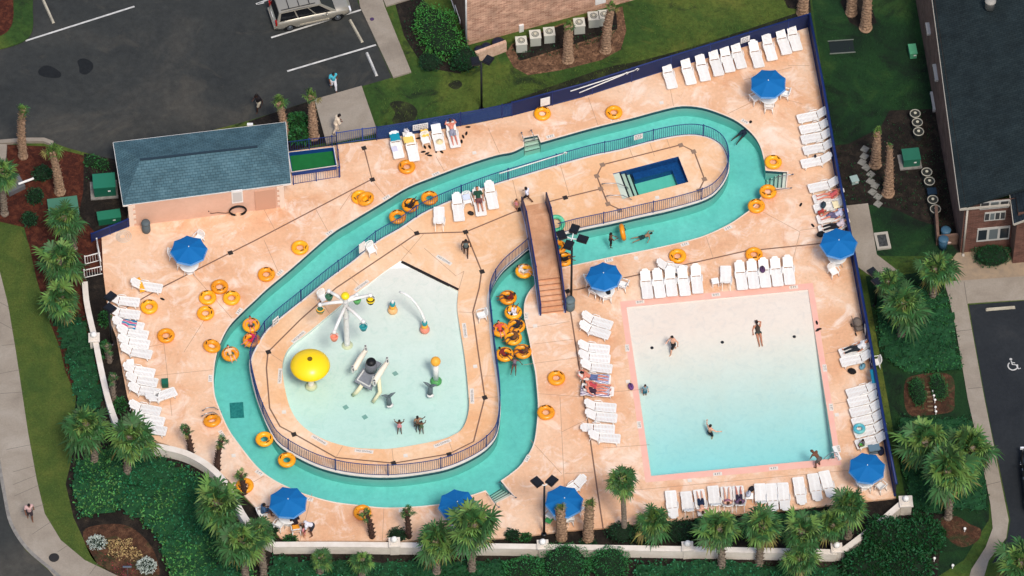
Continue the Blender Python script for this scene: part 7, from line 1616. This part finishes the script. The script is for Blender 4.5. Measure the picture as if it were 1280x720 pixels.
for a in [('stubby palm in front of the lower middle umbrella', 700,636,702,673,20,(.36,.30)), ('stubby palm right of the lower middle umbrella', 737,631,735,678,22,(.36,.27)),
  ('shaggy trunked palm left of two by the brick wall', 711,32,710,76,22,(.37,.28)), ('shaggy trunked palm right of two by the brick wall', 765,8,757,64,20,(.36,.24)),
  ('shaggy palm trunk at the upper fence corner', 1006,-10,1003,17,20,(.42,.3)), ('shaggy palm trunk left of two in the upper lawn', 1066,-12,1064,17,20,(.40,.3)), ('shaggy palm trunk right of two in the upper lawn', 1085,-8,1082,36,20,(.40,.28)),
  ('shaggy palm trunk beside the stepping stones, upper', 1097,164,1094,207,16,(.38,.2)), ('shaggy palm trunk beside the stepping stones, lower', 1112,182,1110,243,12,(.38,.16)),
  ('palm with tan trunk right of the pump house roof', 349,128,356,172,30,(.30,.22)), ('palm with tan trunk at the corner of the entry pad', 389,120,392,172,28,(.34,.20)),
  ('grey trunked palm at the edge of the parking lot', 28,138,29,196,26,(.30,.20)), ('pale trunked palm in the red mulch', 65,190,75,241,32,(.34,.20))]: palm(a[0], a[1], a[2], a[3], a[4], a[5], 'stump', r=a[6], group='shaggy trunked palms')
random.seed(99)
# ------------------------------------------------------------------ shrubs
def shrub(label, px, py, rx, ry, h, m_, n=900, L=.14, name='shrub', cat='shrub', group=None, rz=0.0, core=.80):
    p = P(px, py, GZ + h * .55); t = thing(name, label, cat, (p.x, p.y, GZ), rz, group)
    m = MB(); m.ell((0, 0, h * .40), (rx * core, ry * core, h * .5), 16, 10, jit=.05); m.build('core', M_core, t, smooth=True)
    m = MB(); clump(m, (0, 0, h * .42), (rx, ry, h * .6), n, L, seed=px * .13 + py * .07); m.build('foliage', m_, t); return t
shrub('big bright green hedge dome by the salmon brick building', 548,37, 1.45,2.35,1.5, L_hedge, 3200,.14,'hedge','hedge',rz=R(24))
shrub('small dark ball bush below the bright hedge dome', 537,77,.72,.72,.8,L_dark,900,.10); shrub('dark bush between the hedge dome and the brick pen', 581,73,.95,.9,1.2,L_bush,1300,.13)
shrub('large green clipped dome left of two under the lower wall', 706,702,1.5,1.35,1.7,L_dome,3200,.11); shrub('large green clipped dome right of two under the lower wall', 762,702,1.25,1.15,1.4,L_dome,2500,.11); shrub('wide dark bush at the bottom edge left of the domes', 655,712,1.35,1.0,1.1,L_dome,1900,.13)
shrub('dark hedge bush in front of the brick apartment windows', 1240,318,1.25,.85,.9,L_bush,1900,.11); shrub('clipped oblong hedge left of the white garden lights', 1147,488,.52,1.15,.9,L_side,1500,.09,'hedge','hedge',rz=R(8)); shrub('clipped oblong hedge right of the white garden lights', 1173,482,.52,1.05,.7,L_side,1300,.09,'hedge','hedge',rz=R(8))
for x, y, rx, lb in ((1108,672,1.7,'upper left of the dark tree-like shrubs by the right pillar'),(1150,668,1.5,'dark shrub below the globe pillar'),(1085,705,1.6,'dark shrub at the bottom right of the wall'),(1130,708,1.7,'dark shrub at the bottom edge right of the wall')): shrub('large glossy ' + lb if lb.startswith('dark') else 'large glossy shrub, ' + lb, x, y, rx, rx * .9, 1.7, L_bush, 2100, .22, group='dark shrubs by the right wall end')
for x, y, r_, lb in ((52,216,.62,'upper dark bush in the red mulch'),(44,244,.55,'middle dark bush in the red mulch'),(37,273,.5,'lower dark bush in the red mulch')): shrub(lb, x, y, r_, r_, .7, L_dark, 450, .15)
for x, y, r_, lb in ((372,151,.62,'grassy green shrub between two tan trunked palms, upper'),(375,168,.65,'grassy green shrub between two tan trunked palms, lower')): shrub(lb, x, y, r_, r_, .7, L_side, 500, .24)
for x, y, r_, lb in ((114,200,.5,'low green plant by the pump house, left'),(128,205,.42,'low green plant by the pump house, right')): shrub(lb, x, y, r_, r_, .4, L_side, 250, .12)
shrub('silvery plant at the left of the flower bed', 121,677,.55,.5,.5,L_silver,500,.13,'flowering_plant','plant'); shrub('silvery plant at the right of the flower bed', 183,706,.55,.55,.5,L_silver,520,.13,'flowering_plant','plant')
for x, y, rx, h_, m_, lb in ((497,668,.6,.7,L_dark,'dark bush beside the slim palm at the lower wall'),(640,668,.5,.5,L_dark,'low bush behind the lower wall, left of the lamp post'),(775,664,.9,.9,L_dark,'dark bush at the foot of the slender tall palm'),(800,668,.8,.8,L_dark,'dark bush right of the slender tall palm'),(850,664,1.0,.8,L_dark,'dark bush under the first lower row lounger'),(880,662,.8,.8,L_dark,'dark bush behind the wall palms'),(735,678,.5,.4,L_dark,'low bush by the stubby palm'),(657,671,.35,.4,L_side,'tiny green bush behind the lower wall'),(363,674,.4,.4,L_side,'low bush near the family table'),(338,662,.5,.5,L_dark,'dark bush left of the family table')): shrub(lb, x, y, rx, rx * .8, h_, m_, int(520 * rx), .15)
for x, y, lb in ((131,398,'green clump in the gap beside the left loungers, upper'),(130,436,'green clump in the gap beside the left loungers, middle'),(150,505,'green clump in the gap beside the left loungers, lower')): shrub(lb, x, y, .35, .55, .6, L_side, 260, .18)
# tan ornamental cabbages in the flower bed
random.seed(5)
fp = [(x + random.uniform(-1, 1), y + random.uniform(-1, 1)) for y in range(677, 702, 5) for x in range(132, 178, 6) if inside((x, y), [(130,674),(160,674),(180,694),(170,704),(150,700),(135,690)])]
for i, (x, y) in enumerate(fp):
    p = P(x, y, GZ + .1); m = MB(); clump(m, (0, 0, .1), (.15, .15, .13), 30, .12, up=.6, seed=i); o = m.build('bedding_plant', L_tan); o.location = (p.x, p.y, GZ); tag(o, 'tan bedding plant in the cluster between two silvery plants', 'plant', 'tan bedding plants')
t = thing('ground_spotlight', 'pale T shaped fixture at the bottom of the flower bed', 'garden light', P(160,720,GZ)); m = MB(); m.tube([(0,0,0),(0,0,.9)], .03, 6); m.build('stake', M_steel, t); m = MB(); m.box((0,0,.92), (.5,.1,.06)); m.build('head', M_steel, t)

# ------------------------------------------------------------------ ground cover: nobody could count its leaves
def cover(name, label, px, h, dens, L, mats, weights=None, holes=None, lump=.6, sc_=.5, z=GZ, up=.5):
    lp = G(px, z); xs = [p[0] for p in lp]; ys = [p[1] for p in lp]; m = MB(); n = int(area(lp) * dens); c = 0; g = 0; low = h < .3
    hk = lambda x, y: .5 + lump * noise.noise(Vector((x * sc_, y * sc_, 1.3))) + .35 * noise.noise(Vector((x * sc_ * 3.1, y * sc_ * 3.1, 7.7)))
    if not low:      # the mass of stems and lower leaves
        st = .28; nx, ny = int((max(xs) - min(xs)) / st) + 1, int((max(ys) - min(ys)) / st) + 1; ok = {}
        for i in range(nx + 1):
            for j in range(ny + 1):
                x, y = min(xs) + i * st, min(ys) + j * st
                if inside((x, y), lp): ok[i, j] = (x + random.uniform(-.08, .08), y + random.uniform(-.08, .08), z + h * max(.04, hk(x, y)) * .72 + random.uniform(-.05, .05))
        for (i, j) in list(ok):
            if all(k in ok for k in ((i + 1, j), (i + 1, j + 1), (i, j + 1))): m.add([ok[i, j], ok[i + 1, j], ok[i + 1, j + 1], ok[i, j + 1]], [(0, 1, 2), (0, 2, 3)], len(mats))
    while c < n and g < n * 12:
        g += 1; x, y = random.uniform(min(xs), max(xs)), random.uniform(min(ys), max(ys))
        if not inside((x, y), lp): continue
        k = hk(x, y)
        if low and k < .3:
            if random.random() < .6: c += 1; continue
        zz = z + h * max(.05, k) * random.uniform(.75, 1.1); o = (rnd_dir() + Vector((0, 0, up))).normalized()
        mi = 0
        if len(mats) > 1: mi = 1 if noise.noise(Vector((x * .35 + 9, y * .35, 4.2))) + random.uniform(-.25, .25) > .02 else 0
        leafq(m, Vector((x, y, zz)), o, rnd_dir(), L * random.uniform(.6, 1.3), L * random.uniform(.4, .65), mi); c += 1
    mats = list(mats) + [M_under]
    return stuff(m, name, mats, label, 'ground cover')
cover('groundcover', 'dense dark green ground cover below the curved wall', [(92,575),(130,560),(165,566),(207,572),(240,590),(265,612),(280,640),(300,680),(330,735),(212,735),(206,712),(196,680),(176,655),(150,644),(122,646),(100,655),(92,630),(86,605)], .75, 75, .20, [L_cover, L_cover2], sc_=.55)
cover('groundcover', 'dark green ground cover in the strip left of the garden wall', [(62,398),(80,392),(108,400),(116,425),(122,450),(134,500),(120,520),(98,520),(84,470),(74,430)], .5, 75, .17, [L_dark, L_cover], sc_=.8)
cover('groundcover', 'dark plants along the outside of the lower wall', [(340,696),(380,700),(480,703),(600,704),(690,703),(690,735),(330,735)], .7, 60, .20, [L_bush, L_cover], sc_=.7)
cover('groundcover', 'dark plants at the bottom edge right of the clipped domes', [(790,705),(900,704),(1050,706),(1064,735),(790,735)], .7, 60, .2, [L_bush, L_cover], sc_=.7)
cover('groundcover', 'green ground cover under the palms right of the fence', [(1090,360),(1130,350),(1188,372),(1196,412),(1204,465),(1170,470),(1128,466),(1102,452),(1094,400)], .5, 70, .17, [L_bush, L_side], sc_=.7)
cover('groundcover', 'dark green ground cover around the three overlapping palms', [(1118,520),(1160,524),(1212,522),(1224,552),(1236,610),(1234,640),(1195,640),(1165,648),(1140,640),(1128,600),(1120,560)], .45, 60, .17, [L_bush, L_side], sc_=.7)
cover('groundcover', 'dark trailing plants in the bed by the stepping stones', [(1042,184),(1070,182),(1108,150),(1134,140),(1168,138),(1184,236),(1194,300),(1160,276),(1122,262),(1092,254),(1060,256),(1048,222)], .14, 26, .13, [L_dark], sc_=.6)
cover('groundcover', 'dark low plants behind the box air conditioners', [(636,64),(690,56),(740,44),(772,30),(772,46),(700,70),(650,78)], .25, 45, .14, [L_dark, L_bush], sc_=.8)
cover('groundcover', 'dark low plants around the bright hedge dome', [(500,8),(520,-4),(526,40),(536,60),(560,86),(548,92),(524,76),(508,48)], .2, 30, .13, [L_dark], sc_=.8)
cover('groundcover', 'red and pink bedding flowers along the lower flower bed', [(126,690),(150,702),(168,708),(172,722),(150,722),(124,704)], .2, 70, .1, [L_pinkf, L_dark], sc_=1.2)
cover('groundcover', 'low ivy beside the pump house', [(104,196),(140,204),(150,222),(116,218),(106,232)], .2, 40, .12, [L_side, L_dark], sc_=1.0)
cover('groundcover', 'dark plants in the gap behind the lower wall', [(760,662),(845,652),(980,640),(1085,630),(1060,680),(860,676),(770,674)], .4, 45, .18, [L_dark, L_bush], sc_=.8)
# mown grass, thin blades over the lawns
def blades(name, label, px, dens, L, m_, z=GZ + .004, holes=()):
    lp = G(px, z); xs = [p[0] for p in lp]; ys = [p[1] for p in lp]; m = MB(); hl = [G(h_, z) for h_ in holes]
    for _ in range(int((max(xs) - min(xs)) * (max(ys) - min(ys)) * dens)):
        x, y = random.uniform(min(xs), max(xs)), random.uniform(min(ys), max(ys))
        if not inside((x, y), lp) or any(inside((x, y), h_) for h_ in hl): continue
        k = noise.noise(Vector((x * .5, y * .5, .3)))
        if k < -.28: continue
        a = random.uniform(0, 6.28); d = Vector((math.cos(a) * .7, math.sin(a) * .7, 1)) * L * random.uniform(.5, 1.3) * (1 + k); s = Vector((-d.y, d.x, 0)).normalized() * L * .22; p = Vector((x, y, z))
        m.add([p - s, p + s, p + d], [(0, 1, 2)])
    return stuff(m, name, m_, label, 'grass')
Lg = leaf_mat('grass_blade', srgb(76, 94, 36), .45); Lg2 = leaf_mat('dry_grass_blade', srgb(74, 90, 38), .35); Lg3 = leaf_mat('dark_grass_blade', srgb(24, 58, 26), .45)
blades('grass', 'green lawn grass between the buildings and the upper fence', [(470,108),(516,92),(575,96),(640,84),(660,96),(752,78),(784,50),(800,4),(1000,-20),(1008,24),(820,84),(640,136),(596,146),(476,166)], 26, .09, [Lg])
blades('grass', 'olive grass of the curved lawn strip', [(0,284),(24,286),(36,306),(46,350),(62,402),(75,435),(82,465),(93,497),(88,572),(80,605),(90,647),(105,680),(120,702),(104,698),(76,672),(57,642),(46,600),(35,540),(20,440),(10,380),(0,342)], 26, .08, [Lg2], GZ + .012)
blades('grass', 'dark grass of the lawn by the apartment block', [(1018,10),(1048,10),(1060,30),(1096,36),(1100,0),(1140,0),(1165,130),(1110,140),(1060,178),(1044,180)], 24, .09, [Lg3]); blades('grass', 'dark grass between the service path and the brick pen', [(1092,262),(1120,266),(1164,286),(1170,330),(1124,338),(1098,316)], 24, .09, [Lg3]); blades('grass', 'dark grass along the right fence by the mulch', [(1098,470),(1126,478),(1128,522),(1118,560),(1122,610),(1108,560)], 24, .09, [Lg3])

# ------------------------------------------------------------------ vehicles
def loft_car(label, px, py, dx, dy, cat, paint, L=4.9, W=1.9, Hh=1.75, van=True, roof_rack=True):
    p = P(px, py, GZ); rz = heading(px, py, dx, dy) + math.pi / 2 + math.pi / 2; rz = heading(px, py, dx, dy)
    t = thing('minivan' if van else 'parked_car', label, cat, (p.x, p.y, GZ + .01), rz)
    hw = W / 2
    # stations along +y (front): (y, sill z, hood/belt z, half width)
    st = [(-.5, .34, .62, .80), (-.485, .30, .92, .90), (-.44, .26, 1.02, .97), (-.25, .24, 1.04, 1.0), (.0, .24, 1.03, 1.0), (.2, .24, 1.00, 1.0), (.33, .25, .96, .98), (.43, .28, .84, .92), (.485, .32, .70, .78), (.5, .36, .56, .62)]
    sec = []; m = MB(); vs = []; fs = []
    for y, zs, zb, k in st:
        w_ = hw * k; y *= L
        sec.append([(-w_ * .93, y, zs), (-w_, y, zs + (zb - zs) * .35), (-w_, y, zs + (zb - zs) * .7), (-w_ * .95, y, zb), (-w_ * .5, y, zb + .035), (0, y, zb + .05), (w_ * .5, y, zb + .035), (w_ * .95, y, zb), (w_, y, zs + (zb - zs) * .7), (w_, y, zs + (zb - zs) * .35), (w_ * .93, y, zs)])
    n = len(sec[0])
    for s in sec: vs += s
    for i in range(len(sec) - 1):
        for k in range(n): fs.append((i * n + k, i * n + (k + 1) % n, (i + 1) * n + (k + 1) % n, (i + 1) * n + k))
    fs.append(tuple(range(n))); fs.append(tuple((len(sec) - 1) * n + k for k in reversed(range(n)))); m.add(vs, fs); b = m.build('body', paint, t, smooth=True)
    # greenhouse
    g0, g1 = (-.475 if van else -.36), (.30 if van else .22); r0, r1 = (-.43 if van else -.22), (.10 if van else .06)
    zb = 1.0; zr = Hh; wb, wr = hw * .94, hw * .76
    B4 = [(-wb, g0 * L, zb), (wb, g0 * L, zb), (wb, g1 * L, zb - .04), (-wb, g1 * L, zb - .04)]; T4 = [(-wr, r0 * L, zr - .05), (wr, r0 * L, zr - .05), (wr * .97, r1 * L, zr - .03), (-wr * .97, r1 * L, zr - .03)]
    m = MB(); N_ = 7; vs = []; fs = []
    for j in range(N_ + 1):
        f = j / N_
        row = []
        for i in range(7):
            u = i / 6; x0_ = -wr + 2 * wr * u; row.append((x0_ * (1 - .03 * f), (r0 + (r1 - r0) * f) * L, zr - .05 + .05 * math.sin(f * math.pi) + .05 * (1 - (2 * u - 1) ** 2)))
        vs += row
    for j in range(N_):
        for i in range(6): fs.append((j * 7 + i, j * 7 + i + 1, (j + 1) * 7 + i + 1, (j + 1) * 7 + i))
    m.add(vs, fs); rf = m.build('roof', paint, t, smooth=True)
    m = MB(); m.add(B4 + T4, [(0, 1, 5, 4), (1, 2, 6, 5), (2, 3, 7, 6), (3, 0, 4, 7)]); m.build('cabin_frame', paint, t)
    gl = mat('car_glass', srgb(16, 18, 22), .08, spec=.7)
    def pane(q, i0, i1, j0, j1, out=.012):
        a_, b_, c_, d_ = [Vector(v) for v in q]; f = lambda u, v: a_.lerp(b_, u).lerp(d_.lerp(c_, u), v); nn = (b_ - a_).cross(d_ - a_).normalized(); cen = (a_ + b_ + c_ + d_) / 4
        if nn.dot(cen - Vector((0, cen.y * .4, 1.2))) < 0: nn = -nn
        pts = [f(i0, j0), f(i1, j0), f(i1, j1), f(i0, j1)]; mb = MB(); mb.add([v + nn * out for v in pts] + [v + nn * .001 for v in pts], [(0, 1, 2, 3), (7, 6, 5, 4), (0, 4, 5, 1), (1, 5, 6, 2), (2, 6, 7, 3), (3, 7, 4, 0)]); return mb
    pane([B4[0], B4[1], T4[1], T4[0]], .06, .94, .12, .92).build('rear_window', gl, t); pane([B4[2], B4[3], T4[3], T4[2]], .05, .95, .06, .93).build('windscreen', gl, t)
    for side in ((B4[1], B4[2], T4[2], T4[1]), (B4[3], B4[0], T4[0], T4[3])):
        for u0, u1 in (((.05, .35), (.375, .66), (.685, .93)) if van else ((.08, .46), (.5, .9))):
            if side[0] is B4[3]: u0, u1 = 1 - u1, 1 - u0
            pane(list(side), u0, u1, .10, .90).build('side_window', gl, t)
    for sx in (-1, 1):
        for y in (-.31 * L, .31 * L):
            rotx = Euler((0, R(90), 0)).to_matrix(); m = MB(); m.torus((sx * (hw - .10), y, .33), .235, .10, 24, 10, rot=rotx, sz=1.1); w_ = m.build('tyre', M_black, t, smooth=True)
            m = MB(); m.lathe([(.21, -.05), (.21, .05), (.17, .075), (.06, .06), (.05, .09), (.0, .09)], (0, 0, 0), 16, ax=rotx if sx > 0 else Euler((0, R(-90), 0)).to_matrix()); o = m.build('rim', M_steel, w_); o.location = (sx * (hw - .07), y, .33)
            m = MB(); m.ell((sx * (hw - .06), y, .36), (.05, .40, .36), 20, 10); m.build('wheel_arch', mat('arch_black', srgb(14, 14, 15), .8), t)
        m = MB(); m.box((sx * hw * .80, L * .476, .74), (.34, .10, .16)); m.build('headlight', mat('headlight_glass', srgb(220, 222, 226), .1), t)
        m = MB(); m.box((sx * hw * .86, -L * .482, .95), (.20, .10, .36)); m.build('tail_light', mat('tail_red', srgb(150, 24, 20), .25), t)
        m = MB(); m.ell((sx * (hw + .10), L * .17, 1.05), (.12, .07, .08), 10, 6); m.build('wing_mirror', paint, t, smooth=True)
        for y in (-.02, .12): m = MB(); m.box((sx * (hw + .005), L * y, .88), (.03, .16, .035)); m.build('door_handle', M_steel, t)
        m = MB(); m.bar((sx * (hw + .005), -.18 * L, .42), (sx * (hw + .005), .20 * L, .42), .05, .10); m.build('side_moulding', paint, t)
        if roof_rack: m = MB(); m.bar((sx * wr * .82, (r0 + .03) * L, zr + .035), (sx * wr * .82, (r1 - .06) * L, zr + .045), .035, .035); m.build('roof_rail', M_dark, rf)
    if roof_rack:
        for y in (.25, .5, .75): m = MB(); yy = (r0 + (r1 - r0) * y) * L; m.bar((-wr * .82, yy, zr + .05), (wr * .82, yy, zr + .05), .05, .03); m.build('roof_bar', M_dark, rf)
    m = MB(); m.box((0, -L * .50, .50), (W * .86, .12, .20)); m.build('rear_bumper', paint, t); m = MB(); m.box((0, -L * .492, .80), (.5, .03, .14)); m.build('number_plate', M_whitep, t)
    m = MB(); m.box((0, L * .499, .50), (W * .5, .05, .16)); m.build('grille', M_dark, t)
    return t
def car_paint(name, c):
    m = mat(name, c, .28, metal=.45, spec=.5); m.node_tree.nodes['Principled BSDF'].inputs['Coat Weight'].default_value = .5; return m
loft_car('tan minivan with dark windows and a roof rack in the parking bay', 388, 19, 30, -6.5, 'minivan', car_paint('tan_car_paint', srgb(170, 164, 150)))
loft_car('dark car parked at the right picture edge', 1297, 607, -3, -30, 'car', car_paint('dark_car_paint', srgb(22, 24, 30)), 4.5, 1.8, 1.45, van=False, roof_rack=False)
